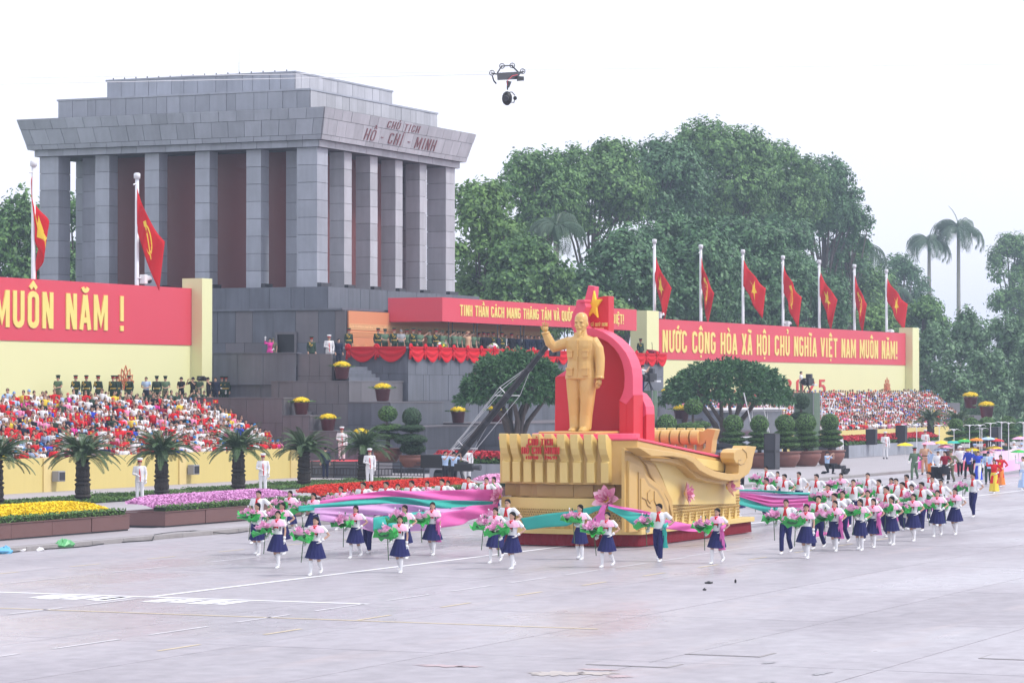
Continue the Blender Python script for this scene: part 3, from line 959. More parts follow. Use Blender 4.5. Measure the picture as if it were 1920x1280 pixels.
# ------------------------------------------------------------------ banner walls and grandstands
def lotus_print(parent, X, Y, z, s, dirx):
    """Line-drawn lotus emblem fixed to the wall."""
    t = thing('lotus_emblem', 'red outlined lotus emblem ' + parent, 'emblem', (X, Y - .03, z))
    for k, a in enumerate((-68, -46, -23, 0, 23, 46, 68)):
        L = s * (1.0 - .0035 * abs(a))
        w = s * .20
        pts = []
        for q in range(13):
            u = q / 12 * 2
            f = u if u <= 1 else 2 - u
            side = -1 if u <= 1 else 1
            bx = side * w * math.sin(PI * min(f, .999) ** .9) * (1 if f < 1 else 0)
            by = L * f
            c, s_ = math.cos(math.radians(a)), math.sin(math.radians(a))
            pts.append((bx * c + by * s_, 0, -bx * s_ + by * c))
        MB().tube(pts, .022 * s, 5, False).build('petal_outline', M['ink'], t)
    for sg in (-1, 1):
        MB().tube([(0, 0, 0), (sg * .10 * s, 0, -.10 * s), (sg * .16 * s, 0, .02 * s), (sg * .08 * s, 0, .07 * s)], .02 * s, 5, False).build('scroll_outline', M['ink'], t)
def banner_wall(label, x0, x1, Y, z_red, z_top, pillars, ptop):
    t = thing('banner_wall', label, 'billboard', ((x0 + x1) / 2, Y, .12))
    keep(MB().box(x0, Y, .1, x1, Y + .4, z_red).build('yellow_board', M['yel_wall']), t)
    keep(MB().box(x0, Y - .05, z_red, x1, Y + .4, z_top).build('red_board', M['red']), t)
    for (a, b) in pillars:
        keep(MB().box(a, Y - .75, .1, b, Y + .6, ptop).build('pillar', M['yel_wall']), t)
    return t
wl = banner_wall('yellow wall with a tall red banner reading MUÔN NĂM behind the nearer grandstand', 105, 155.5, 90, 7.55, 10.9, [(155.5, 156.7)], 11.5)
keep(letters('MUÔN NĂM !', 'lettering', None, (134.7, 89.95, 8.25), (1, 0, 0), 13.1, 1.98, M['letter_y'], .06, .155, gap=.15), wl)
wr = banner_wall('far yellow wall with a long red banner and row of flagpoles behind', 215.7, 283.6, 84.5, 7.25, 10.35, [(213.2, 215.7), (283.6, 285.8)], 10.9)
keep(letters('NƯỚC CỘNG HÒA XÃ HỘI CHỦ NGHĨA VIỆT NAM MUÔN NĂM!', 'lettering', None, (218.2, 84.45, 7.80), (1, 0, 0), 62.5, 1.72, M['letter_y'], .05, .15, gap=.12), wr)
keep(letters('2025', 'lettering', None, (247.4, 84.5, 4.5), (1, 0, 0), 11.4, 1.3, M['letter_r'], .05, .14, gap=.3), wr)
lotus_print('behind the officers above the nearer stand', 148.1, 90, 5.05, 1.25, 1)
lotus_print('above the far crowd near the end pillar', 277.5, 84.5, 4.55, 1.5, 1)

def stand(label, rows, y0, dy, z0, dz, xa, xb, wall_z):
    """Stepped grandstand; xa and xb give the ends of each row."""
    t = thing('grandstand', label, 'grandstand', ((xa(0) + xb(0)) / 2, y0, .12))
    for r in range(rows):
        keep(MB().box(xa(r), y0 + r * dy, .1, xb(r), y0 + (r + 1) * dy + .003 * r, z0 + r * dz).build('tier_step', M['carpet']), t)
        keep(MB().box(xa(r), y0 + r * dy + .52, z0 + r * dz, xb(r) - .25, y0 + r * dy + .86, z0 + r * dz + .42).build('bench', M['carpet']), t)
    return t
LROWS = 11
lxb = lambda r: 147.4 + r * .78
st_l = stand('tiered grandstand packed with spectators under the MUÔN NĂM banner', LROWS, 78.7, .92, .92, .265, lambda r: 108.0, lxb, 1.72)
keep(MB().box(108, 78.7 + LROWS * .92, .1, 157.5, 89.95, 3.95).build('rear_platform', M['stone_brown']), st_l)
fw_ = keep(MB().box(108, 78.2, .1, 146.6, 78.55, 1.72).build('front_wall', M['yel_stand']), st_l)
for x in (121.6, 134.2, 146.2):
    MB().box(x - .35, 78.12, .1, x + .35, 78.2, 1.72).build('pilaster', M['yel_pil'], fw_)
MB().box(146.6, 78.2, .1, 146.9, 80.5, 1.72).build('end_wall', M['yel_stand'], fw_)
for x in (122.2, 134.9):
    s = thing('wall_speaker', 'small grey speaker box on the yellow wall ' + ('beside the second cycad' if x < 130 else 'beside the third cycad from the frame'), 'speaker', (x, 78.0, .85))
    MB().box(-.3, -.28, -.25, .3, .1, .25).build('cabinet', M['metal_grey'], s, bevel=.03)
    MB().box(-.22, -.31, -.18, .22, -.281, .18).build('grille', M['metal_dark'], s)
RROWS = 12
rxb = lambda r: 268 + r * 2.1
st_r = stand('far tiered grandstand packed with tiny spectators under the long banner', RROWS, 73.4, .88, .95, .235, lambda r: 213.0, rxb, 1.7)
keep(MB().box(211, 73.0, .1, 266, 73.3, 1.68).build('front_wall', M['yel_stand']), st_r)
for k, (x, y, z) in enumerate(((278, 80, 3.6), (281, 77.5, 2.4), (284, 75.5, 1.3))):
    keep(MB().box(x + 2, y, .1, x + 9 - 3 * k, y + 4, z).build('end_block', M['stone_brown']), st_r)
# ------------------------------------------------------------------ foliage
def leaf_quads(P0, N0, size, aspect=1.6, rng=NR, curl=0.0):
    """Small pointed leaves at points P0 with facing directions N0."""
    n = len(P0)
    A = rng.normal(size=(n, 3))
    U = np.cross(N0, A)
    U /= np.linalg.norm(U, axis=1, keepdims=True) + 1e-9
    V = np.cross(N0, U)
    s = (size * rng.uniform(.65, 1.35, n))[:, None]
    a = P0 - U * s * aspect * .5
    c = P0 + U * s * aspect * .5
    b = P0 + V * s * .5
    d = P0 - V * s * .5
    return np.stack([a, b, c, d], axis=1).reshape(-1, 3)

def lobe_points(c, r, n, rng, shell=(.72, 1.03), clump=0.0, per=14, low=-1.0):
    """Points through the outer part of an ellipsoid, gathered into clumps."""
    if clump:
        k = max(1, n // per)
        d = rng.normal(size=(k, 3))
        d /= np.linalg.norm(d, axis=1, keepdims=True)
        d = d[d[:, 2] > low]
        k = len(d)
        rad = rng.uniform(shell[0], shell[1], k)[:, None]
        q = d * rad
        pts = np.repeat(q * np.array(r) + np.array(c), per, axis=0)
        dirs = np.repeat(d, per, axis=0)
        off = rng.normal(size=(k * per, 3)) * clump
        return pts + off, dirs
    d = rng.normal(size=(n, 3))
    d /= np.linalg.norm(d, axis=1, keepdims=True)
    d = d[d[:, 2] > low]
    rad = rng.uniform(shell[0], shell[1], len(d))[:, None]
    return d * rad * np.array(r) + np.array(c), d

def big_tree(label, x, y, z_base, z_low, z_top, rx, ry, nl, m, seed, group=None, size=.25, dens=12.0, name='broadleaf_tree', lobe=.31, trunk=.5, deep=.55):
    rr = random.Random(seed)
    t = thing(name, label, 'tree', (x, y, z_base), 0, group)
    cz, rz = (z_low + z_top) / 2 - z_base, (z_top - z_low) / 2
    lobes = []
    nl = int(nl * 1.7)
    for k in range(nl):
        while True:
            a, b, c = (rr.uniform(-1, 1) for _ in range(3))
            q = math.sqrt(a * a + b * b + c * c)
            if .35 < q < 1 and not (b > .5) and (c > -.75):
                break
        lr = lobe * rr.uniform(.65, 1.35)
        f = rr.uniform(.55, 1 - lr * .7) / q if q < .9 else (1 - lr * .7) / q
        a, b, c = a * f, b * f, c * f
        lobes.append(((a * rx, b * ry, cz + c * rz), (lr * rx * 1.1, lr * ry * 1.1, lr * (rx * .45 + rz * .40))))
    rng = np.random.RandomState(seed)
    out = []
    for c, r in lobes:
        n = int(4 * PI * (r[0] * r[2]) * dens)
        p, d = lobe_points(c, r, n, rng, shell=(deep, 1.05), clump=size * .85, per=9, low=-.75)
        nrm = d * 1.0 + rng.normal(size=d.shape) * .38 + np.array([0, -.1, .35])
        nrm /= np.linalg.norm(nrm, axis=1, keepdims=True)
        out.append(leaf_quads(p, nrm, size, 1.7, rng))
    V = np.concatenate(out)
    V = V[np.repeat(V.reshape(-1, 4, 3)[:, :, 2].min(1) > .3, 4)]
    me = np_mesh('crown', V, 4, [m])
    obj('crown', me, t)
    global LEAFN
    LEAFN += len(V) // 4
    tr = MB()
    tr.tube([(0, 0, 0), (rr.uniform(-.3, .3), 0, cz * .4), (rr.uniform(-.6, .6), 0, cz * .85)], [trunk, trunk * .75, trunk * .55], 8)
    tr.build('trunk', M['bark'], t, True)
    lb = MB()
    for c, r in lobes[:14]:
        z0 = cz * rr.uniform(.35, .75)
        mid = (c[0] * .45 + rr.uniform(-.5, .5), c[1] * .45, z0 + (c[2] - z0) * .55)
        lb.tube([(0, 0, z0), mid, c], [trunk * .36, trunk * .24, trunk * .10], 6)
    lb.build('limb', M['bark'], t, True)
    return t
LEAFN = 0

def wood(px, ytop, hw, ybot, Y, label, nl, m, seed, **kw):
    """A tree sighted by its crown's middle, top, half width and lowest leaves, standing at the site line Y."""
    c = survey(px, (ytop + ybot) / 2, Y=Y)
    D = (c - Vector((0, 0, EYE))).dot(FWD)
    k = D / FPX
    return big_tree(label, c.x, c.y, .1, survey(px, ybot, Y=Y).z, survey(px, ytop, Y=Y).z, hw * k, hw * k * .8, nl, m, seed, 'trees behind the monument', **kw)

L, LD, LL, BB = M['leaf'], M['leaf_dark'], M['leaf_light'], M['bamboo']
for a in [
    (905, 322, 95, 620, 108, 'pale green full tree just beside the corner of the columned hall', 26, LL, 11),
    (985, 440, 126, 660, 103, 'leafy tree below the tall canopy, left of the lone royal palm', 24, L, 12),
    (1010, 280, 110, 470, 121, 'tall spreading tree rising behind the hall corner tree', 26, L, 13),
    (1110, 262, 140, 450, 122, 'tall tree with gaps of sky under its crown, above the lone royal palm', 26, L, 14),
    (1235, 262, 120, 460, 121, 'tall dark tree between the two highest crowns', 24, LD, 15),
    (1340, 226, 150, 450, 122, 'highest tree of the grove, its crown above the first flagpoles', 28, L, 16),
    (1450, 262, 125, 460, 121, 'high tree on the shoulder of the grove above the middle flags', 24, L, 17),
    (1545, 292, 100, 460, 119, 'end tree of the tall grove with a ragged branch reaching to the open sky', 24, LD, 18),
    (1592, 352, 58, 560, 117, 'small drooping crown at the open end of the tall grove', 14, LD, 19),
    (1165, 428, 138, 660, 100, 'dense rounded tree low behind the float star', 26, LD, 20),
    (1280, 398, 149, 680, 101, 'dense rounded tree behind the first two flagpoles', 28, LD, 21),
    (1400, 405, 143, 680, 102, 'dense rounded tree behind the third and fourth flagpoles', 28, LD, 22),
    (1510, 470, 109, 690, 106, 'mid green tree behind the fifth flagpole', 22, LD, 23),
    (1125, 548, 70, 640, 93, 'small light green tree peeping over the red canopy', 16, LL, 24),
    (960, 560, 70, 650, 95, 'small pale tree at the podium corner beside the canopy', 14, LL, 25),
    (1605, 470, 97, 690, 118, 'hazy tree behind the sixth flagpole', 18, L, 26),
    (1470, 392, 85, 620, 112, 'dark tree filling the gap behind the fourth and fifth flagpoles', 20, LD, 34),
    (1690, 468, 75, 680, 135, 'hazy far tree beyond the last flagpole', 18, LD, 27),
    (1640, 560, 75, 700, 97, 'bright green low tree over the far end of the long banner', 18, LL, 28),
    (1725, 548, 70, 700, 98, 'bright low tree between the last flag and the bamboo', 16, L, 29),
    (1895, 420, 60, 600, 130, 'hazy broadleaf tree at the frame edge beyond the palms', 18, L, 30),
    (1905, 500, 70, 680, 118, 'low broadleaf tree at the frame edge above the bamboo', 18, L, 31),
    (30, 335, 90, 640, 150, 'leafy tree beside the far left columns, behind the flag', 26, L, 32),
    (140, 330, 70, 640, 155, 'leafy tree seen through the gap of the end columns', 20, L, 33),
]:
    wood(*a[:5], a[5], a[6], a[7], a[8])
for a in [
    (1755, 580, 55, 800, 92, 'bamboo clump against the end pillar of the long banner', 18, BB, 41),
    (1815, 555, 60, 810, 90, 'tall feathery bamboo clump with an arching top', 20, BB, 42),
    (1880, 575, 60, 810, 88, 'bamboo clump near the frame edge behind the far hedge', 20, BB, 43),
    (1850, 640, 55, 800, 84, 'low bright bamboo clump in front of the taller clumps', 16, BB, 44),
    (1930, 620, 60, 800, 84, 'bamboo clump cut by the frame edge', 16, BB, 45),
    (1780, 660, 50, 800, 86, 'dark bamboo clump beside the yellow flower pots', 14, BB, 46),
]:
    wood(*a[:5], a[5], a[6], a[7], a[8], name='bamboo_clump', size=.25, dens=12.0, lobe=.34, trunk=.12)
print('tree leaves', LEAFN)

# ------------------------------------------------------------------ palms and cycads
def frond_mesh(name, L_, droop, nleaf, leaf_len, leaf_w, lift, sag, m, twist=0.0):
    """One feather leaf growing along +X from the origin: a midrib and its leaflets."""
    mb = MB()
    pts = []
    n = 12
    ang = lift
    x = z = 0.0
    for i in range(n + 1):
        pts.append(Vector((x, 0, z)))
        x += math.cos(ang) * L_ / n
        z += math.sin(ang) * L_ / n
        ang -= droop / n * (1 + .6 * i / n)
    mb.tube(pts, [.05 * L_ / 4 * (1 - .8 * i / n) + .006 for i in range(n + 1)], 4)
    for k in range(nleaf):
        u = .12 + .88 * k / nleaf
        i = min(int(u * n), n - 1)
        p = pts[i].lerp(pts[i + 1], u * n - i)
        d = (pts[i + 1] - pts[i]).normalized()
        ll = leaf_len * (math.sin(PI * min(1, .18 + .80 * u)) ** .7 + .1)
        for sg in (-1, 1):
            o = (Vector((0, sg, 0)) + d * .65).normalized()
            tip = p + o * ll * (1 - .25 * sag) + Vector((0, 0, -ll * sag))
            mid = p + o * ll * .5 + Vector((0, 0, ll * .04 - ll * sag * .25))
            w = d * leaf_w
            mb.face([p - w * .5, mid - w * .6, tip, mid + w * .6])
    me = mb.mesh(name)
    me.materials.append(m)
    return me

royal = [frond_mesh('frond', 5.0, 2.5, 26, 1.35, .12, 1.0, .95, M['leaf_frond']), frond_mesh('frond', 4.8, 2.3, 26, 1.35, .12, .45, 1.0, M['leaf_frond']), frond_mesh('frond', 3.8, .7, 26, .35, .10, 1.4, .35, M['leaf_frond'])]
def royal_palm(label, px, ytop, Y, zc_y, seed, s=1.0):
    rr = random.Random(seed)
    c = survey(px, zc_y, Y=Y)
    top = survey(px, ytop, Y=Y).z
    t = thing('royal_palm', label, 'palm tree', (c.x, Y, .1), 0, 'royal palms')
    h = c.z - .1
    MB().tube([(0, 0, 0), (0, 0, h * .4), (0, 0, h * .8), (0, 0, h - 1.4)], [.42, .36, .30, .26], 10).build('trunk', M['bark_pale'], t, True)
    MB().tube([(0, 0, h - 1.45), (0, 0, h - .4), (0, 0, h + .5)], [.27, .22, .10], 10).build('crownshaft', M['leaf_frond'], t, True)
    f = (top - c.z) / 3.0 * s
    for k in range(13):
        a = 2 * PI * k / 13 * 2.618 + rr.uniform(-.2, .2)
        me = royal[0] if k % 5 < 2 else royal[1]
        obj('frond', me, t, None, (0, 0, h + .2 - .02 * k), (rr.uniform(-.15, .15), rr.uniform(-.2, .2), a), f * rr.uniform(.9, 1.1) * 1.25)
    obj('frond', royal[2], t, None, (0, 0, h + .3), (0, -.1, rr.uniform(0, 6)), f)
    return t
royal_palm('lone royal palm before the dense trees, its trunk above the red canopy', 1043, 380, 108, 425, 51, 1.0)
royal_palm('royal palm half hidden among dark crowns above the middle flags', 1415, 372, 119, 410, 52, .9)
royal_palm('royal palm with a pale new spear above the last flags', 1606, 420, 122, 468, 53, 1.0)
royal_palm('slim royal palm standing against the open sky, shorter of the pair', 1742, 420, 140, 455, 54, .9)
royal_palm('taller royal palm standing against the open sky', 1797, 395, 136, 430, 55, 1.05)
royal_palm('low royal palm behind the last flag', 1668, 506, 128, 545, 56, .8)

cyc = [frond_mesh('frond', 1.5, 1.0, 40, .19, .024, .75, .10, M['cycad']), frond_mesh('frond', 1.55, 1.05, 40, .19, .024, .28, .10, M['cycad']), frond_mesh('frond', 1.3, .8, 36, .17, .024, 1.1, .1, M['cycad'])]
def cycad(label, x, y, h, seed, s=1.0, cat='cycads along the stand wall'):
    rr = random.Random(seed)
    t = thing('cycad', label, 'cycad', (x, y, .12), rr.uniform(0, 6), cat)
    mb = MB()
    prof = []
    n = 22
    for i in range(n + 1):
        prof.append((.30 * (1.0 + .12 * math.sin(i * 2.4) + (.12 if i % 2 else -.04)) * (1.12 - .2 * i / n), h * i / n))
    mb.lathe(prof, 12)
    mb.build('trunk', M['bark_dark'], t)
    for k in range(72):
        me = cyc[0] if k % 3 == 0 else cyc[1] if k % 3 == 1 else cyc[2]
        a = k * 2.399 + rr.uniform(-.15, .15)
        obj('frond', me, t, None, (.1 * math.cos(a), .1 * math.sin(a), h - .05 + .004 * k), (rr.uniform(-.2, .2), rr.uniform(-.16, .16), a), s * rr.uniform(.88, 1.12))
    return t
for k, (px, py, h, s, lb) in enumerate([(155, 942, 1.95, 1.12, 'cycad with a rough dark trunk behind the yellow flower planter'), (303, 932, 1.9, 1.12, 'cycad beside the white guard nearest the frame edge'), (447, 921, 1.95, 1.12, 'cycad behind the purple flower planter'), (570, 911, 1.7, 1.1, 'cycad at the end of the yellow stand wall'), (682, 905, 1.75, 1.1, 'cycad in front of the red carpet and the low fence'), (-8, 948, 1.9, 1.12, 'cycad cut by the frame edge')]):
    p = survey(px, py, z=.12)
    cycad(lb, p.x, p.y, h, 60 + k, s)
for k, (px, py, h, lb) in enumerate([(1745, 838, 2.2, 'far cycad before the wall end of the far stand, behind the bird poles'), (1795, 836, 2.0, 'farther cycad behind the bird poles, merging into the hedge')]):
    p = survey(px, py, z=.12)
    cycad(lb, p.x, p.y, h, 70 + k, 1.1)
p = survey(1850, 800, Y=72)
hd = thing('hedge', 'long dark clipped hedge beyond the far stand', 'hedge', (p.x, 72, .12))
rng = np.random.RandomState(5)
pts = np.stack([rng.uniform(-6, 60, 9000), rng.uniform(-1.2, 1.2, 9000), rng.uniform(.2, 1.6, 9000) + .35 * np.sin(np.linspace(0, 60, 9000))], 1)
obj('foliage', np_mesh('foliage', leaf_quads(pts, rng.normal(size=pts.shape) / 1.7, .5, 1.4, rng), 4, [M['leaf_dark']]), hd)
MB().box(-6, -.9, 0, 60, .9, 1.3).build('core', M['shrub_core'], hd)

# ------------------------------------------------------------------ rounded garden trees
def umbrella_tree(label, x, y, zb, z0, z1, rx, ry, seed):
    rr = random.Random(seed)
    rng = np.random.RandomState(seed)
    t = thing('domed_tree', label, 'tree', (x, y, zb), 0, 'clipped domed trees')
    h0, h1 = z0 - zb, z1 - zb
    n = 1500
    d = rng.normal(size=(n, 3))
    d /= np.linalg.norm(d, axis=1, keepdims=True)
    d[:, 2] = np.abs(d[:, 2]) * 1.0 - .22
    ctr = np.array([0, 0, h0 + (h1 - h0) * .22])
    q = rng.uniform(.70, 1.0, n)[:, None]
    wob = 1 + .07 * np.sin(d[:, 0:1] * 9 + 1) * np.cos(d[:, 1:2] * 8)
    P0 = ctr + d * q * wob * np.array([rx, ry, (h1 - h0) * .78])
    quads = []
    for k in range(9):
        A = d + rng.normal(size=d.shape) * .75
        A /= np.linalg.norm(A, axis=1, keepdims=True)
        Ln = rng.uniform(.30, .46, n)[:, None]
        side = np.cross(A, rng.normal(size=d.shape))
        side /= np.linalg.norm(side, axis=1, keepdims=True)
        up = np.cross(side, A)
        tip = P0 + A * Ln - np.array([0, 0, .05])
        mid = P0 + A * Ln * .55
        quads.append(np.stack([P0, mid + side * .065, tip, mid - side * .065], 1))
    V = np.concatenate(quads).reshape(-1, 3)
    obj('crown', np_mesh('crown', V, 4, [M['leaf_dark']]), t)
    st = MB()
    st.tube([(0, 0, 0), (.05, 0, .5), (0, 0, .9)], [.42, .34, .32], 10)
    st.build('trunk', M['bark'], t, True)
    for k in range(9):
        a = 2 * PI * k / 9 + rr.uniform(-.25, .25)
        f = rr.uniform(.45, .8)
        lb = MB()
        e = (math.cos(a) * rx * f, math.sin(a) * ry * f, h0 + (h1 - h0) * rr.uniform(.2, .45))
        m1 = (math.cos(a + .2) * rx * f * .30, math.sin(a + .2) * ry * f * .30, .6 + (e[2] - .6) * .45)
        m2 = (math.cos(a - .1) * rx * f * .68, math.sin(a - .1) * ry * f * .68, .6 + (e[2] - .6) * .8)
        lb.tube([(math.cos(a) * .1, math.sin(a) * .1, .4), m1, m2, e], [.20, .15, .11, .06], 7)
        for q in range(3):
            b = a + rr.uniform(-.7, .7)
            lb.tube([m2, (m2[0] + math.cos(b) * rx * .2, m2[1] + math.sin(b) * ry * .2, m2[2] + .6), (m2[0] + math.cos(b) * rx * .3, m2[1] + math.sin(b) * ry * .3, m2[2] + 1.2)], [.08, .06, .035], 5)
        lb.build('limb', M['bark'], t, True)
    return t
c = survey(962, 725, Y=71)
umbrella_tree('domed tree with a twisting trunk behind the camera crane', c.x + .3, 71, .9, 4.0, survey(962, 638, Y=71).z, 3.35, 3.2, 81)
c = survey(1364, 725, Y=69.5)
umbrella_tree('broad domed tree beside the grey booth, in front of the long banner', c.x, 69.5, .2, 3.8, survey(1364, 657, Y=69.5).z, 4.95, 4.4, 82)

# ------------------------------------------------------------------ topiary in pots
def fuzzy(r, n, size, seed, low=-.6):
    rng = np.random.RandomState(seed)
    p, d = lobe_points((0, 0, 0), r, n, rng, shell=(.93, 1.04), low=low)
    nrm = d + rng.normal(size=d.shape) * .5
    nrm /= np.linalg.norm(nrm, axis=1, keepdims=True)
    return leaf_quads(p, nrm, size, 1.7, rng)
_pad = {}
def pad_mesh(key, m):
    """A clipped pad of foliage of unit size over a dark core, shared by all pads of its kind."""
    if key not in _pad:
        V = fuzzy((1, 1, 1), 1500, .105, len(_pad) + 3, -.95)
        me = np_mesh('foliage_pad', V, 4, [m, M['shrub_core']])
        _pad[key] = me
    return _pad[key]
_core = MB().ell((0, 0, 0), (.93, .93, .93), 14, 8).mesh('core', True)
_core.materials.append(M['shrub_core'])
def pad(t, c, r, key, m):
    o = obj('foliage_pad', pad_mesh(key, m), t, None, c, (0, 0, R.uniform(0, 6)), r)
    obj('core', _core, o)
    return o
def topiary(label, x, y, zb, pads, key, m, pot=None, trunk_h=1.0, name='topiary', group='clipped shrubs in big pots'):
    t = thing(name, label, 'topiary', (x, y, zb), 0, group)
    if pot:
        r, h = pot
        MB().lathe([(r * .62, 0), (r * .70, .05), (r * .98, h * .55), (r * 1.02, h * .8), (r * .92, h * .9), (r * 1.08, h * .94), (r * 1.08, h), (r * .9, h)], 18).build('pot', M['clay'], t, True)
    ph = pot[1] if pot else 0
    MB().tube([(0, 0, ph * .9), (.06, 0, ph + trunk_h * .5), (-.05, .03, ph + trunk_h)], [.14, .11, .07], 7).build('trunk', M['bark'], t, True)
    for (dx, dy, dz, rx, rz_) in pads:
        pad(t, (dx, dy, ph + dz), (rx, rx * .9, rz_), key, m)
    return t
def site(px, py, Y):
    v = survey(px, py, Y=Y)
    return v
def k_at(px, Y):
    v = survey(px, 728, Y=Y)
    return (v - Vector((0, 0, EYE))).dot(FWD) / FPX
# two by the podium
v = survey(727, 862, Y=73); k = k_at(727, 73)
topiary('cloud pruned shrub with a round top knob in a big clay pot by the podium', v.x, 73, v.z - .1, [(0, 0, 1.85, 18 * k, 15 * k), (-.15, 0, 1.05, 30 * k, 6 * k), (.45, .1, 1.15, 26 * k, 6 * k), (0, .1, .65, 34 * k, 7 * k)], 's', M['shrub'], (.78, .75), 1.5)
v = survey(772, 872, Y=71.5); k = k_at(772, 71.5)
topiary('dark tiered conifer shrub in a square pot left of the red flower bed', v.x, 71.5, v.z - .1, [(0, 0, 2.05, 18 * k, 18 * k), (0, 0, 1.45, 27 * k, 8 * k), (-.1, 0, .85, 34 * k, 11 * k), (.15, 0, .35, 24 * k, 12 * k)], 'd', M['shrub_dark'], (.68, .65), 1.7)
# row of tiered topiaries beyond the float
rows = [(1424, 880, 61.5, 'tiered bush in a clay pot just beyond the float tail'), (1472, 880, 61, 'tiered bush half behind the black loudspeaker tower'), (1511, 882, 60.5, 'tiered bush in the widest clay pot, left of the kneeling cameraman'), (1556, 878, 60, 'tiered bush in a clay pot behind the kneeling cameraman'), (1375, 875, 63, 'clipped ball bush with its top above the float tail')]
for (px, py, Y, lb) in rows:
    v = survey(px, py, Y=Y); k = k_at(px, Y)
    topiary(lb, v.x, Y, .12, [(0, 0, 1.75, 19 * k, 17 * k), (0, 0, 1.15, 22 * k, 6 * k), (0, 0, .80, 25 * k, 6.5 * k), (0, 0, .42, 27 * k, 8 * k)], 's', M['shrub'], (.95, .95), 1.5)
v = survey(1250, 800, Y=66); k = k_at(1250, 66)
topiary('clipped ball shrub beside the green netted camera tower', v.x, 66, .8, [(0, 0, v.z - .6, 19 * k, 17 * k)], 's', M['shrub'], None, 1.6)
v = survey(1300, 792, Y=65); k = k_at(1300, 65)
topiary('cloud pruned shrub with three flat pads behind the far scroll rail', v.x, 65, .5, [(0, 0, v.z + .45, 19 * k, 15 * k), (-.75, 0, v.z - .75, 26 * k, 8 * k), (.9, 0, v.z - .65, 24 * k, 8 * k), (-1.1, 0, v.z - 1.5, 16 * k, 7 * k)], 's', M['shrub'], None, 3.2)
v = survey(1503, 830, Y=66); k = k_at(1503, 66)
topiary('dark layered conifer in front of the second netted camera tower', v.x, 66, .12, [(0, 0, 4.0, 17 * k, 15 * k), (.1, 0, 3.0, 22 * k, 8 * k), (-.2, 0, 2.2, 28 * k, 9 * k), (.3, 0, 1.3, 30 * k, 9 * k), (0, 0, .7, 24 * k, 10 * k)], 'd', M['shrub_dark'], None, 4.0)
far_t = [(1792, 825, 'pot bush behind the flower parasols, nearest the far cycad'), (1822, 822, 'pot bush among the bird poles, second from the far cycad'), (1850, 824, 'pot bush among the bird poles before the dark loudspeaker'), (1890, 826, 'pot bush among the bird poles by the frame edge')]
for (px, py, lb) in far_t:
    v = survey(px, py, Y=60); k = k_at(px, 60)
    topiary(lb, v.x, 60, .12, [(0, 0, 1.75, 15 * k, 12 * k), (0, 0, 1.15, 19 * k, 5 * k), (0, 0, .7, 22 * k, 5 * k)], 's', M['shrub'], (.9, .5), 1.5)
# square pots of yellow flowers on the podium steps
POTM = MB().lathe([(.34, 0), (.38, .06), (.46, .62), (.50, .70), (.50, .78), (.42, .78)], 16).mesh('pot', True)
POTM.materials.append(M['pot_red'])
rng = np.random.RandomState(21)
pp, dd = lobe_points((0, 0, .84), (.52, .52, .26), 700, rng, shell=(.9, 1.05), low=-.05)
nn_ = dd + rng.normal(size=dd.shape) * .35
nn_ /= np.linalg.norm(nn_, axis=1, keepdims=True)
FLOW = np_mesh('flower_head', leaf_quads(pp, nn_, .085, 1.1, rng), 4, [M['fl_yel']])
an = rng.uniform(0, 2 * PI, 90)
rd = rng.uniform(.45, .88, 90)
pp = np.stack([np.cos(an) * rd, np.sin(an) * rd, rng.uniform(.76, .88, 90)], 1)
LEAFR = np_mesh('leaf_skirt', leaf_quads(pp, np.tile([0, 0, 1.0], (90, 1)) + rng.normal(size=(90, 3)) * .3, .10, 2.2, rng), 4, [M['shrub']])
def flower_pot(label, x, y, z, s=1.0):
    t = thing('flower_pot', label, 'flower pot', (x, y, z), R.uniform(0, 6), 'maroon pots of yellow chrysanthemums', s)
    obj('pot', POTM, t)
    f = obj('flower_head', FLOW, t)
    MB().ell((0, 0, .84), (.48, .48, .22), 12, 6).build('core', M['fl_yel'], f, True)
    obj('leaf_skirt', LEAFR, t)
for (px, py, kw, lb, s) in [
    (641, 711, dict(X=157.9), 'yellow flower pot on the topmost step beside the tribune', .95), (717.5, 752, dict(X=157.9), 'yellow flower pot one step below the topmost pot', .95),
    (565, 777, dict(X=152.8), 'yellow flower pot on the cheek wall above the stand corner', .9), (615, 808, dict(X=152.8), 'yellow flower pot above the saluting guard on the carpet', .9),
    (677, 836, dict(X=152.8), 'yellow flower pot showing just above the cycad leaves', .9),
    (799, 794, dict(X=165.6), 'yellow flower pot on the low terrace, nearest the tiered conifer', .9), (859, 793, dict(X=165.6), 'yellow flower pot in the middle of the low terrace', .9), (930, 791, dict(X=165.6), 'yellow flower pot behind the camera crane arm', .9),
    (1255, 757, dict(Y=79), 'yellow flower pot beside the netted tower, under the tribune end', 1.1), (1305, 772, dict(Y=76.5), 'yellow flower pot under the edge of the broad domed tree', 1.1), (1278, 792, dict(Y=74), 'yellow flower pot left of the cloud pruned shrub', 1.1),
    (1820, 765, dict(Y=78), 'upper of the yellow flower pots by the bamboo', 1.4), (1850, 783, dict(Y=75.5), 'lower of the yellow flower pots by the bamboo', 1.4)]:
    v = survey(px, py, **kw)
    flower_pot(lb, v.x, v.y, v.z, s)

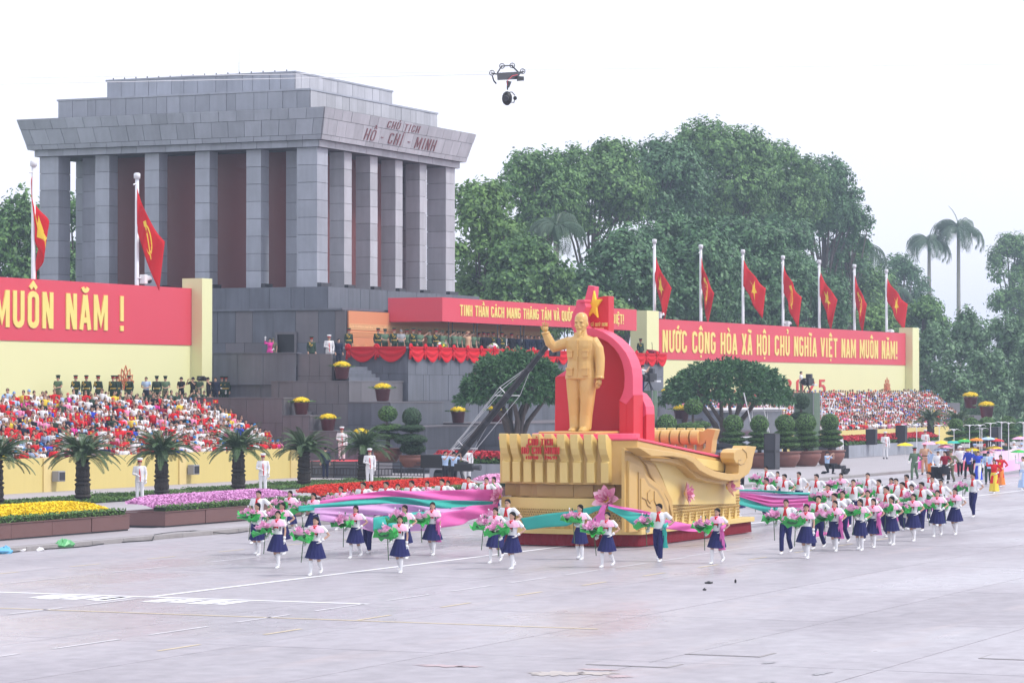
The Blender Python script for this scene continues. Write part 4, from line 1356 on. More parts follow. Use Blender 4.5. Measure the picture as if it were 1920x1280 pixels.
# ------------------------------------------------------------------ planters, lawns, flower beds
def leafy(name, x0, x1, y0, y1, zf, n, size, m, seed, parent, kind='stuff', up=1.0):
    """Dense small leaves or blossoms over a surface zf(x, y)."""
    rng = np.random.RandomState(seed)
    X = rng.uniform(x0, x1, n)
    Y_ = rng.uniform(y0, y1, n)
    Z = np.array([zf(a, b) for a, b in zip(X, Y_)]) + rng.uniform(-.03, .04, n)
    nr = rng.normal(size=(n, 3)) * .6 + np.array([0, -.25, up])
    nr /= np.linalg.norm(nr, axis=1, keepdims=True)
    o = obj(name, np_mesh(name, leaf_quads(np.stack([X, Y_, Z], 1), nr, size, 1.3, rng), 4, [m]), parent)
    o['kind'] = kind
    return o
def planter(label, x0, x1, y0, flower, seed, h=.55):
    y1 = y0 + 1.75
    t = thing('planter', label, 'planter', ((x0 + x1) / 2, y0 + .85, .12))
    box = keep(MB().box(x0 + .03, y0 + .03, .12, x1 - .03, y1 - .03, .12 + h - .05).build('box', M['joint']), t)
    n = max(3, int((x1 - x0) / 2.4))
    panels(box, 'plank', *south(y0 + .03, x0, x1, .19, .12 + h), n, 1, M['planter'], .02, .035)
    panels(box, 'plank', *west(x0 + .03, y1, y0, .19, .12 + h), 1, 1, M['planter'], .02, .035)
    MB().box(x0 - .02, y0 - .03, .12 + h, x1 + .02, y1, .12 + h + .03).build('rim', M['planter'], box)
    def hedge(a, b):
        return .12 + h + .20 + .015 * math.sin(a * 7)
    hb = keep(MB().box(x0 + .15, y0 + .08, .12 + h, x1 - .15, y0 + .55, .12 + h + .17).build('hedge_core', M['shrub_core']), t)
    keep(leafy('clipped_hedge', x0 + .1, x1 - .1, y0 + .02, y0 + .60, hedge, int((x1 - x0) * 130), .055, M['shrub'], seed, None), t)
    keep(leafy('clipped_hedge', x0 + .1, x1 - .1, y0 + .0, y0 + .10, lambda a, b: .12 + h + R.uniform(.02, .2), int((x1 - x0) * 70), .055, M['shrub'], seed + 1, None, up=.1), t)
    def bank(a, b):
        e = min(1.0, (a - x0 - .1) / 1.6, (x1 - .1 - a) / 1.6)
        return .12 + h + .12 + .36 * math.sin(PI / 2 * max(0, min(1, (b - y0 - .5) / .75))) * (.35 + .65 * math.sqrt(max(0, e)))
    rs = []
    for i in range(25):
        a = x0 + .2 + (x1 - x0 - .4) * i / 24
        rs.append([(a, y0 + .55 + 1.15 * j / 6, bank(a, y0 + .55 + 1.15 * j / 6) - .04) for j in range(7)])
    mb = MB()
    mb.rings(rs, cap=False, close=False)
    keep(mb.build('bank', flower, None, True), t)
    keep(leafy('flower_carpet', x0 + .15, x1 - .15, y0 + .55, y1, bank, int((x1 - x0) * 1000), .060, flower, seed + 2, None), t)
    return t
planter('brown planter with a bank of bright yellow flowers, cut by the frame', 70, 89.3, 54.1, M['fl_yel'], 101)
planter('brown planter with a bank of purple pink flowers and a clipped hedge', 91.7, 103.0, 54.1, M['fl_pur'], 104)
planter('brown planter of scarlet flowers behind the marching students', 104.4, 119.5, 54.1, M['fl_orange'], 107)
planter('brown planter of pink flowers beside the cameramen', 121, 134, 54.1, M['fl_pink'], 110)
def bed(label, x0, x1, y0, y1, seed):
    t = thing('lawn_bed', label, 'lawn bed', ((x0 + x1) / 2, (y0 + y1) / 2, .12), 0, 'grass beds with clipped edges')
    keep(MB().box(x0, y0, .10, x1, y1, .19).build('soil', M['shrub_core']), t)
    keep(leafy('turf', x0, x1, y0, y1, lambda a, b: .20, int((x1 - x0) * (y1 - y0) * 110), .07, M['grass'], seed, None, up=.6), t)
    keep(leafy('clipped_edge', x0, x1, y0 - .1, y0 + .45, lambda a, b: .16 + R.uniform(0, .14), int((x1 - x0) * 110), .06, M['shrub'], seed + 1, None, up=.4), t)
    keep(leafy('clipped_edge', x0 - .1, x0 + .5, y0, y1, lambda a, b: .16 + R.uniform(0, .14), int((y1 - y0) * 110), .06, M['shrub'], seed + 2, None, up=.4), t)
bed('grass bed under the cycad behind the yellow flowers', 107.5, 116.0, 68.6, 73, 121)
bed('grass bed under the cycad beside the first white guard', 117.3, 125.0, 69.0, 73.2, 124)
bed('grass bed under the cycad behind the purple flowers', 126.3, 133.5, 69.4, 73.6, 127)
bed('grass bed at the end of the yellow stand wall', 134.6, 141.0, 69.6, 74, 130)
bed('grass bed before the low fence and red carpet', 141.8, 146.0, 68.6, 73, 133)
bed('grass bed cut by the frame edge', 97.0, 106.4, 68.2, 72.6, 136)
def red_bed(label, x, y0, y1, h, seed, face='w', x1=None):
    t = thing('flower_bed', label, 'flower bed', (x, (y0 + y1) / 2, .12))
    xb = x1 if x1 else x + 2.2
    core = keep(MB().box(x, y0, .1, xb, y1, .12 + h).build('stone_box', M['joint']), t)
    if face == 'w':
        panels(core, 'stone_slab', *west(x, y1, y0, .12, .12 + h), 5, 1, M['stone'], .02, .04)
    panels(core, 'stone_slab', *south(y0, x, xb, .12, .12 + h), 2 if face == 'w' else 8, 1, M['stone'], .02, .04)
    zb = .12 + h
    fx = lambda a, b: zb + .30 + .32 * math.sin(PI * min(1, max(0, (a - x) / (xb - x)))) if face == 'w' else zb + .3 + .3 * math.sin(PI * min(1, max(0, (b - y0) / (y1 - y0))))
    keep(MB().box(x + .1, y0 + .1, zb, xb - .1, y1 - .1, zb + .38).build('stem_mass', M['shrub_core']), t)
    area = (xb - x) * (y1 - y0)
    keep(leafy('green_fringe', x - .05, x + .3 if face == 'w' else xb, y0, y1 if face == 'w' else y0 + .3, lambda a, b: zb + R.uniform(.02, .24), int(area * 60), .12, M['shrub'], seed, None, up=.2), t)
    keep(leafy('flower_carpet', x, xb, y0, y1, fx, int(area * 170), .12, M['fl_red'], seed + 1, None), t)
red_bed('crimson flower bed in a grey stone box behind the cameramen', 147.2, 62.0, 70.4, .86, 141)
red_bed('far crimson flower bed in a low stone box before the far stand', 203, 64.6, 66.8, .9, 144, 's', 226)
# ------------------------------------------------------------------ flags
def flag_pt(u, v, w, h, droop, seed, fold):
    """A point of a hanging flag: u along the fly, v down the hoist; local x away from the pole."""
    a = droop * (1 - .14 * u)
    x = u * w * math.cos(a) * (1 - fold * .35 * v * u)
    z = -v * h - u * w * math.sin(a) + .12 * w * u * u * (1 - v)
    y = .16 * w * math.sin(u * 6.0 + seed + v * 1.8) * min(1, u * 2.2) + .05 * w * math.sin(u * 13 + seed * 2 + v * 3)
    return Vector((x, y * fold, z))
def in_poly(pts, fn, mb, sub=3):
    """Fan of small triangles for a flat emblem, bent onto the cloth by fn."""
    c = (sum(p[0] for p in pts) / len(pts), sum(p[1] for p in pts) / len(pts))
    n = len(pts)
    for i in range(n):
        a, b = pts[i], pts[(i + 1) % n]
        for s in range(sub):
            t0, t1 = s / sub, (s + 1) / sub
            q = lambda p, t: (c[0] + (p[0] - c[0]) * t, c[1] + (p[1] - c[1]) * t)
            mb.face([fn(*q(a, t0)), fn(*q(a, t1)), fn(*q(b, t1)), fn(*q(b, t0))])
def star_pts(cu, cv, ru, rv):
    return [(cu + (ru if k % 2 == 0 else ru * .40) * math.sin(PI * k / 5), cv - (rv if k % 2 == 0 else rv * .40) * math.cos(PI * k / 5)) for k in range(10)]
def flag(label, px, ytop, ypole, Y, w, h, droop, seed, kind, ang, fold=1.0, cam_=False):
    tp = survey(px, ytop, Y=Y)
    t = thing('flagpole', label[0], 'flagpole', (tp.x, Y, .1), 0, 'white flagpoles')
    z = tp.z - .1
    MB().tube([(0, 0, 0), (0, 0, z)], [.15, .115], 10).build('pole', M['pole'], t, True)
    MB().lathe([(.10, z - .02), (.19, z), (.19, z + .28), (.12, z + .33), (.02, z + .34)], 12).build('cap', M['pole'], t, True)
    MB().tube([(0, 0, z - .35), (-.22, .06, z - .33), (-.27, .07, z - .38)], .045, 6).build('pulley_arm', M['pole'], t)
    if cam_:
        # camera housing on the pole
        s = thing('security_camera', cam_, 'camera', (tp.x + .28, Y - .30, survey(px, ypole, Y=Y).z))
        MB().box(-.2, -.18, -.28, .14, .18, .25).build('housing', M['white'], s, bevel=.03)
        MB().ell((.34, -.12, .02), (.19, .19, .2), 10, 6).build('dome', M['white'], s, True)
        MB().ell((.34, -.17, -.10), (.15, .15, .14), 10, 6).build('lens', M['black'], s, True)
        MB().tube([(-.2, .05, .05), (-.34, .2, .05)], .04, 6).build('arm', M['white'], s)
    f = thing('flag', label[1], 'flag', (tp.x - .16, Y - .10, tp.z - .55), ang, 'red flags on the poles')
    rs = []
    nu, nv = 18, 10
    for j in range(nv + 1):
        rs.append([flag_pt(i / nu, j / nv, w, h, droop, seed, fold) for i in range(nu + 1)])
    mb = MB()
    mb.rings(rs, cap=False, close=False)
    o = mb.build('cloth', M['flag'], f, True, normals=False)
    so = o.modifiers.new('thickness', 'SOLIDIFY')
    so.thickness = .012
    so.offset = 0
    for side in (-1, 1):
        def fn(u, v):
            u, v = min(max(u, 0), 1), min(max(v, 0), 1)
            e = 1e-3
            p = flag_pt(u, v, w, h, droop, seed, fold)
            n = (flag_pt(u + e, v, w, h, droop, seed, fold) - p).cross(flag_pt(u, v + e, w, h, droop, seed, fold) - p).normalized()
            return p + n * side * .016
        em = MB()
        r = .33 * h / w
        if kind == 'star':
            in_poly(star_pts(.5, .5, r, .33), fn, em)
            em.build('star', M['emblem'], f, normals=False)
        else:
            # hammer and sickle
            n = 16
            for i in range(n):
                a0, a1 = math.radians(-60 + 250 * i / n), math.radians(-60 + 250 * (i + 1) / n)
                w0, w1 = .07 * math.sin(PI * (i + .15) / (n + .3)) + .012, .07 * math.sin(PI * (i + 1.15) / (n + .3)) + .012
                P_ = lambda a, q: (.5 + (.25 + q) * math.sin(a) * h / w, .5 - (.25 + q) * math.cos(a))
                em.face([fn(*P_(a0, -w0 / 2)), fn(*P_(a0, w0 / 2)), fn(*P_(a1, w1 / 2)), fn(*P_(a1, -w1 / 2))])
            for seg in range(6):
                t0, t1 = seg / 6, (seg + 1) / 6
                q = lambda t, s_: (.5 + (-.20 + .46 * t + s_ * .03) * h / w, .5 + (-.22 + .46 * t - s_ * .03))
                em.face([fn(*q(t0, -1)), fn(*q(t0, 1)), fn(*q(t1, 1)), fn(*q(t1, -1))])
            hp = [(-.30, -.16), (-.14, -.32), (-.07, -.25), (-.23, -.09)]
            in_poly([(.5 + a * h / w, .5 + b) for a, b in hp], fn, em, 2)
            em.build('emblem', M['emblem'], f, normals=False)
    return f
A_ = -1.15
for a in [
    (('white flagpole in front of the end column of the hall', 'red flag with a star, folded narrow, before the end column of the hall'), 63, 312, 560, 91, 3.6, 2.7, 1.50, .4, 'star', -.1, .8),
    (('white flagpole with a camera box, in front of the middle hall columns', 'red flag with hammer and sickle hanging before the hall columns'), 257, 335, 523, 91, 3.9, 2.4, 1.33, 2.2, 'hs', -1.0, 0.6, 'white security camera on the flagpole before the hall columns'),
    (('white flagpole nearest the tribune end', 'red flag whose star is folded away, nearest the tribune end'), 1227, 456, 590, 87, 3.7, 2.3, 1.40, .2, 'star', A_, 1.2, 'white security camera on the flagpole nearest the tribune'),
    (('white flagpole second from the tribune', 'narrow folded red flag second from the tribune'), 1314, 466, 600, 87, 3.7, 2.3, 1.47, 1.6, 'hs', A_, 1.5),
    (('white flagpole third from the tribune', 'red flag spread open with its whole star showing'), 1393, 475, 600, 87, 3.5, 2.2, 1.1, 2.0, 'star', A_ + .2, 0.5),
    (('white flagpole fourth from the tribune', 'red flag with hammer and sickle in the middle of the far row'), 1468, 486, 607, 87, 3.7, 2.3, 1.25, 2.4, 'hs', A_ + .2, 0.7, 'white security camera on the middle flagpole of the far row'),
    (('white flagpole fifth from the tribune', 'red flag folded over its star, third from the far end'), 1536, 494, 600, 87, 3.6, 2.4, 1.26, .9, 'star', A_, 1.1),
    (('white flagpole sixth from the tribune', 'narrow red flag second from the far end'), 1602, 502, 600, 87, 3.5, 2.4, 1.42, 1.2, 'hs', A_, 1.1),
    (('white flagpole at the far end of the long banner', 'red flag with a star at the far end of the row'), 1662, 511, 622, 87, 3.7, 2.2, 1.08, 2.3, 'star', A_ + .2, 0.6, 'white security camera on the last flagpole'),
]:
    flag(a[0], *a[1:])

# ------------------------------------------------------------------ low fence
fence = thing('fence', 'low black metal fence before the red carpet landing', 'fence', (146.9, 74, .12))
for k in range(6):
    y = 70.6 + k * 1.36
    keep(MB().box(146.87, y - .03, .12, 146.93, y + .03, 1.05).build('post', M['metal_dark']), fence)
for z in (.28, .62, .80, .98):
    keep(MB().box(146.88, 70.6, z, 146.92, 77.4, z + .045).build('rail', M['metal_dark']), fence)
for k in range(5):
    y0 = 70.6 + k * 1.36
    for q in range(6):
        y = y0 + .18 + q * .2
        keep(MB().box(146.885, y - .016, .32, 146.915, y + .016, .62).build('bar', M['metal_dark']), fence)
    keep(MB().box(146.885, y0 + .4, .66, 146.915, y0 + .96, .69).build('bar', M['metal_dark']), fence)

# ------------------------------------------------------------------ camera crane
crane = thing('camera_crane', 'long black camera crane arm with white stay cables, behind the float', 'camera crane', (139, 65.5, .12))
def Kr(o):
    return keep(o, crane)
cb = survey(855, 862, X=141)
ct = survey(1032, 640, X=139.5)
pts = [cb.lerp(ct, f) for f in (-.05, .25, .5, .75, 1.0)]
Kr(MB().tube(pts, [.20, .20, .185, .165, .13], 8).build('arm', M['black']))
for f in (.12, .33, .56, .78, .9):
    q = cb.lerp(ct, f)
    Kr(MB().tube([q - (ct - cb).normalized() * .1, q + (ct - cb).normalized() * .1], .225 - .07 * f, 8).build('arm_clamp', M['metal_dark']))
dirn = (ct - cb).normalized()
sidev = dirn.cross(Vector((1, 0, 0))).normalized()
upw = sidev if sidev.z > 0 else -sidev
stays = [(.02, .62), (.10, .62), (.55, .62)]
a0, a1 = cb.lerp(ct, .02), cb.lerp(ct, .82)
for (fm, hh) in ((.10, .75), (.03, .7), (.55, .75)):
    q = cb.lerp(ct, fm)
    Kr(MB().tube([q, q + upw * hh * .8], .024, 5).build('strut', M['white']))
    Kr(MB().tube([q + Vector((0, .7, 0)), q - Vector((0, .7, 0))], .024, 5).build('strut', M['white']))
def st_line(p, q, r=.016):
    Kr(MB().tube([p, q], r, 4).build('stay_cable', M['silver']))
m55, m10 = cb.lerp(ct, .55), cb.lerp(ct, .08)
for o in (upw * .6, Vector((0, .7, 0)), Vector((0, -.7, 0))):
    st_line(a0 + o * .9, m55 + o, .018)
    st_line(m55 + o, a1, .018)
    st_line(a0 + o * .9, cb.lerp(ct, .45), .014)
st_line(m10 + upw * .6, m55 + upw * .35, .012)
st_line(m10 + Vector((0, .8, 0)), m55 + Vector((0, .5, 0)), .014)
head = survey(1040, 660, X=139.5)
Kr(MB().tube([ct, ct + Vector((0, -.1, -.5))], .10, 8).build('head_mount', M['black']))
hb = Kr(MB().box(ct.x - .25, ct.y - .45, ct.z - .75, ct.x + .25, ct.y - .02, ct.z - .42).build('camera_head', M['black'], bevel=.03))
MB().tube([(ct.x - .25, ct.y - .25, ct.z - .6), (ct.x - .55, ct.y - .25, ct.z - .6)], .09, 10).build('lens', M['metal_dark'], hb)
g0 = Vector((cb.x, cb.y, .12))
for a in (0, 2.1, 4.2):
    Kr(MB().tube([g0 + Vector((0, 0, 1.5)), g0 + Vector((math.cos(a) * .9, math.sin(a) * .9, 0))], .05, 6).build('tripod_leg', M['metal_dark']))
Kr(MB().tube([g0 + Vector((0, 0, 1.2)), cb], .12, 8).build('column', M['black']))
tail = cb - dirn * 1.2
Kr(MB().tube([cb, tail], [.2, .16], 8).build('tail_boom', M['black']))
Kr(MB().tube([tail + Vector((0, -.4, 0)), tail + Vector((0, .4, 0))], .34, 12).build('counterweight', M['black']))
Kr(MB().box(g0.x - .3, g0.y + .7, .9, g0.x + .3, g0.y + 1.9, 1.6).build('monitor_box', M['black'], bevel=.05))

# ------------------------------------------------------------------ cable camera over the square
sp = survey(950, 150, Y=52)
cab = thing('cable_camera', 'black cable camera rig with pulley wheels hanging in the sky', 'cable camera', sp)
kk = k_at(950, 52)
def cpt(px, py, d=0.0):
    """Rig drawing: sight position relative to its middle, on the plane Y=52 + d."""
    v = survey(px, py, Y=52 + d) - sp
    return v
CS = 120 / 1396
def cp(x, y, d=0.0):
    return cpt(900 + x * CS, 100 + y * CS, d)
MB().hexa([cp(380, 590, -.12), cp(820, 570, -.12), cp(820, 570, .12), cp(380, 590, .12), cp(370, 430, -.12), cp(900, 400, -.12), cp(900, 400, .12), cp(370, 430, .12)]).build('chassis', M['metal_dark'], cab)
for a, b in (((380, 430), (470, 290)), ((470, 285), (560, 275)), ((560, 275), (680, 270)), ((690, 270), (830, 410)), ((820, 470), (950, 400)), ((380, 460), (260, 440)), ((270, 500), (300, 600)), ((300, 600), (350, 660)), ((600, 600), (600, 800)), ((600, 850), (700, 850)), ((700, 850), (760, 920)), ((760, 960), (740, 1080)), ((740, 1075), (640, 1070))):
    MB().tube([cp(*a), cp(*b)], .032 if a[1] < 620 else .022, 6).build('strut', M['metal_dark'], cab)
for (x, y) in ((260, 430), (480, 280), (705, 270), (930, 395)):
    c0 = cp(x, y)
    wv = []
    for q in range(17):
        a = 2 * PI * q / 16
        wv.append(c0 + RGT * (4.6 * kk * math.cos(a)) + Vector((0, 0, 4.6 * kk * math.sin(a))))
    w_ = MB().tube(wv, .018, 5, False).build('pulley_wheel', M['metal_dark'], cab)
    for q in range(0, 16, 4):
        MB().tube([c0, wv[q]], .009, 4).build('spoke', M['metal_grey'], w_)
    MB().ell(c0, .035, 6, 4).build('hub', M['metal_grey'], w_)
MB().hexa([cp(800, 610, -.2), cp(960, 600, -.2), cp(960, 600, .1), cp(800, 610, .1), cp(820, 500, -.2), cp(960, 510, -.2), cp(960, 510, .1), cp(820, 500, .1)]).build('winch_motor', M['black'], cab)
MB().hexa([cp(600, 760, -.1), cp(640, 750, -.1), cp(640, 750, .1), cp(600, 760, .1), cp(570, 600, -.1), cp(690, 620, -.1), cp(690, 620, .1), cp(570, 600, .1)]).build('gimbal_neck', M['black'], cab)
gm = MB().ell(cp(590, 985), (.22, .22, .30), 10, 8).build('camera_body', M['black'], cab, True)
MB().tube([cp(560, 985, -.1), cp(555, 990, -.5)], .13, 10).build('lens', M['metal_dark'], gm)
MB().ell(cp(765, 980), .09, 8, 5).build('camera_motor', M['black'], cab)
MB().tube([cp(820, 470, -.13), cp(700, 500, -.16), cp(600, 600, -.14), cp(590, 700, -.1)], .014, 4).build('red_cable', M['red'], cab)
for nm, d0, ex in (('upper', .0, None),):
    pass
e1, e2 = sp + Vector((60, -46, 5.0)), sp + Vector((-38, 62, -1.6))
cw = thing('support_cable', 'thin pale support cable running across the sky to the rig', 'cable', sp)
MB().tube([e2 - sp, cp(260, 400)], .012, 4).build('cable_strand', M['white'], cw)
MB().tube([cp(930, 360), e1 - sp], .012, 4).build('cable_strand', M['white'], cw)
MB().tube([(e2 - sp) + Vector((0, 0, -.6)), cp(270, 460)], .012, 4).build('cable_strand', M['white'], cw)

# ------------------------------------------------------------------ netted camera towers, booth, loudspeakers
def tower(label, px0, px1, ytop, Y, label2):
    a = survey((px0 + px1) / 2, ytop, Y=Y)
    t = thing('camera_tower', label, 'camera tower', (a.x, Y, .12))
    h = a.z - .12
    w = (px1 - px0) * k_at(px0, Y) / 1.32 / 2
    mb = MB()
    n = 12
    rs = []
    for z in (0, .35, .7, 1.0):
        ring = []
        for (x0, y0, x1, y1) in ((-w, -w, w, -w), (w, -w, w, w), (w, w, -w, w), (-w, w, -w, -w)):
            for q in range(n):
                u = q / n
                ring.append((x0 + (x1 - x0) * u + .05 * math.sin(q * 2.1 + z * 5), y0 + (y1 - y0) * u + .05 * math.cos(q * 1.7 + z * 4), h * z))
        rs.append(ring)
    mb.rings(rs, cap=False)
    mb.build('netting', M['net'], t, True, normals=False)
    MB().box(-w + .05, -w + .05, h - .12, w - .05, w - .05, h - .02).build('platform', M['metal_grey'], t)
    for (x, y) in ((-w, -w), (w, -w), (-w, w), (w, w)):
        MB().tube([(x, y, 0), (x, y, h + .02)], .04, 6).build('post', M['metal_grey'], t)
    c = thing('broadcast_camera', label2, 'camera', (t.location.x, Y - .1 * w, t.location.z + h))
    MB().box(-.5, -.25, .55, .7, .25, 1.05).build('body', M['black'], c, bevel=.05)
    MB().tube([(-.5, 0, .8), (-1.1, 0, .78)], [.16, .20], 10).build('lens', M['black'], c)
    MB().box(.1, -.2, 1.05, .5, .2, 1.35).build('viewfinder', M['metal_dark'], c, bevel=.03)
    MB().box(.25, -.42, .5, .95, .42, .62).build('rain_cover', M['silver'], c, bevel=.03)
    for q in (0, 2.1, 4.2):
        MB().tube([(0, 0, .55), (.4 * math.cos(q), .4 * math.sin(q), 0)], .035, 5).build('tripod_leg', M['metal_dark'], c)
    return t
tower('green netted camera tower beside the red float back', 1200, 1232, 732, 67, 'black broadcast camera on the netted tower beside the float')
tower('green netted camera tower in front of the far crowd', 1488, 1538, 736, 69, 'broadcast camera under a pale rain cover on the second tower')
# scaffold beside the second tower
s = thing('scaffold', 'white pipe scaffold between the netted tower and the far crowd', 'scaffold', survey(1548, 812, Y=70))
s.location.z = .12
for x in (-.6, .6):
    for y in (-.5, .5):
        MB().tube([(x, y, 0), (x, y, 4.2)], .035, 5).build('upright', M['white'], s)
for z in (.8, 1.9, 3.0, 4.1):
    for (p, q) in (((-.6, -.5), (.6, -.5)), ((-.6, .5), (.6, .5)), ((-.6, -.5), (-.6, .5)), ((.6, -.5), (.6, .5))):
        MB().tube([(*p, z), (*q, z)], .028, 5).build('crossbar', M['white'], s)
for z in (.8, 3.0):
    MB().tube([(-.6, -.5, z), (.6, -.5, z + 1.1)], .024, 5).build('brace', M['white'], s)
# commentary booth
bz = survey(1350, 850, Y=72.5)
be = survey(1466, 850, Y=72.5)
bt = thing('booth', 'grey commentary booth with dark glass under the broad domed tree', 'booth', ((bz.x + be.x) / 2, 72.5, .12))
bw = (be.x - bz.x) / 2
ztop = survey(1400, 765, Y=72.5).z - .12
MB().box(-bw, 0, 0, bw, 2.4, ztop - .12).build('wall', M['booth'], bt)
MB().box(-bw - .25, -.35, ztop - .12, bw + .25, 2.6, ztop).build('roof', M['white'], bt)
for k in range(4):
    x0 = -bw + .15 + k * (2 * bw - .2) / 4
    x1 = x0 + (2 * bw - .2) / 4 - .12
    wn = MB().box(x0, -.03, ztop * .42, x1, .02, ztop - .25).build('window', M['glass'], bt)
    for (p, q, r_, s_) in ((x0 - .05, ztop * .42 - .07, x1 + .05, ztop * .42), (x0 - .05, ztop - .25, x1 + .05, ztop - .18)):
        MB().box(p, -.06, q, r_, .02, s_).build('frame', M['white'], wn)
    MB().box(x1, -.06, ztop * .42, x1 + .07, .02, ztop - .25).build('frame', M['white'], wn)
    MB().box(x0, -.03, .1, x1, .0, ztop * .40).build('panel', M['booth'], bt)
for (px, lb) in ((1425, 'thin white stay pole leaning against the booth'), (1455, 'second thin white stay pole leaning beside the booth')):
    p = survey(px, 840, Y=66)
    t = thing('stay_pole', lb, 'pole', (p.x, 66, .12))
    MB().tube([(0, 0, 0), (-.9, .8, 4.6)], .035, 5).build('tube', M['white'], t)
    MB().lathe([(.12, 0), (.12, .03), (.04, .05)], 8).build('foot', M['metal_grey'], t)
def loudspeaker(label, px, ytop, Y, w, zb=.12, m='black', h=None, d=.7):
    a = survey(px, ytop, Y=Y)
    t = thing('loudspeaker', label, 'loudspeaker', (a.x, Y, zb))
    hh = h or (a.z - zb)
    MB().box(-w / 2, -d / 2, 0, w / 2, d / 2, hh).build('cabinet', M[m], t, bevel=.03)
    n = max(1, int(hh / .8))
    for k in range(n):
        MB().box(-w / 2 + .06, -d / 2 - .02, hh * (k + .08) / n, w / 2 - .06, -d / 2 - .001, hh * (k + .92) / n).build('grille', M['metal_dark'], t)
        MB().box(-w / 2 - .02, -d / 2 + .06, hh * (k + .08) / n, -w / 2 - .001, d / 2 - .06, hh * (k + .92) / n).build('grille', M['metal_dark'], t)
    return t
loudspeaker('tall black loudspeaker tower among the potted bushes', 1447, 812, 60, .95)
loudspeaker('dark loudspeaker tower among the far pot bushes by the frame edge', 1866, 800, 58, 1.1)
loudspeaker('black monitor speaker at the end of the far crimson flower bed', 1690, 820, 64.4, .7, 1.0, h=1.3)
loudspeaker('black monitor speaker in the middle of the far crimson flower bed', 1634, 824, 64.3, .6, 1.0, h=1.1)

# ------------------------------------------------------------------ parade float
FL = thing('parade_float', 'golden parade float with lotus ornaments, scroll rails and red curved back', 'parade float', (93, 37.6, 0))
def F(o):
    return keep(o, FL)
YC, HW = 37.62, 2.32
def fx(y, off=0.0):
    q = (y - YC) / (HW + off)
    return 88.95 - off - .60 * (1 - q * q)
def outline(off, xr, n=18):
    ys = [YC + HW + off - 2 * (HW + off) * i / n for i in range(n + 1)]
    return [(fx(y, off), y) for y in ys] + [(xr, YC - HW - off), (xr, YC + HW + off)]
def slabz(name, off, xr, z0, z1, m, zr0=None, zr1=None, bevel=.012):
    """A storey of the body; zr0 and zr1 are its heights at the tail."""
    pl = outline(off, xr)
    lin = lambda z, zr, x: z if zr is None else z + (zr - z) * max(0, (x - 90) / (xr - 90))
    mb = MB()
    mb.prism(pl, lambda x, y: (x, y, lin(z0, zr0, x)), lambda x, y: (x, y, lin(z1, zr1, x)))
    return F(mb.build(name, m, bevel=bevel))
# pleated skirt
pl = outline(.18, 99.2, 60)
per = []
for i in range(len(pl)):
    a, b = Vector(pl[i]), Vector(pl[(i + 1) % len(pl)])
    n = max(1, int((b - a).length / .035))
    per += [a.lerp(b, k / n) for k in range(n)]
rs = []
for z, am in ((0.03, .045), (.2, .03), (.40, .012)):
    rs.append([(p.x - (p.x - 93) * am * .10 * (1 if k % 4 < 2 else -1) * .5, p.y - (p.y - YC) * am * .35 * (1 if k % 4 < 2 else -1), z) for k, p in enumerate(per)])
mb = MB()
mb.rings(rs, cap=False)
F(mb.build('skirt', M['velvet'], None, True))
F(MB().box(89.6, 35.8, .05, 98.6, 39.4, .40).build('chassis', M['black']))
for x in (91.2, 96.8):
    for y in (36.0, 39.2):
        w_ = F(MB().tube([(x, y - .13, .34), (x, y + .13, .34)], .33, 16).build('wheel', M['black']))
slabz('base_ledge', .30, 99.3, .40, .56, M['gold_pale'])
slabz('lower_wall', .03, 98.5, .56, 1.52, M['gold_pale'])
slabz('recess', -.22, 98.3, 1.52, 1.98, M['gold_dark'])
slabz('upper_body', .06, 98.5, 1.96, 3.36, M['gold'], 1.6, 2.42)
slabz('deck', .10, 98.9, 3.37, 3.45, M['pink_red'], 2.43, 2.50)
# carved lattice bands on the base
def lattice(mb, p, ux, w, h, nx, nz, d):
    for i in range(nx):
        for j in range(nz):
            c = Vector(p) + Vector(ux) * (w * (i + .5 + .5 * (j % 2)) / nx) + Vector((0, 0, h * (j + .5) / nz))
            a, b = Vector(ux) * w / nx * .36, Vector((0, 0, h / nz * .40))
            q = [c - a, c - b, c + a, c + b]
            n = Vector(d)
            mb.add([x for x in q] + [x * .55 + c * .45 + n for x in q], [(0, 1, 5, 4), (1, 2, 6, 5), (2, 3, 7, 6), (3, 0, 4, 7), (4, 5, 6, 7)])
mb = MB()
n = 18
for i in range(n):
    y1, y0 = YC + HW - 2 * HW * i / n, YC + HW - 2 * HW * (i + 1) / n
    a, b = Vector((fx(y1, .03) - .01, y1, .78)), Vector((fx(y0, .03) - .01, y0, .78))
    lattice(mb, a, (b - a).normalized(), (b - a).length, .42, 3, 5, (-.05, 0, 0))
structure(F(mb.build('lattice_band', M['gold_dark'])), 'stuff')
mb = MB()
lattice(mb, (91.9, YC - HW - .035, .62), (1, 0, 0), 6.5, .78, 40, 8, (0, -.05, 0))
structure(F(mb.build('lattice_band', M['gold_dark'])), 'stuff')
for k in range(14):
    y = YC + HW - .25 - k * .325
    F(MB().box(fx(y, .03) - .04, y - .08, .56, fx(y, .03) + .02, y + .08, .80).build('base_block', M['gold']))
for k in range(10):
    x = 92.2 + k * .64
    mb = MB()
    for s_ in range(4):
        q = s_ / 4
        mb.box(x - .12 * (1 - q), YC - HW - .10, .56 + .09 * s_, x + .12 * (1 - q), YC - HW + .0, .56 + .09 * (s_ + 1))
    F(mb.build('leaf_ornament', M['gold_pale']))
# band above the base and window-like recess panes
for k in range(7):
    y = YC + HW - .35 - k * .66
    F(MB().box(fx(y, -.22) - .03, y - .31, 1.56, fx(y, -.22) + .10, y + .31, 1.94).build('recess_panel', M['gold_dark'], bevel=.01))
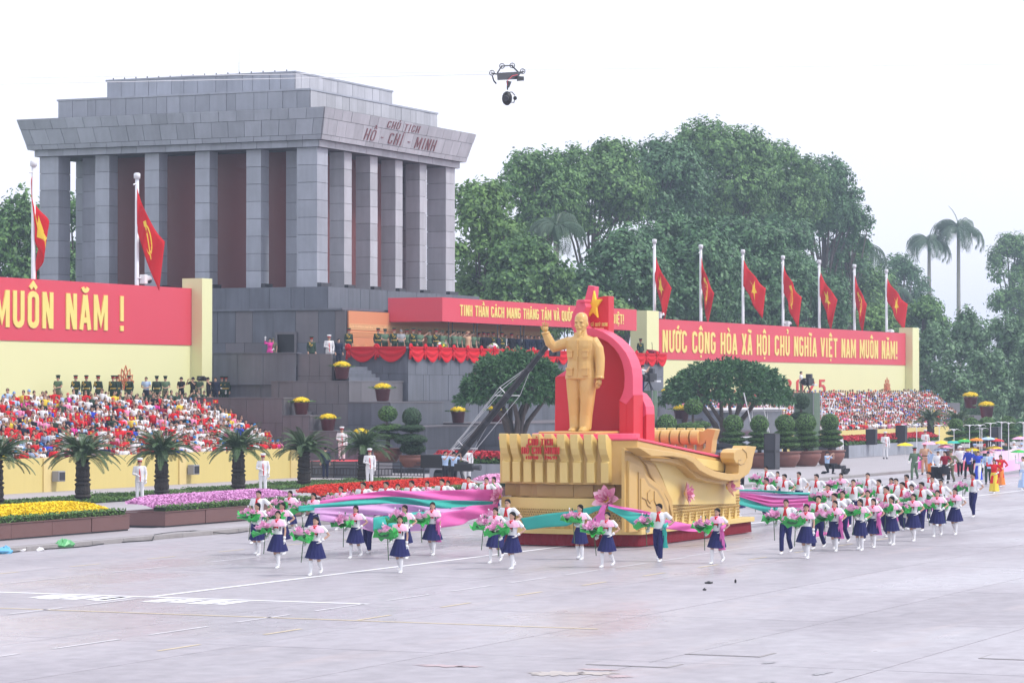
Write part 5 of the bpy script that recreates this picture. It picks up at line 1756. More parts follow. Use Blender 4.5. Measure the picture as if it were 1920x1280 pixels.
# row of nine flared brackets on the prow
def bracket(y, w, d0=0.0):
    prof = [(0, 2.02), (-.20, 2.02), (-.22, 2.66), (-.13, 2.70), (-.15, 2.76), (-.30, 2.92), (-.40, 3.10), (-.44, 3.30), (-.46, 3.56), (-.30, 3.56), (-.05, 3.40), (.10, 3.40), (.10, 2.02)]
    x0 = fx(y, .06)
    mb = MB()
    mb.prism(prof, lambda a, z: (x0 + a, y - w / 2, z), lambda a, z: (x0 + a, y + w / 2, z))
    return F(mb.build('bracket', M['gold_pale'], bevel=.015))
for k in range(9):
    bracket(39.62 - k * .437, .27)
# raised lettering in front of the brackets
xL = fx(38.4, .06) - .50
for txt, px0, px1, y0, y1 in (('CHỦ TỊCH', 991, 1037, 834.5, 819), ('HỒ CHÍ MINH', 979, 1049, 850.5, 834.5), ('(1890 - 1969)', 987, 1044, 860.5, 852.5)):
    a, b = survey(px0, y0, X=xL), survey(px1, y0, X=xL)
    F(letters(txt, 'lettering', None, (xL, a.y, a.z), (0, -1, 0), a.y - b.y, (survey(px0, y1, X=xL).z - a.z) * .82, M['letter_r'], .06, .16, gap=.11))
# side: corner post, carved sweep, wall and scroll rail
YS = YC - HW - .06
def sideP(poly, d0, d1, name, m, bevel=.015):
    """poly in site (X, z) on the near side; d0..d1 how far it stands proud."""
    mb = MB()
    mb.prism(poly, lambda x, z: (x, YS - d1, z), lambda x, z: (x, YS - d0, z))
    return F(mb.build(name, m, bevel=bevel))
def sp2(px, py, d=.2):
    v = survey(px, py, Y=YS - d)
    return (v.x, v.z)
SC_ = 270 / 1571
def sv(x, y, d=.2):
    return sp2(1160 + x * SC_, 800 + y * SC_, d)
sideP([sv(78, 1150, .10), sv(78, 225, .10), sv(190, 255, .1), sv(300, 380, .1), sv(420, 440, .1), sv(475, 540, .1), sv(520, 640, .1), sv(600, 800, .1), sv(615, 1010, .1), sv(600, 1120, .1)], -.05, .06, 'carved_panel', M['gold'])
sideP([sv(130, 1150, .2), sv(130, 370, .2), sv(260, 430, .2), sv(330, 540, .2), sv(440, 620, .2), sv(500, 700, .2), sv(560, 830, .2), sv(565, 1120, .2)], .05, .16, 'carved_panel', M['gold'])
sideP([sv(228, 1130, .22), sv(228, 490, .22), sv(290, 510, .22), sv(345, 610, .22), sv(440, 680, .22), sv(500, 780, .22), sv(540, 900, .22), sv(545, 1120, .22)], .15, .20, 'carved_panel', M['gold_dark'])
sideP([sv(250, 1120, .24), sv(250, 560, .24), sv(285, 560, .24), sv(330, 640, .24), sv(420, 700, .24), sv(480, 800, .24), sv(515, 920, .24), sv(520, 1110, .24)], .19, .23, 'carved_panel', M['gold'])
for pts in ([(350, 690), (320, 720), (320, 790), (350, 830), (370, 800)], [(395, 700), (395, 800), (420, 860)], [(262, 770), (300, 790), (320, 850), (360, 880)]):
    F(MB().tube([Vector((sv(*p, .26)[0], YS - .24, sv(*p, .26)[1])) for p in pts], .022, 5).build('carved_scroll', M['gold_dark']))
F(MB().tube([Vector((sv(*p, .12)[0], YS - .10, sv(*p, .12)[1])) for p in ((80, 262), (200, 285), (300, 400), (350, 520), (400, 600), (470, 680), (540, 800), (580, 950), (590, 1110))], .03, 6).build('carved_rib', M['gold_dark']))
sideP([sv(600, 850, .06), sv(480, 540, .06), sv(420, 420, .06), sv(320, 330, .06), sv(700, 430, .06), sv(800, 540, .06), sv(900, 580, .06), sv(1280, 600, .06), sv(1290, 840, .06)], -.05, .03, 'side_wall', M['gold_pale'])
rail = [sv(190, 228, .55), sv(300, 300, .55), sv(330, 318, .55), sv(560, 320, .55), sv(700, 345, .55), sv(780, 390, .55), sv(850, 470, .55), sv(960, 530, .55), sv(1080, 570, .55), sv(1180, 588, .55), sv(1290, 575, .55), sv(1390, 510, .55), sv(1425, 430, .55), sv(1440, 330, .55), sv(1475, 215, .55), sv(1370, 205, .55), sv(1352, 238, .55), sv(1300, 234, .55), sv(1255, 246, .55), sv(1230, 280, .55), sv(1228, 345, .55), sv(1245, 385, .55), sv(1268, 402, .55), sv(1284, 420, .55), sv(1280, 505, .55), sv(1265, 515, .55), sv(1170, 510, .55), sv(1020, 480, .55), sv(920, 430, .55), sv(850, 370, .55), sv(760, 315, .55), sv(600, 280, .55), sv(400, 250, .55), sv(230, 225, .55)]
sideP(rail, .15, .65, 'scroll_rail', M['gold'], .02)
sideP([sv(330, 340, .3), sv(330, 365, .3), sv(560, 390, .3), sv(700, 430, .3), sv(780, 500, .3), sv(830, 555, .3), sv(960, 600, .3), sv(1120, 625, .3), sv(1290, 600, .3), sv(1290, 575, .3), sv(1080, 560, .3), sv(900, 500, .3), sv(800, 400, .3), sv(640, 345, .3)], .02, .36, 'lower_rail', M['gold'], .015)
sideP([sv(840, 340, .1), sv(930, 420, .1), sv(1030, 470, .1), sv(1270, 510, .1), sv(1285, 395, .1)], -.02, .10, 'tail_wall', M['gold_pale'])
F(MB().tube([Vector((sv(*p, .66)[0], YS - .655, sv(*p, .66)[1])) for p in ((1352, 240), (1392, 280), (1400, 340), (1375, 395), (1330, 412), (1300, 392), (1308, 362), (1335, 358))], .022, 5).build('scroll_line', M['gold_dark']))
# rear row of rolls across the tail and its end curl
xr = 98.9
for k in range(9):
    y = 36.95 + k * .363
    mb = MB()
    prof = []
    for q in range(13):
        a = PI / 2 + PI * q / 12
        prof.append((xr - .18 + .26 * math.cos(a), 3.30 + .26 * math.sin(a)))
    prof += [(xr + .05, 3.04), (xr + .05, 3.56)]
    mb.prism(prof, lambda a, z: (a, y - .15, z), lambda a, z: (a, y + .15, z))
    F(mb.build('tail_roll', M['gold'], bevel=.02))
    F(MB().box(xr + .06, y - .13 - .05, 2.5, xr + .26, y + .08, 3.62).build('tail_post', M['gold_pale'], bevel=.02))
tb = [(0, 2.45), (-.2, 2.62), (1.2, 2.72), (2.4, 2.92), (3.3, 3.0), (3.3, 2.5)]
mb = MB()
mb.prism(tb, lambda a, z: (xr - .12, 36.6 + a, z), lambda a, z: (xr + .3, 36.6 + a, z))
F(mb.build('tail_rail', M['gold']))
cu = [(0.05, 2.5), (-.22, 2.55), (-.36, 2.8), (-.40, 3.2), (-.52, 3.58), (-.22, 3.62), (-.05, 3.52), (.2, 3.54), (.26, 3.3), (.22, 3.1), (.05, 3.02), (-.1, 3.1), (-.16, 3.2), (-.14, 2.95), (.1, 2.75)]
mb = MB()
mb.prism(cu, lambda a, z: (xr - .25, 36.72 + a, z), lambda a, z: (xr + .25, 36.72 + a, z))
F(mb.build('tail_curl', M['gold'], bevel=.02))
F(MB().box(97.6, 35.5, 2.50, 98.9, 36.3, 2.62).build('red_mat', M['red_deep']))
# red curved back with star; rose bands paint its sky-lit edges
XB = 91.5
def bp(px, py, X=XB):
    v = survey(px, py, X=X)
    return (v.y, v.z)
def backP(pts, x0, x1, name, m, bevel=.012):
    poly = [bp(*p, X=x0) for p in pts]
    mb = MB()
    mb.prism(poly, lambda y, z: (x0, y, z), lambda y, z: (x1, y, z))
    return F(mb.build(name, m, bevel=bevel))
outer = [(1078, 628), (1095, 615), (1113, 615), (1131, 622), (1148, 633), (1161, 645), (1173, 660), (1180, 674), (1185, 690), (1187, 708), (1187, 730), (1187, 742)]
inner = [(1161, 751), (1167, 738), (1170, 726), (1171, 708), (1170, 694), (1166, 678), (1160, 664), (1151, 652), (1139, 641), (1125, 634), (1110, 630), (1090, 634)]
backP([(1070, 826), (1070, 640)] + outer + [(1187, 828)], 91.9, 92.2, 'back_panel', M['red_deep'])
backP(outer + inner, 91.05, 91.9, 'curved_band', M['pink_red'])
backP([(1161, 751), (1174, 757), (1174, 826), (1161, 824)], 91.05, 91.9, 'band_pillar', M['red_deep'])
backP([(1174, 757), (1188, 741), (1188, 828), (1174, 826)], 91.06, 91.9, 'band_pillar', M['red_deep'])
backP([(1160, 750), (1188, 740), (1174, 758)], 91.04, 91.9, 'band_end', M['pink_red'])
backP([(1041, 708), (1066, 692), (1069, 704), (1069, 822), (1040, 815)], 91.2, 92.3, 'side_slab', M['red_deep'])
backP([(1041, 707), (1066, 691), (1069, 703)], 91.18, 92.32, 'slab_top', M['pink_red'])  # rose wedge paints the light on the slab's sloping top
backP([(1188, 734), (1197, 738), (1205, 748), (1211, 762), (1212, 777), (1203, 783), (1191, 777), (1196, 768), (1196, 758), (1192, 748), (1188, 744)], 91.95, 92.7, 'curved_band', M['pink_red'])
backP([(1190, 776), (1203, 783), (1212, 776), (1212, 830), (1190, 828)], 91.95, 92.7, 'band_pillar', M['red_deep'])
backP([(1081, 563), (1090, 566), (1096, 566), (1099, 575), (1094, 586), (1092, 600), (1096, 612), (1105, 620), (1112, 618), (1108, 632), (1092, 636), (1078, 626), (1071, 612), (1070, 602), (1074, 586), (1079, 576)], 91.3, 91.95, 'curved_band', M['pink_red'])
backP([(1082, 562), (1096, 561), (1096, 566), (1086, 567)], 91.2, 91.95, 'band_top', M['pink_red'])
backP([(1094, 562), (1104, 568), (1112, 566), (1122, 558), (1133, 555), (1141, 555), (1141, 634), (1120, 640), (1076, 640), (1076, 600), (1090, 575)], 91.92, 92.4, 'star_panel', M['red_deep'])
backP([(1095, 566), (1103, 535), (1115, 537), (1114, 556), (1112, 568)], 91.93, 92.3, 'panel_tip', M['pink_red'])
st = [(850, 225), (880, 378), (985, 375), (895, 510), (915, 690), (835, 600), (745, 690), (772, 525), (705, 435), (812, 412)]
backP([(1020 + a / 9.143, 520 + b / 9.143) for a, b in st], 91.78, 91.92, 'star', M['emblem'])
for txt, px0, px1, y0, y1 in (('KHÔNG CÓ GÌ QUÝ HƠN', 1079, 1139, 612, 603.5), ('ĐỘC LẬP TỰ DO!', 1091, 1132, 621.5, 613)):
    a, b = survey(px0, y0, X=91.92), survey(px1, y0, X=91.92)
    F(letters(txt, 'lettering', None, (91.92, a.y, a.z), (0, -1, 0), a.y - b.y, (survey(px0, y1, X=91.92).z - a.z) * .78, M['letter_y'], .03, .14))
# lotus blossoms fixed to the float
def petal(mb, base, d, up, L_, w, cup=.35):
    d, up = Vector(d).normalized(), Vector(up).normalized()
    sdv = d.cross(up).normalized()
    b0 = Vector(base)
    rows = []
    for q, ww in ((0, .25), (.3, .85), (.6, 1.0), (.85, .55), (1.0, .05)):
        c = b0 + d * L_ * q + up * L_ * cup * q * q
        rows.append([c - sdv * w * ww / 2 + up * w * .22 * ww, c, c + sdv * w * ww / 2 + up * w * .22 * ww])
    mb.rings(rows, cap=False, close=False)
def lotus(mb, s, layers=((7, .25, 1.0), (7, .75, .95), (6, 1.2, .75))):
    for (n, el, L_) in layers:
        for k in range(n):
            a = 2 * PI * (k + .5 * (el > .5)) / n
            d = (math.cos(a) * math.cos(el), math.sin(a) * math.cos(el), math.sin(el))
            up = (-math.cos(a) * math.sin(el), -math.sin(a) * math.sin(el), math.cos(el))
            petal(mb, (0, 0, 0), d, up, L_ * s, L_ * s * .55, .12)
BIGL = None
mb = MB()
lotus(mb, 1.0)
BIGL = mb.mesh('petal_ring', True)
BIGL.materials.append(M['lotus_deep'])
for (px, py, X, Y, sc_, rx, rz, lb) in [(1138, 938, fx(36.2, .1) - .10, None, .50, 1.2, -.3, 0), (1283, 925, None, YS - .12, .42, 1.45, .2, 0), (1362, 914, None, YS - .2, .40, 1.25, .5, 0), (938, 932, 88.7, None, .36, 1.2, -.9, 0)]:
    v = survey(px, py, X=X, Y=Y)
    q = keep(obj('lotus_ornament', BIGL, None, None, v, (rx, 0, rz if X is None else rz - PI / 2 + .3), sc_), FL)
    h = MB().lathe([(.0, 0), (.16, .0), (.22, .22), (.18, .26), (0, .26)], 10).build('seed_pod', M['fl_yel'], q, True)

# ------------------------------------------------------------------ statue
M['statue_eye'] = mat('statue_eye', (.30, .17, .06), .5)
ST = thing('statue', 'golden statue of a man in a buttoned jacket waving from the float', 'statue', (90.2, 37.7, 3.62), -PI / 2)
b = MB()
def el_ring(z, rx, ry, cx=0, cy=0, n=20, p=2.4):
    out = []
    for j in range(n):
        a = 2 * PI * j / n
        c, s_ = math.cos(a), math.sin(a)
        out.append((cx + rx * math.copysign(abs(c) ** (2 / p), c), cy + ry * math.copysign(abs(s_) ** (2 / p), s_), z))
    return out
# jacket
b.rings([el_ring(1.68, .53, .36), el_ring(1.72, .54, .37), el_ring(1.98, .50, .345), el_ring(2.25, .455, .32), el_ring(2.5, .47, .33), el_ring(2.75, .52, .345), el_ring(2.93, .53, .32), el_ring(3.03, .40, .26), el_ring(3.10, .20, .19)])
# trousers
for sx, x0, x1, yy in ((-1, -.24, -.20, 0.02), (1, .24, .16, -.04)):
    b.rings([el_ring(.05, .165, .22, x1 * 1.0, yy - .02), el_ring(.12, .18, .24, x1, yy - .02), el_ring(.5, .19, .24, x1 * 1.1, yy), el_ring(.95, .215, .255, x0 * .95, yy - .02), el_ring(1.4, .255, .29, x0, yy), el_ring(1.85, .27, .31, x0, 0)])
# neck, head
b.rings([el_ring(3.02, .20, .19, 0, .03), el_ring(3.20, .155, .165, 0, .02), el_ring(3.32, .15, .17, 0, .0)])
b.rings([el_ring(3.19, .06, .07, -.01, -.17), el_ring(3.25, .135, .16, 0, -.07), el_ring(3.36, .175, .215, 0, -.03), el_ring(3.48, .195, .235, 0, -.02), el_ring(3.60, .205, .24, 0, -.01), el_ring(3.70, .19, .225, 0, .0), el_ring(3.79, .135, .165, 0, .01), el_ring(3.835, .05, .06, 0, .01)], True)
b.rings([el_ring(3.36, .035, .03, 0, -.26, 10), el_ring(3.39, .045, .045, 0, -.265, 10), el_ring(3.50, .022, .03, 0, -.25, 10)])
b.ell((0, -.245, 3.325), (.115, .045, .028), 10, 5)      # moustache
b.rings([el_ring(3.02, .03, .025, 0, -.25, 10), el_ring(3.10, .065, .05, 0, -.235, 10), el_ring(3.22, .085, .07, 0, -.20, 10)])      # beard
for s_ in (-1, 1):
    b.ell((s_ * .205, .02, 3.46), (.028, .05, .085), 8, 6)
    b.ell((s_ * .085, -.235, 3.545), (.078, .042, .024), 8, 5)      # brows
    b.ell((s_ * .115, -.19, 3.40), (.062, .055, .05), 8, 5)      # cheekbones
# arms
b.tube([(-.25, 0, 2.84), (-.44, 0, 2.87), (-.66, -.08, 2.80), (-.90, -.16, 2.72), (-1.0, -.26, 2.86), (-1.12, -.34, 3.18)], [.17, .19, .185, .185, .165, .125], 12)
b.tube([(.25, 0, 2.84), (.44, 0, 2.87), (.57, .02, 2.66), (.64, .0, 2.34), (.67, -.06, 2.0), (.68, -.12, 1.70)], [.17, .20, .185, .17, .15, .135], 12)
# sandals
for x, y in ((-.20, -.10), (.17, -.16)):
    b.rings([el_ring(.0, .13, .30, x, y - .06), el_ring(.06, .13, .30, x, y - .06), el_ring(.14, .10, .20, x, y)])
me = remeshed(b, .015, 1, 'body')
me.materials.append(M['bronze'])
body = obj('body', me, ST)
def hand_shape(mb, w, d, pn, s, curl=.35, spread=.22):
    """Palm with four unequal bent fingers and a thumb set at its side; w wrist, d direction, pn palm normal."""
    d, pn = Vector(d).normalized(), Vector(pn).normalized()
    sv_ = d.cross(pn).normalized()
    w = Vector(w)
    mb.rings([[w + d * (t * s) + sv_ * (q * ww * s) + pn * (e * .13 * s) for q, e in ((-1, -1), (1, -1), (1, 1), (-1, 1))] for t, ww in ((-.02, .19), (.2, .24), (.45, .25))])
    for k, (off, L_) in enumerate(((-.20, .40), (-.07, .47), (.07, .44), (.20, .34))):
        p0 = w + d * .42 * s + sv_ * off * s
        d1 = (d + sv_ * (off * spread * 2)).normalized()
        p1 = p0 + d1 * L_ * .45 * s + pn * curl * .05 * s
        p2 = p1 + (d1 + pn * curl).normalized() * L_ * .32 * s
        p3 = p2 + (d1 + pn * curl * 2.2).normalized() * L_ * .25 * s
        mb.tube([p0, p1, p2, p3], [.065 * s, .06 * s, .053 * s, .04 * s], 6)
    t0 = w + d * .12 * s - sv_ * .20 * s
    mb.tube([t0, t0 + (d * .7 - sv_ * .7).normalized() * .2 * s, t0 + (d * .9 - sv_ * .5 + pn * .2).normalized() * .40 * s], [.08 * s, .07 * s, .05 * s], 6)
hb_ = MB()
hand_shape(hb_, (-1.13, -.355, 3.22), (.12, -.10, 1), (.15, -.95, -.1), .36, .25, .5)
hb_.build('hand', M['bronze'], ST, True)
hb_ = MB()
hand_shape(hb_, (.68, -.14, 1.66), (-.10, -.12, -1), (-.9, .2, .1), .36, .5, .1)
hb_.build('hand', M['bronze'], ST, True)
MB().tube([(-1.115, -.34, 3.14), (-1.125, -.35, 3.21)], .135, 12).build('cuff', M['bronze'], ST, True)
MB().tube([(.68, -.115, 1.77), (.68, -.125, 1.69)], .15, 12).build('cuff', M['bronze'], ST, True)
for s_ in (-1, 1):
    mb = MB()
    mb.hexa([(s_ * .02, -.24, 2.98), (s_ * .20, -.235, 3.03), (s_ * .20, -.10, 3.06), (s_ * .02, -.14, 3.04), (s_ * .05, -.20, 3.14), (s_ * .19, -.13, 3.20), (s_ * .17, -.05, 3.20), (s_ * .05, -.12, 3.17)])
    mb.build('collar', M['bronze'], ST, bevel=.015)
    for (z0, z1, w, y) in ((2.38, 2.62, .19, -.345), (1.78, 2.05, .22, -.375)):
        mb = MB()
        mb.box(s_ * .27 - w / 2, y - .012, z0, s_ * .27 + w / 2, y + .06, z1 - .05)
        p_ = mb.build('pocket', M['bronze'], ST, bevel=.012)
        MB().box(s_ * .27 - w / 2 - .015, y - .03, z1 - .06, s_ * .27 + w / 2 + .015, y + .06, z1).build('pocket_flap', M['bronze'], p_, bevel=.01)
    MB().ell((s_ * .085, -.232, 3.505), (.05, .026, .022), 8, 5).build('eye', M['statue_eye'], ST, True)
MB().box(-.012, -.385, 1.72, .016, -.34, 2.95).build('placket', M['bronze'], ST, bevel=.006)
for k in range(5):
    MB().ell((.03, -.375 + .010 * k * (k > 2), 1.98 + k * .22), (.022, .022, .022), 8, 5).build('button', M['bronze'], ST, True)
F(MB().lathe([(1.72, 3.40), (1.75, 3.42), (1.75, 3.535), (1.72, 3.55)], 40, (90.45, 37.65, 0)).build('deck_disc', M['pink_red']))
F(MB().box(89.1, 36.75, 3.54, 91.2, 38.75, 3.62).build('pedestal', M['gold'], bevel=.03))
# ------------------------------------------------------------------ people: shapes shared by all copies
def V3(*a):
    return Vector(a)
STAND_LEGS = [((.095, 0, .90), (.10, -.01, .48), (.10, .02, .08)), ((-.095, 0, .90), (-.10, -.01, .48), (-.10, .02, .08))]
WALK_A = [((.09, -.02, .90), (.095, -.19, .50), (.09, -.21, .09)), ((-.09, .02, .90), (-.09, -.02, .47), (-.085, .27, .17))]
WALK_B = [((.09, .02, .90), (.09, -.02, .47), (.085, .27, .17)), ((-.09, -.02, .90), (-.095, -.19, .50), (-.09, -.21, .09))]
SEAT_LEGS = [((.09, .0, .50), (.12, -.42, .52), (.12, -.42, .09)), ((-.09, .0, .50), (-.12, -.42, .52), (-.12, -.42, .09))]
ARM = dict(
    down=((.20, 0, 1.41), (.255, .03, 1.12), (.25, -.05, .86)),
    hip=((.20, 0, 1.41), (.41, .10, 1.17), (.20, -.06, 1.01)),
    hold=((.20, 0, 1.41), (.29, .0, 1.12), (.25, -.28, .96)),
    salute=((.20, 0, 1.41), (.44, -.10, 1.40), (.17, -.17, 1.60)),
    front=((.20, 0, 1.41), (.26, -.04, 1.13), (.06, -.24, 1.08)),
    film=((.20, 0, 1.41), (.30, -.26, 1.28), (.12, -.36, 1.50)),
    wave=((.20, 0, 1.41), (.36, -.14, 1.36), (.34, -.22, 1.66)),
    clap=((.20, 0, 1.41), (.27, -.10, 1.16), (.03, -.30, 1.28)),
    lap=((.20, 0, 1.41), (.26, -.06, 1.14), (.12, -.30, 1.02)),
    back=((.20, 0, 1.41), (.30, .14, 1.15), (.08, .20, 1.0)),
)
def mir(a):
    return tuple((-p[0], p[1], p[2]) for p in a)
class Pose:
    def __init__(s, legs, left, right, fem=False, seat=False, turn=0.0):
        s.turn = turn
        s.legs, s.fem, s.seat = legs, fem, seat
        s.dz = -.42 if seat else 0.0
        sh = lambda a: tuple((p[0] * (.90 if fem else 1.0), p[1], p[2] + s.dz) for p in a)
        s.L, s.R = sh(ARM[left]), sh(mir(ARM[right]))
        s.arms = (s.L, s.R)
TOR = [(.86, .150, .115, 0), (.95, .165, .118, 0), (1.05, .145, .105, 0), (1.15, .150, .108, -.005), (1.27, .172, .118, -.008), (1.37, .180, .105, 0), (1.43, .140, .080, .01), (1.465, .065, .062, .012)]
TORF = [(.86, .155, .118, 0), (.95, .165, .122, 0), (1.06, .122, .092, 0), (1.15, .130, .098, -.005), (1.26, .150, .122, -.012), (1.37, .155, .095, 0), (1.43, .115, .072, .01), (1.465, .055, .055, .012)]
def ring_e(z, rx, ry, cy=0, cx=0, n=14):
    return [(cx + rx * math.cos(2 * PI * j / n), cy + ry * math.sin(2 * PI * j / n), z) for j in range(n)]
HEAD = [(1.475, .030, .038, -.060), (1.495, .052, .062, -.032), (1.53, .064, .080, -.016), (1.57, .071, .091, -.008), (1.61, .074, .095, -.004), (1.65, .068, .088, 0), (1.68, .050, .066, .003), (1.697, .020, .028, .004)]
def body_mesh(ps, vox=.019):
    b = MB()
    dz = ps.dz
    b.rings([ring_e(z + dz, rx, ry, cy) for z, rx, ry, cy in (TORF if ps.fem else TOR)])
    b.rings([ring_e(z + dz, r, r, .008) for z, r in ((1.43, .058), (1.47, .050), (1.52, .050))])
    n0 = len(b.v)
    b.rings([ring_e(z + dz, rx, ry, cy) for z, rx, ry, cy in HEAD])
    b.rings([ring_e(1.535 + dz, .016, .012, -.098, 0, 6), ring_e(1.545 + dz, .020, .022, -.098, 0, 6), ring_e(1.585 + dz, .010, .012, -.094, 0, 6)])
    for s in (-1, 1):
        b.ell((s * .074, .005, 1.56 + dz), (.012, .022, .032), 6, 4)
    ct, st = math.cos(ps.turn), math.sin(ps.turn)
    tw = lambda p: (p[0] * ct - p[1] * st, p[0] * st + p[1] * ct, p[2])
    b.v[n0:] = [tw(p) for p in b.v[n0:]]
    k = .88 if ps.fem else 1.0
    for (a, e, w) in ps.arms:
        d = (Vector(w) - Vector(e)).normalized()
        b.tube([a, Vector(a).lerp(Vector(e), .5), e, Vector(e).lerp(Vector(w), .35), w, Vector(w) + d * .07], [.054 * k, .049 * k, .040 * k, .041 * k, .028 * k, .032 * k], 10)
    for (h, kn, an) in ps.legs:
        h, kn, an = Vector(h), Vector(kn), Vector(an)
        b.tube([h, h.lerp(kn, .4), kn, kn.lerp(an, .32), an, an + Vector((0, -.03, -.05))], [.092, .083, .056, .058, .036, .026], 10)
        b.tube([an + Vector((0, .02, -.05)), an + Vector((0, -.12, -.06))], [.024, .018], 8)
    me = remeshed(b, vox, 1, 'body')
    # eyes, brows and mouth
    out = MB()
    out.v = [tuple(v.co) for v in me.vertices]
    out.f = [tuple(p.vertices) for p in me.polygons]
    out.m = [0] * len(out.f)
    n1 = len(out.v)
    for s in (-1, 1):
        out.mat(1).ell((s * .028, -.092, 1.585 + dz), (.013, .006, .006), 6, 4)
        out.mat(1).ell((s * .028, -.094, 1.604 + dz), (.017, .005, .003), 6, 4)
    out.mat(2).ell((0, -.098, 1.518 + dz), (.019, .006, .006), 6, 4)
    out.v[n1:] = [tw(p) for p in out.v[n1:]]
    # fingers
    for i, (a, e, w) in enumerate(ps.arms):
        d = (Vector(w) - Vector(e)).normalized()
        hand_small(out.mat(0), Vector(w) + d * .02, d, -1 if i else 1)
    r = out.mesh('body', True)
    bpy.data.meshes.remove(me)
    for m in (M['skin'], M['eye'], M['lip']):
        r.materials.append(m)
    return r
def hand_small(mb, w, d, side, fat=1.0, palm=True):
    """Palm, four unequal bent fingers and a thumb."""
    ax = Vector((0, 0, 1)) if abs(d.z) < .8 else Vector((0, -1, 0))
    sv_ = d.cross(ax).normalized()
    pn = sv_.cross(d).normalized() * side
    f = fat
    if palm:
        mb.rings([[w + d * t + sv_ * (q * ww * f) + pn * (e * .015 * f) for q, e in ((-1, -1), (1, -1), (1, 1), (-1, 1))] for t, ww in ((-.01, .026), (.045, .040), (.085, .040))])
    for k, (off, L_) in enumerate(((-.031, .062), (-.010, .074), (.011, .070), (.031, .054))):
        p0 = w + d * .08 + sv_ * off
        p1 = p0 + d * L_ * .5 + pn * .006
        p2 = p1 + (d + pn * .8).normalized() * L_ * .5
        mb.tube([p0, p1, p2], [.0095 * f, .0088 * f, .0065 * f], 5)
    t0 = w + d * .02 - sv_ * .030
    mb.tube([t0, t0 + (d - sv_ * .8).normalized() * .035, t0 + (d * 1.2 - sv_ * .5 + pn * .4).normalized() * .066], [.012 * f, .011 * f, .008 * f], 5)
def shirt_mesh(ps, sleeve=.62, z0=.93, pad=.016, vox=.021, flare=0.0, name='shirt'):
    b = MB()
    dz = ps.dz
    t = [(z, rx, ry, cy) for z, rx, ry, cy in (TORF if ps.fem else TOR) if z > z0 + .02 and z < 1.45]
    f0 = [(z0, t[0][1] + .012 + flare, t[0][2] + .012 + flare, t[0][3])]
    b.rings([ring_e(z + dz, rx + pad, ry + pad, cy, 0, 18) for z, rx, ry, cy in f0 + t] + [ring_e(1.462 + dz, .066, .066, .010, 0, 18)])
    k = .9 if ps.fem else 1.0
    for (a, e, w) in ps.arms:
        a, e, w = Vector(a), Vector(e), Vector(w)
        ins = a + Vector((-.05 if a.x > 0 else .05, 0, -.01))
        if sleeve <= 1:
            b.tube([ins, a, a.lerp(e, sleeve * .6), a.lerp(e, sleeve)], [.060 * k, .068 * k, .068 * k, .070 * k], 12)
        else:
            b.tube([ins, a, a.lerp(e, .6), e, e.lerp(w, sleeve - 1 - .1), e.lerp(w, sleeve - 1)], [.060 * k, .070 * k, .062 * k, .055 * k, .044 * k, .046 * k], 12)
    return remeshed(b, vox, 1, name)
def trousers_mesh(ps, vox=.022, wide=1.0, end=.97):
    b = MB()
    if ps.seat:
        b.rings([ring_e(z, rx, ry, cy, 0, 16) for z, rx, ry, cy in ((.43, .17, .15, 0), (.52, .18, .14, 0), (.62, .165, .125, 0))])
    else:
        b.rings([ring_e(z, rx, ry, cy, 0, 16) for z, rx, ry, cy in ((.80, .12, .11, 0), (.88, .175, .132, 0), (.96, .178, .132, 0), (1.04, .155, .115, 0))])
    for (h, kn, an) in ps.legs:
        h, kn, an = Vector(h), Vector(kn), Vector(an)
        e = kn.lerp(an, end)
        b.tube([h + Vector((0, 0, .02)), h.lerp(kn, .4), kn, kn.lerp(an, .5), e], [.105, .098 * wide, .076 * wide, .072 * wide, .070 * wide], 12)
    return remeshed(b, vox, 1, 'trousers')
def skirt_mesh(ps, z1=1.03, z0=.50, flare=.30, pleats=14):
    mb = MB()
    n = pleats * 4
    rs = []
    mz = sum((Vector(l[1]).y + Vector(l[2]).y * .0) for l in ps.legs) / 2
    for q in range(8):
        f = q / 7
        z = z1 + (z0 - z1) * f
        rx = .128 + (flare - .128) * (f ** .8)
        ry = .100 + (flare * .88 - .100) * (f ** .8)
        row = []
        for j in range(n):
            a = 2 * PI * j / n
            w = 1 + .055 * f * math.cos(a * pleats) + .04 * f * math.sin(a * 3 + 1)
            row.append((rx * w * math.cos(a), ry * w * math.sin(a) + f * mz * .6, z + .018 * f * math.sin(a * 2 + .6)))
        rs.append(row)
    mb.rings(rs, cap=False)
    mb.rings([[(p[0] * .99, p[1] * .99, p[2]) for p in rs[0]], [(p[0] * 1.04, p[1] * 1.04, p[2] - .045) for p in rs[0]]], cap=False)
    return mb.mesh('skirt', True)
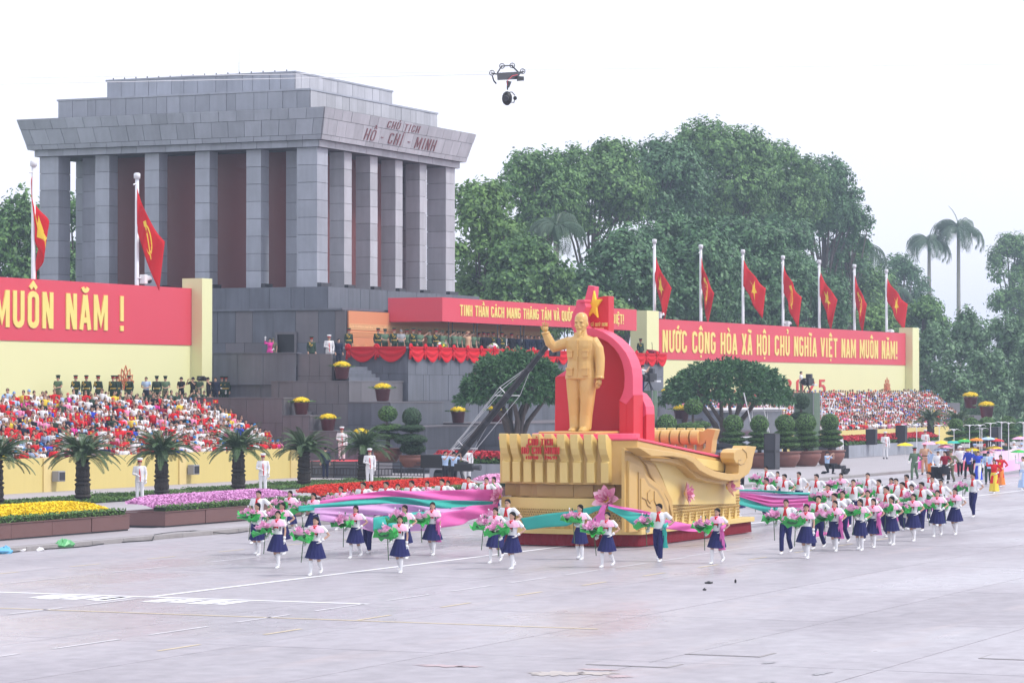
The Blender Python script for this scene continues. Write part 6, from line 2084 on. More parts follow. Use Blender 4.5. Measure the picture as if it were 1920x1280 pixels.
def hair_mesh(kind):
    b = MB()
    def cap(z0, gr, back):
        rs = []
        n = 16
        for z, rx, ry, cy in ((1.52, .064, .080, -.004), (1.56, .080, .100, .002), (1.61, .084, .105, .002), (1.655, .078, .099, .003), (1.69, .056, .073, .004), (1.712, .02, .03, .005)):
            row = []
            for j in range(n):
                a = 2 * PI * j / n
                x, y = rx * gr * math.cos(a), cy + ry * gr * math.sin(a)
                front = max(0, -math.sin(a))
                zz = z
                lim = z0 + .085 * front ** 1.3 - back * max(0, math.sin(a))
                if z < lim:
                    zz = lim
                row.append((x, y, zz))
            rs.append(row)
        b.rings(rs)
    if kind == 'short':
        cap(1.585, 1.03, .05)
        for k in range(5):
            a = -2.4 + k * .42
            b.ell((.045 * math.cos(a), -.062 + .01 * math.sin(k * 2), 1.672), (.03, .035, .022), 6, 4)
    elif kind in ('braids', 'long', 'tail'):
        cap(1.575, 1.05, .09)
        if kind == 'braids':
            for s in (-1, 1):
                p = [V3(s * .062, .04, 1.53), V3(s * .085, .005, 1.44), V3(s * .095, -.075, 1.34), V3(s * .10, -.115, 1.22), V3(s * .095, -.125, 1.12)]
                pts, rd = [], []
                for i in range(17):
                    u = i / 16 * 4
                    k = min(int(u), 3)
                    pts.append(p[k].lerp(p[k + 1], u - k))
                    rd.append(.021 + .006 * math.sin(i * 2.1) - .008 * i / 16)
                b.tube(pts, rd, 6)
        elif kind == 'long':
            b.rings([ring_e(z, rx, ry, cy, 0, 12) for z, rx, ry, cy in ((1.60, .085, .06, .05), (1.45, .085, .04, .075), (1.30, .085, .032, .105), (1.12, .06, .025, .115))])
        else:
            b.tube([V3(0, .09, 1.60), V3(0, .14, 1.52), V3(0, .13, 1.36), V3(0, .12, 1.22)], [.03, .035, .03, .012], 7)
    return b.mesh('hair', True)
def cap_mesh(kind):
    b = MB()
    if kind == 'peaked':
        b.rings([ring_e(1.635, .086, .104, 0, 0, 18), ring_e(1.69, .090, .108, 0, 0, 18), ring_e(1.735, .128, .142, -.012, 0, 18), ring_e(1.765, .128, .138, -.008, 0, 18), ring_e(1.785, .07, .08, .01, 0, 18)])
    elif kind == 'ball':
        b.rings([ring_e(1.60, .082, .101, 0, 0, 16), ring_e(1.66, .081, .100, 0, 0, 16), ring_e(1.70, .060, .075, 0, 0, 16), ring_e(1.722, .02, .03, 0, 0, 16)])
        b.rings([[(.075 * q, -.075 - .02 * (1 - q * q), 1.612 + t) for q in (-1, -.5, 0, .5, 1)] for t in (0, .01)] + [], cap=False, close=False)
        b.hexa([(-.07, -.18, 1.595), (.07, -.18, 1.595), (.078, -.07, 1.615), (-.078, -.07, 1.615), (-.07, -.18, 1.603), (.07, -.18, 1.603), (.078, -.07, 1.627), (-.078, -.07, 1.627)])
    elif kind == 'bucket':
        b.rings([ring_e(1.60, .15, .165, 0, 0, 16), ring_e(1.625, .088, .106, 0, 0, 16), ring_e(1.70, .078, .094, 0, 0, 16), ring_e(1.715, .04, .05, 0, 0, 16)])
    elif kind == 'cone':
        b.rings([ring_e(1.60, .22, .22, 0, 0, 18), ring_e(1.68, .12, .12, 0, 0, 18), ring_e(1.76, .012, .012, 0, 0, 18)])
    elif kind == 'turban':
        b.rings([ring_e(1.60, .09, .108, 0, 0, 14), ring_e(1.66, .115, .130, 0, 0, 14), ring_e(1.72, .105, .12, 0, 0, 14), ring_e(1.75, .04, .05, 0, 0, 14)])
    return b.mesh('cap', True)
CAPS = {k: cap_mesh(k) for k in ('peaked', 'ball', 'bucket', 'cone', 'turban')}
HAIR = {k: hair_mesh(k) for k in ('short', 'braids', 'long', 'tail')}
_b = MB().rings([ring_e(1.637, .0885, .1065, 0, 0, 18), ring_e(1.682, .0915, .1095, 0, 0, 18)], cap=False)
BAND = _b.mesh('cap_band', True)
_b = MB().hexa([(-.075, -.165, 1.615), (.075, -.165, 1.615), (.082, -.07, 1.64), (-.082, -.07, 1.64), (-.075, -.165, 1.623), (.075, -.165, 1.623), (.082, -.07, 1.65), (-.082, -.07, 1.65)])
VISOR = _b.mesh('visor')
SIT = {}
def down(me, dz):
    """The same shape lowered for a seated wearer."""
    k = (me.name, dz)
    if k not in SIT:
        c = me.copy()
        for v in c.vertices:
            v.co.z += dz
        SIT[k] = c
    return SIT[k]
def shoe_meshes(ps, z=.0, m='shoe', tall=0.0):
    out = []
    for (h, kn, an) in ps.legs:
        an, kn = Vector(an), Vector(kn)
        pitch = max(0, an.z - .09) * 2.5
        mb = MB()
        c, s_ = math.cos(pitch), math.sin(pitch)
        def T(y, z_):
            return Vector((an.x, an.y + y * c - z_ * s_ * 0, an.z + z_ + y * s_))
        mb.rings([[T(y, z_) + Vector((x, 0, 0)) for x, z_ in ((-w, -.085), (w, -.085), (w * .9, zt), (-w * .9, zt))] for y, w, zt in ((.075, .032, -.01), (.03, .040, .015), (-.06, .044, -.02), (-.13, .046, -.045), (-.18, .030, -.06))])
        if tall:
            mb.tube([an + Vector((0, .01, -.04)), an, an.lerp(kn, tall)], [.052, .056, .070], 10)
        out.append(mb.mesh(m, True))
    return out
def sock_meshes(ps):
    out = []
    for (h, kn, an) in ps.legs:
        an, kn = Vector(an), Vector(kn)
        mb = MB()
        mb.tube([an + Vector((0, 0, -.03)), an, an.lerp(kn, .35), an.lerp(kn, .65), an.lerp(kn, .86), an.lerp(kn, .87)], [.046, .044, .052, .065, .063, .058], 12)
        out.append(mb.mesh('sock', True))
    return out
def glove_meshes(ps, cuff=.30):
    out = []
    for i, (a, e, w) in enumerate(ps.arms):
        e, w = Vector(e), Vector(w)
        d = (w - e).normalized()
        mb = MB()
        mb.tube([w.lerp(e, cuff), w.lerp(e, .12), w], [.048, .041, .033], 10)
        hand_small(mb, w + d * .02, d, -1 if i else 1, 1.3)
        out.append(mb.mesh('glove', True))
    return out
def scarf_mesh(fem):
    mb = MB()
    k = .86 if fem else 1.0
    mb.rings([ring_e(1.445, .082 * k, .082 * k, .006, 0, 14), ring_e(1.475, .062, .062, .006, 0, 14)], cap=False)
    y = -.125 if not fem else -.128
    for s in (-1, 1):
        mb.hexa([(s * .005, y - .012, 1.40), (s * .05, y + .02, 1.43), (s * .05, y + .03, 1.43), (s * .005, y, 1.40), (s * .01, y + .025, 1.455), (s * .06, y + .06, 1.455), (s * .06, y + .07, 1.455), (s * .01, y + .035, 1.455)])
        mb.hexa([(s * .004, y - .022, 1.20), (s * .075, y - .016, 1.175), (s * .075, y - .006, 1.175), (s * .004, y - .010, 1.20), (s * .0, y - .02, 1.405), (s * .022, y - .02, 1.405), (s * .022, y - .008, 1.405), (s * .0, y - .008, 1.405)])
    mb.ell((0, y - .012, 1.40), (.024, .018, .024), 8, 5)
    return mb.mesh('neckerchief')
def cape_mesh(ps):
    """Ruffled pink shoulder collar."""
    mb = MB()
    n = 40
    rs = []
    for q, (z, rx, ry) in enumerate(((1.468, .07, .068), (1.44, .135, .10), (1.40, .205, .145), (1.33, .245, .172), (1.27, .262, .180))):
        row = []
        for j in range(n):
            a = 2 * PI * j / n
            w = 1 + .05 * q / 4 * math.sin(a * 10)
            row.append((rx * w * math.cos(a), .004 + ry * w * math.sin(a), z - (.03 * abs(math.sin(a)) * q / 4)))
        rs.append(row)
    mb.rings(rs, cap=False)
    return mb.mesh('shoulder_collar', True)
CAPE = cape_mesh(None)
SCARF = {False: scarf_mesh(False), True: scarf_mesh(True)}
class Figure:
    """One pose with its fitted clothes; put() makes a person of it."""
    def __init__(s, legs, left, right, fem=False, seat=False, sleeve=.62, lower='trousers', long_shirt=False, boots=0.0, flare=.30, z0=None, gloves=False, wide=1.0, turn=0.0):
        s.ps = ps = Pose(legs, left, right, fem, seat, turn)
        s.body = body_mesh(ps)
        s.top = shirt_mesh(ps, sleeve, z0 if z0 is not None else (.80 if long_shirt else .96), .020 if long_shirt else .016, flare=.02 if long_shirt else 0.0)
        s.low = skirt_mesh(ps, flare=flare) if lower == 'skirt' else trousers_mesh(ps, wide=wide) if lower == 'trousers' else None
        s.lower = lower
        s.shoes = shoe_meshes(ps, tall=boots, m='boot' if boots else 'shoe')
        s.socks = sock_meshes(ps) if lower == 'skirt' else []
        s.gloves = glove_meshes(ps) if gloves else []
    def put(s, label, loc, rz, group=None, top='c_white', low='c_navy', shoe='white', hair=None, cap=None, capm=None, band=None, scarf=False, cape=False, belt=None, trim=False, scale=1.0, topname='shirt', hairm='hair', strap=None, hgt=True):
        t = thing('person', label, 'person', loc, rz, group, scale)
        dz = s.ps.dz
        obj('body', s.body, t)
        obj(topname, s.top, t, M[top])
        if s.low:
            obj(s.lower, s.low, t, M[low])
        if shoe:
            for me in s.shoes:
                obj(me.name.split('.')[0], me, t, M[shoe])
        for me in s.socks:
            obj('sock', me, t, M['c_white'])
        for me in s.gloves:
            obj('glove', me, t, M['c_white'])
        if hair:
            me = HAIR[hair]
            obj('hair', down(me, dz) if dz else me, t, M[hairm], None, (0, 0, s.ps.turn * (.6 if hair == 'braids' else 1)))
        if cap:
            me = CAPS[cap]
            c = obj('cap' if cap in ('peaked', 'ball') else 'hat', down(me, dz) if dz else me, t, M[capm], None, (0, 0, s.ps.turn))
            if band:
                obj('cap_band', down(BAND, dz) if dz else BAND, c, M[band])
                obj('visor', down(VISOR, dz) if dz else VISOR, c, M['black'])
        if scarf:
            obj('neckerchief', SCARF[s.ps.fem], t, M['c_red'])
        if cape:
            obj('shoulder_collar', CAPE, t, M['c_pinkw'])
        if belt:
            obj('belt', BELT, t, M[belt])
        if trim:
            obj('braid', down(TRIM, dz) if dz else TRIM, t, M['gold_trim'])
        if strap:
            obj('sash', down(STRAP, dz) if dz else STRAP, t, M[strap])
        return t
BELT = MB().rings([ring_e(1.03, .178, .138, 0, 0, 20), ring_e(1.075, .176, .136, 0, 0, 20)], cap=False).mesh('belt')
_b = MB()
_b.tube([(-.15, -.08, 1.42), (-.10, -.145, 1.30), (-.02, -.15, 1.22), (.0, -.14, 1.32)], .013, 6)
_b.tube([(-.17, -.06, 1.42), (-.19, -.12, 1.30), (-.10, -.15, 1.18), (.0, -.145, 1.30)], .011, 6)
for _s in (-1, 1):
    _b.box(_s * .17 - .05, -.04, 1.425, _s * .17 + .05, .04, 1.445)
TRIM = _b.mesh('braid')
_b = MB()
_b.tube([(.02, -.165, 1.34), (.03, -.185, 1.2), (.05, -.19, 1.0), (.06, -.19, .82)], [.012, .022, .026, .014], 6)
STRAP = _b.mesh('sash')

GA = Figure(WALK_A, 'hip', 'hold', True, sleeve=.66, lower='skirt', gloves=True, turn=-.5)
GB = Figure(WALK_B, 'hip', 'hold', True, sleeve=.66, lower='skirt', gloves=True, turn=-.25)
GC = Figure([((.09, 0, .90), (.10, -.10, .48), (.10, -.08, .08)), ((-.09, 0, .90), (-.09, -.06, .48), (-.09, .10, .12))], 'hip', 'front', True, sleeve=.66, lower='skirt', gloves=True, turn=-.75, flare=.27)
GD = Figure(WALK_A, 'down', 'hold', True, sleeve=.66, lower='skirt', gloves=True, turn=.2, flare=.32)
BA = Figure(WALK_A, 'hip', 'hold', False, sleeve=.66, gloves=True, turn=-.6)
BBo = Figure(WALK_B, 'hip', 'hold', False, sleeve=.66, gloves=True)
GUARD = Figure(STAND_LEGS, 'down', 'front', False, sleeve=1.92, long_shirt=True, boots=.35, gloves=True)
OFF = Figure(STAND_LEGS, 'down', 'down', False, sleeve=1.92, long_shirt=True)
OFS = Figure(STAND_LEGS, 'down', 'salute', False, sleeve=1.92, long_shirt=True)
SHS = Figure(STAND_LEGS, 'down', 'salute', False, sleeve=.62)
MAN = Figure(STAND_LEGS, 'front', 'front', False, sleeve=.62)
MANB = Figure(STAND_LEGS, 'down', 'down', False, sleeve=.62)
FILM = Figure(STAND_LEGS, 'film', 'film', False, sleeve=.62)
AODAI = Figure(WALK_A, 'hip', 'wave', True, sleeve=1.9, lower='trousers', wide=1.15, gloves=True)
WALKU = Figure(WALK_B, 'hip', 'hold', False, sleeve=1.9, long_shirt=True, gloves=True)
FACE = -PI / 2      # marching towards -X

# ------------------------------------------------------------------ lotus bouquets
mb = MB()
lotus(mb, .17, ((6, .35, .9), (7, .85, 1.0), (6, 1.25, .85)))
LFLOWER = mb.mesh('lotus_flower', True)
LFLOWER.materials.append(M['lotus'])
def leaf_disc(r, ruffle, seed):
    mb = MB()
    n = 40
    rs = []
    for q in range(5):
        f = q / 4
        rs.append([(r * f * math.cos(2 * PI * j / n) * (1 + .05 * math.sin(j * 2.2 + seed) * f), r * f * math.sin(2 * PI * j / n), -.05 * (1 - f) + .05 * f * f + ruffle * f * f * math.sin(j * PI * 2 * 5 / n + seed) + ruffle * .6 * f * f * math.sin(j * PI * 2 * 8 / n)) for j in range(n)])
    mb.rings(rs, cap=False)
    return mb.mesh('leaf', True)
LEAFD = [leaf_disc(.30, .07, k) for k in range(3)]
BUD = MB().tube([(0, 0, 0), (.02, 0, .14), (.0, .02, .26)], .006, 5).ell((0, .02, .28), (.022, .022, .035), 8, 5).mesh('bud', True)
STEM = MB().tube([(0, 0, -.48), (0, 0, .12)], .012, 6).mesh('stem')
FILL = MB().ell((0, 0, .03), (.17, .17, .07), 10, 6).mesh('dark_leaf', True)
def bouquet(label, p, rz, k, tilt=(0.25, -.1), back=0):
    t = thing('lotus_bouquet', label, 'lotus bouquet', p, rz, 'lotus bouquets carried by the students', R.uniform(.98, 1.1))
    h = obj('leaf', LEAFD[k % 3], t, M['lotus_leaf'], (-.05, -.10, .13), (tilt[0] + R.uniform(-.2, .2), tilt[1] + R.uniform(-.2, .2), R.uniform(0, 6)))
    obj('dark_leaf', FILL, t, M['lotus_leaf_dark'], (-.05, -.12, .16))
    obj('leaf', LEAFD[(k + 1) % 3], t, M['lotus_leaf'], (.12, .02, .20), (1.0 + R.uniform(-.3, .3), R.uniform(-.5, .5), R.uniform(0, 6)), .55)
    for (x, y, z, s) in ((-.20, -.14, .19, .95), (-.02, -.24, .20, 1.1), (.12, -.12, .25, .9), (-.08, -.04, .29, .9)):
        obj('lotus_flower', LFLOWER, t, None, (x, y, z), (R.uniform(.1, .8), R.uniform(-.5, .5), R.uniform(0, 6)), s * R.uniform(.9, 1.15))
    for (x, y) in ((-.12, .02), (.02, -.05)):
        obj('bud', BUD, t, M['c_white'] if x < 0 else M['lotus_leaf_dark'], (x, y, .18), (R.uniform(-.2, .2), R.uniform(-.2, .2), 0))
    obj('stem', STEM, t, M['shrub_dark'], (0, 0, 0), (R.uniform(-.1, .1), R.uniform(-.1, .1), 0))
    return t

# ------------------------------------------------------------------ students marching beside the float
ORD = 'first second third fourth fifth sixth seventh eighth ninth tenth eleventh twelfth thirteenth fourteenth fifteenth sixteenth seventeenth eighteenth nineteenth twentieth'.split()
students = [
    # kind, px, py, 'f' feet / 'h' crown of the head, words that single the student out
    ('g', 483, 1040, 'f', 'at the front outer corner beside the purple planter'),
    ('g', 521, 1064, 'f', 'second in the front rank, bouquet held low'),
    ('g', 530, 941, 'h', 'half hidden behind the second girl of the front rank'),
    ('g', 592, 1078, 'f', 'farthest out on the solid white line'),
    ('g', 667, 1046, 'f', 'walking just ahead of the boy with glasses'),
    ('b', 691, 1036, 'f', 'walking alone among front girls, with glasses'),
    ('g', 750, 1073, 'f', 'on the white line, third of the outer rank'),
    ('g', 759, 946, 'h', 'hidden behind the third girl on the white line'),
    ('g', 811, 1040, 'f', 'with a pink sash, in front of the wide ribbons'),
    ('b', 485, 919, 'h', 'at the head of the inner rank by the purple flowers'),
    ('g', 544, 919, 'h', 'second of the inner rank before the purple flowers'),
    ('g', 588, 923, 'h', 'with loose hair at the tip of the long ribbons'),
    ('g', 639, 911, 'h', 'before the scarlet flowers, first behind the ribbons'),
    ('b', 681, 903, 'h', 'tall, before the scarlet flowers behind the ribbons'),
    ('g', 696, 908, 'h', 'peeping past the tall boy before the scarlet flowers'),
    ('b', 724, 902, 'h', 'behind the ribbons below the guard at the red carpet'),
    ('g', 746, 906, 'h', 'behind the ribbons under the end of the fence'),
    ('b', 772, 900, 'h', 'behind the ribbons below the grey flower box'),
    ('g', 801, 901, 'h', 'behind the ribbons left of the cameramen'),
    ('b', 829, 897, 'h', 'before the two cameramen, behind the ribbons'),
    ('g', 840, 900, 'h', 'just behind the boy before the cameramen'),
    ('b', 879, 892, 'h', 'behind the ribbons below the guard at the crane'),
    ('b', 912, 894, 'h', 'last boy of the inner rank, touching the float prow'),
    ('g', 926, 893, 'h', 'squeezed against the golden prow behind the ribbons'),
    ('g', 929, 1055, 'f', 'at the prow corner, outermost of the trio'),
    ('b', 952, 1043, 'f', 'with glasses behind the trio at the prow'),
    ('g', 961, 1066, 'f', 'nearest the camera in the trio at the prow'),
    ('g', 1088, 1048, 'f', 'with glasses before the lattice base'),
    ('g', 1139, 1063, 'f', 'stepping before the big lotus on the prow'),
    ('b', 1236, 1052, 'f', 'alone beside the carved side of the float'),
    ('g', 1345, 1056, 'f', 'alone beside the pink lotus on the float side'),
    ('b', 1474, 1038, 'f', 'leading the group behind the float'),
    ('g', 1512, 1046, 'f', 'foremost of the girls behind the float'),
    ('b', 1535, 1029, 'f', 'with a teal ribbon behind the foremost girl'),
    ('g', 1566, 1033, 'f', 'trailing a hot pink ribbon, in mid stride'),
    ('b', 1580, 919, 'h', 'shoulder to shoulder behind the girl trailing hot pink'),
    ('b', 1565, 924, 'h', 'face half covered behind the girl trailing hot pink'),
    ('g', 1613, 1031, 'f', 'with a large leaf, next after the hot pink ribbon'),
    ('g', 1638, 1026, 'f', 'wearing a bright pink sash in the outer rank'),
    ('b', 1627, 918, 'h', 'between the leaf girl and the sash girl'),
    ('g', 1672, 1021, 'f', 'wrapped in a magenta ribbon at the waist'),
    ('b', 1662, 911, 'h', 'behind the girl wrapped in magenta'),
    ('b', 1692, 903, 'h', 'tall, with a long red neckerchief mid group'),
    ('g', 1713, 1014, 'f', 'third from the tail of the outer rank'),
    ('b', 1728, 903, 'h', 'with arms wide near the tail of the group'),
    ('g', 1709, 907, 'h', 'looking back between two tall boys'),
    ('g', 1758, 1006, 'f', 'second from the tail of the outer rank'),
    ('b', 1764, 898, 'h', 'with glasses near the tail of the group'),
    ('g', 1791, 1002, 'f', 'last girl of the outer rank'),
    ('b', 1825, 969, 'f', 'last of all, walking apart from the group'),
    ('b', 1748, 892, 'h', 'second row near the drummers'),
    ('b', 1742, 884, 'h', 'back row below the saluting green uniform'),
    ('b', 1437, 873, 'h', 'first of the back row by the scroll tail'),
    ('g', 1458, 883, 'h', 'second of the back row by the scroll tail'),
    ('b', 1471, 888, 'h', 'third of the back row before the widest pot'),
    ('b', 1437, 895, 'h', 'holding the ribbon end beside the float tail'),
    ('b', 1498, 884, 'h', 'back row before the clay pots'),
    ('b', 1531, 888, 'h', 'back row below the kneeling cameraman'),
    ('g', 1577, 886, 'h', 'back row under the kerb camera'),
    ('b', 1600, 898, 'h', 'over the end of the teal ribbon'),
    ('g', 1553, 907, 'h', 'just above the pink ribbon stripes'),
    ('b', 1627, 886, 'h', 'back row before the forecourt kerb'),
    ('b', 1648, 898, 'h', 'second row before the forecourt kerb'),
    ('g', 1671, 895, 'h', 'with a pale flower in her hair, second row'),
    ('b', 1680, 896, 'h', 'with head turned beside the pale flower girl'),
    ('b', 1700, 889, 'h', 'with glasses in the back row below the guard'),
    ('g', 1385, 897, 'h', 'just behind the float tail, half hidden'),
]
for i, (k, px, py, mode, words_) in enumerate(students):
    hgt = 1.58 if k == 'g' else 1.69
    hgt *= 1 + R.uniform(-.02, .02)
    p = survey(px, py, z=0.0 if mode == 'f' else hgt)
    p.z = 0.0
    rz = FACE + R.uniform(-.12, .12) + (.10 if px < 850 else 0)
    sc = hgt / 1.71
    ph = R.random() < .5
    if k == 'g':
        fig = (GA, GB, GA, GC, GB, GD)[R.randrange(6)]
        t = fig.put('girl student in navy skirt ' + words_, p, rz, 'students marching with lotus bouquets', hair='long' if 'loose hair' in words_ else 'braids', scarf=True, cape=True, scale=sc, topname='blouse')
    else:
        fig = BA if ph else BBo
        t = fig.put('boy student in navy trousers ' + words_, p, rz, 'students marching with lotus bouquets', hair='short', scarf=True, scale=sc)
        if 'glasses' in words_:
            g_ = MB()
            for s in (-1, 1):
                g_.tube([(s * .03 + .018 * math.cos(a * PI / 4), -.103, 1.585 + .014 * math.sin(a * PI / 4)) for a in range(9)], .003, 4, False)
                g_.tube([(s * .048, -.10, 1.59), (s * .078, 0, 1.59)], .003, 4)
            g_.build('glasses', M['black'], t)
    t.scale = (sc * R.uniform(.92, 1.07), sc * R.uniform(.92, 1.05), sc)
    if not (k == 'b' and mode == 'h' and i % 3 == 0):
        w = Vector(fig.ps.R[2]) * sc
        w = Vector((w.x - .05, w.y - .06, w.z - .02))
        q = Matrix.Rotation(rz, 3, 'Z') @ w + p
        bouquet('pink lotus bouquet of the ' + ('girl ' if k == 'g' else 'boy ') + words_, q, rz, i)
    if px in (811, 1236, 1345, 1566, 1638):
        cm = 'sheer_teal' if k == 'b' else 'sheer_pink'
        lb = {811: 'pink silk sash at the arm of the girl before the wide ribbons', 1236: 'teal silk bundle at the arm of the lone boy beside the float', 1345: 'hot pink sash at the arm of the lone girl beside the float', 1566: 'pink sash of the striding girl behind the float', 1638: 'bright pink sash in the outer rank of the rear group'}[px]
        s_ = thing('ribbon_sash', lb, 'ribbon', p, rz)
        mb = MB()
        rs = []
        for q in range(9):
            f = q / 8
            rs.append([(.20 + .02 * math.sin(u * 3 + q) + (u - 3) * (.012 + .026 * f), -.14 - .03 * math.sin(u * 2.1), 1.02 - f * .62) for u in range(7)])
        mb.rings(rs, cap=False, close=False)
        mb.tube([(.24, .03, 1.10), (.2, -.10, 1.04), (.19, -.15, .96)], [.04, .06, .05], 8)
        mb.build('silk', M[cm], s_, True)

# ------------------------------------------------------------------ silk ribbons
def ribbon(label, top, bot, m, seed, waves=3, amp=.10, n=40, nv=7):
    """A hanging silk between two edge lines of points in metres."""
    def along(P_, f):
        f *= len(P_) - 1
        i = min(int(f), len(P_) - 2)
        return P_[i].lerp(P_[i + 1], f - i)
    t = thing('silk_ribbon', label, 'ribbon', top[0])
    rs = []
    for j in range(nv):
        v = j / (nv - 1)
        row = []
        for i in range(n + 1):
            u = i / n
            p = along(top, u).lerp(along(bot, u), v) - top[0]
            a = amp * math.sin(PI * u)
            row.append(p + Vector((a * .4 * math.sin(u * waves * 6.3 + v * 2 + seed), a * math.sin(u * waves * 5.1 + v * 6 + seed), .25 * a * math.sin(u * 9 + seed))))
        rs.append(row)
    mb = MB()
    mb.rings(rs, cap=False, close=False)
    o = mb.build('silk', M[m], t, True, normals=False)
    so = o.modifiers.new('thickness', 'SOLIDIFY')
    so.thickness = .006
    return t
def yl(*a):
    """Sight points for a ribbon edge: (px, py, Y)."""
    return [survey(x, y, Y=Y) for x, y, Y in a]
ribbon('upper pink silk ribbon stretched from the prow to the inner rank', yl((934, 917, 40.2), (830, 918, 40.6), (720, 920, 41), (600, 938, 41)), yl((934, 940, 40.2), (830, 938, 40.6), (720, 933, 41), (600, 946, 41)), 'sheer_pink', 1)
ribbon('teal silk ribbon in the middle of the stretched bundle', yl((934, 940, 40.1), (830, 936, 40.5), (720, 932, 40.9), (560, 948, 41)), yl((934, 944, 40.1), (830, 956, 40.5), (720, 945, 40.9), (560, 958, 41)), 'sheer_teal', 2)
ribbon('lilac silk ribbon under the teal one', yl((930, 944, 40.0), (830, 952, 40.4), (720, 944, 40.8), (590, 952, 40.9)), yl((930, 950, 40.0), (830, 972, 40.4), (720, 966, 40.8), (590, 962, 40.9)), 'sheer_lilac', 3)
ribbon('hot pink silk ribbon fanning out from the prow corner', yl((934, 943, 39.9), (880, 950, 40.0), (826, 962, 40.1)), yl((934, 962, 39.9), (880, 978, 40.0), (824, 990, 40.1)), 'sheer_pink', 4, 2)
ribbon('teal silk ribbon hanging behind the boy with glasses', yl((826, 958, 40.2), (760, 962, 40.3), (700, 970, 40.3)), yl((826, 972, 40.2), (760, 982, 40.3), (700, 995, 40.3)), 'sheer_teal', 5, 2)
ribbon('lowest pink silk ribbon trailing over the road', yl((826, 972, 40.3), (720, 968, 40.8), (600, 962, 40.9)), yl((826, 994, 40.3), (720, 998, 40.8), (600, 975, 40.9)), 'sheer_lilac', 6)
xf = fx(37.2, .3)
def xl(*a):
    return [survey(x, y, X=X) for x, y, X in a]
ribbon('teal silk swag across the lattice base of the prow', xl((1134, 946, 87.75), (1060, 958, 87.5), (976, 971, 87.5)), xl((1132, 952, 87.75), (1060, 985, 87.5), (985, 993, 87.5)), 'sheer_teal', 7, 2, .05)
ribbon('pink silk tail falling from the prow lotus', xl((1130, 946, 87.7), (1110, 975, 87.5)), xl((1138, 946, 87.7), (1128, 1004, 87.5)), 'sheer_pink', 8, 1, .05)
ribbon('teal silk swag from the prow lotus to the boy at the carved side', yl((1140, 947, 34.9), (1190, 958, 34.4), (1236, 966, 34.0)), yl((1140, 954, 34.9), (1190, 984, 34.4), (1240, 990, 34.0)), 'sheer_teal', 9, 2, .05)
ribbon('thin pink silk along the upper edge of the teal swag', yl((1140, 944, 34.85), (1190, 954, 34.35), (1236, 962, 33.95)), yl((1140, 948, 34.85), (1190, 960, 34.35), (1236, 968, 33.95)), 'sheer_pink', 10, 2, .04)
ribbon('pink silk swag between the boy and the girl at the float side', yl((1240, 972, 34.0), (1290, 982, 33.7), (1342, 978, 33.4)), yl((1242, 990, 34.0), (1290, 996, 33.7), (1342, 996, 33.4)), 'sheer_pink', 11, 2, .05)
for k, (a, b_, m, lb) in enumerate((((916, 920, 923, 930), (918, 924, 928, 934), 'sheer_teal', 'teal silk edge ribbon streaming back from the tail lotus'), ((917, 924, 928, 933), (920, 932, 936, 944), 'sheer_lilac', 'lilac silk ribbon streaming back from the tail lotus'), ((919, 931, 936, 944), (922, 942, 946, 952), 'sheer_pink', 'broad pink silk ribbon streaming back from the tail lotus'), ((920, 939, 945, 951), (924, 950, 957, 960), 'sheer_pink', 'hot pink lower ribbon streaming back from the tail lotus'), ((924, 949, 957, 958), (940, 962, 962, 964), 'sheer_teal', 'sheer teal ribbon sagging lowest behind the float'))):
    xs_ = (1366, 1450, 1540, 1630)
    ribbon(lb, yl(*[(xs_[i], a[i], 35.4 + .35 * i + k * .05) for i in range(4)]), yl(*[(xs_[i] - 2, b_[i], 35.4 + .35 * i + k * .05) for i in range(4)]), m, 12 + k, 3, .08)
ribbon('hot pink silk trailing low from the striding girl', yl((1524, 994, 32.2), (1560, 998, 32.4), (1590, 968, 32.6)), yl((1526, 1018, 32.2), (1560, 1020, 32.4), (1592, 985, 32.6)), 'sheer_pink', 20, 2, .06)
ribbon('teal silk trailing between the boys behind the float', yl((1586, 985, 33.4), (1598, 1000, 33.4)), yl((1592, 1012, 33.4), (1606, 1022, 33.4)), 'sheer_teal', 21, 1, .04)
ribbon('magenta silk wrapped before the girl in mid group', yl((1652, 962, 33.2), (1672, 962, 33.2), (1696, 958, 33.3)), yl((1652, 980, 33.2), (1672, 994, 33.2), (1696, 972, 33.3)), 'sheer_pink', 22, 1, .05)
ribbon('pink silk band held between the rear girls', yl((1700, 958, 34.4), (1730, 950, 34.8), (1756, 952, 35.0)), yl((1700, 968, 34.4), (1730, 966, 34.8), (1756, 966, 35.0)), 'sheer_pink', 23, 1, .05)
# ------------------------------------------------------------------ guards in white
def guard(px, py, label, z=.12, X=None, Y=None, rz=FACE + .35, boots='c_white', sc=1.06):
    p = survey(px, py, z=z) if X is None and Y is None else survey(px, py, X=X, Y=Y)
    p.z = z
    t = GUARD.put('honour guard in white uniform and red-banded cap ' + label, p, rz, 'honour guards in white uniform', top='c_white', low='c_white', shoe='black', cap='peaked', capm='c_white', band='c_red', hair='short', belt='c_white', strap='c_red', topname='tunic', scale=sc)
    for s in (-1, 1):
        MB().box(s * .26 - .012, -.03, 1.28, s * .26 + .012, .03, 1.34).build('shoulder_badge', M['c_red'], t)
    return t
guard(262, 940, 'between the first two cycads')
guard(493, 926, 'between the purple flowers and the end cycad')
guard(693, 911, 'before the low black fence')
guard(641, 863, 'standing on the red carpet', z=1.0, X=149.6)
guard(617, 687, 'stepping down beside the tribune wall', z=6.3, X=160)
p = survey(876, 900, X=143); guard(876, 900, 'beside the crane and the crimson bed', X=143)
guard(1573, 866, 'where the far crimson bed begins', X=195)
guard(1660, 860, 'alone in front of the far crimson bed')
guard(1735, 862, 'beside the far cycad and monitor speaker', X=214)

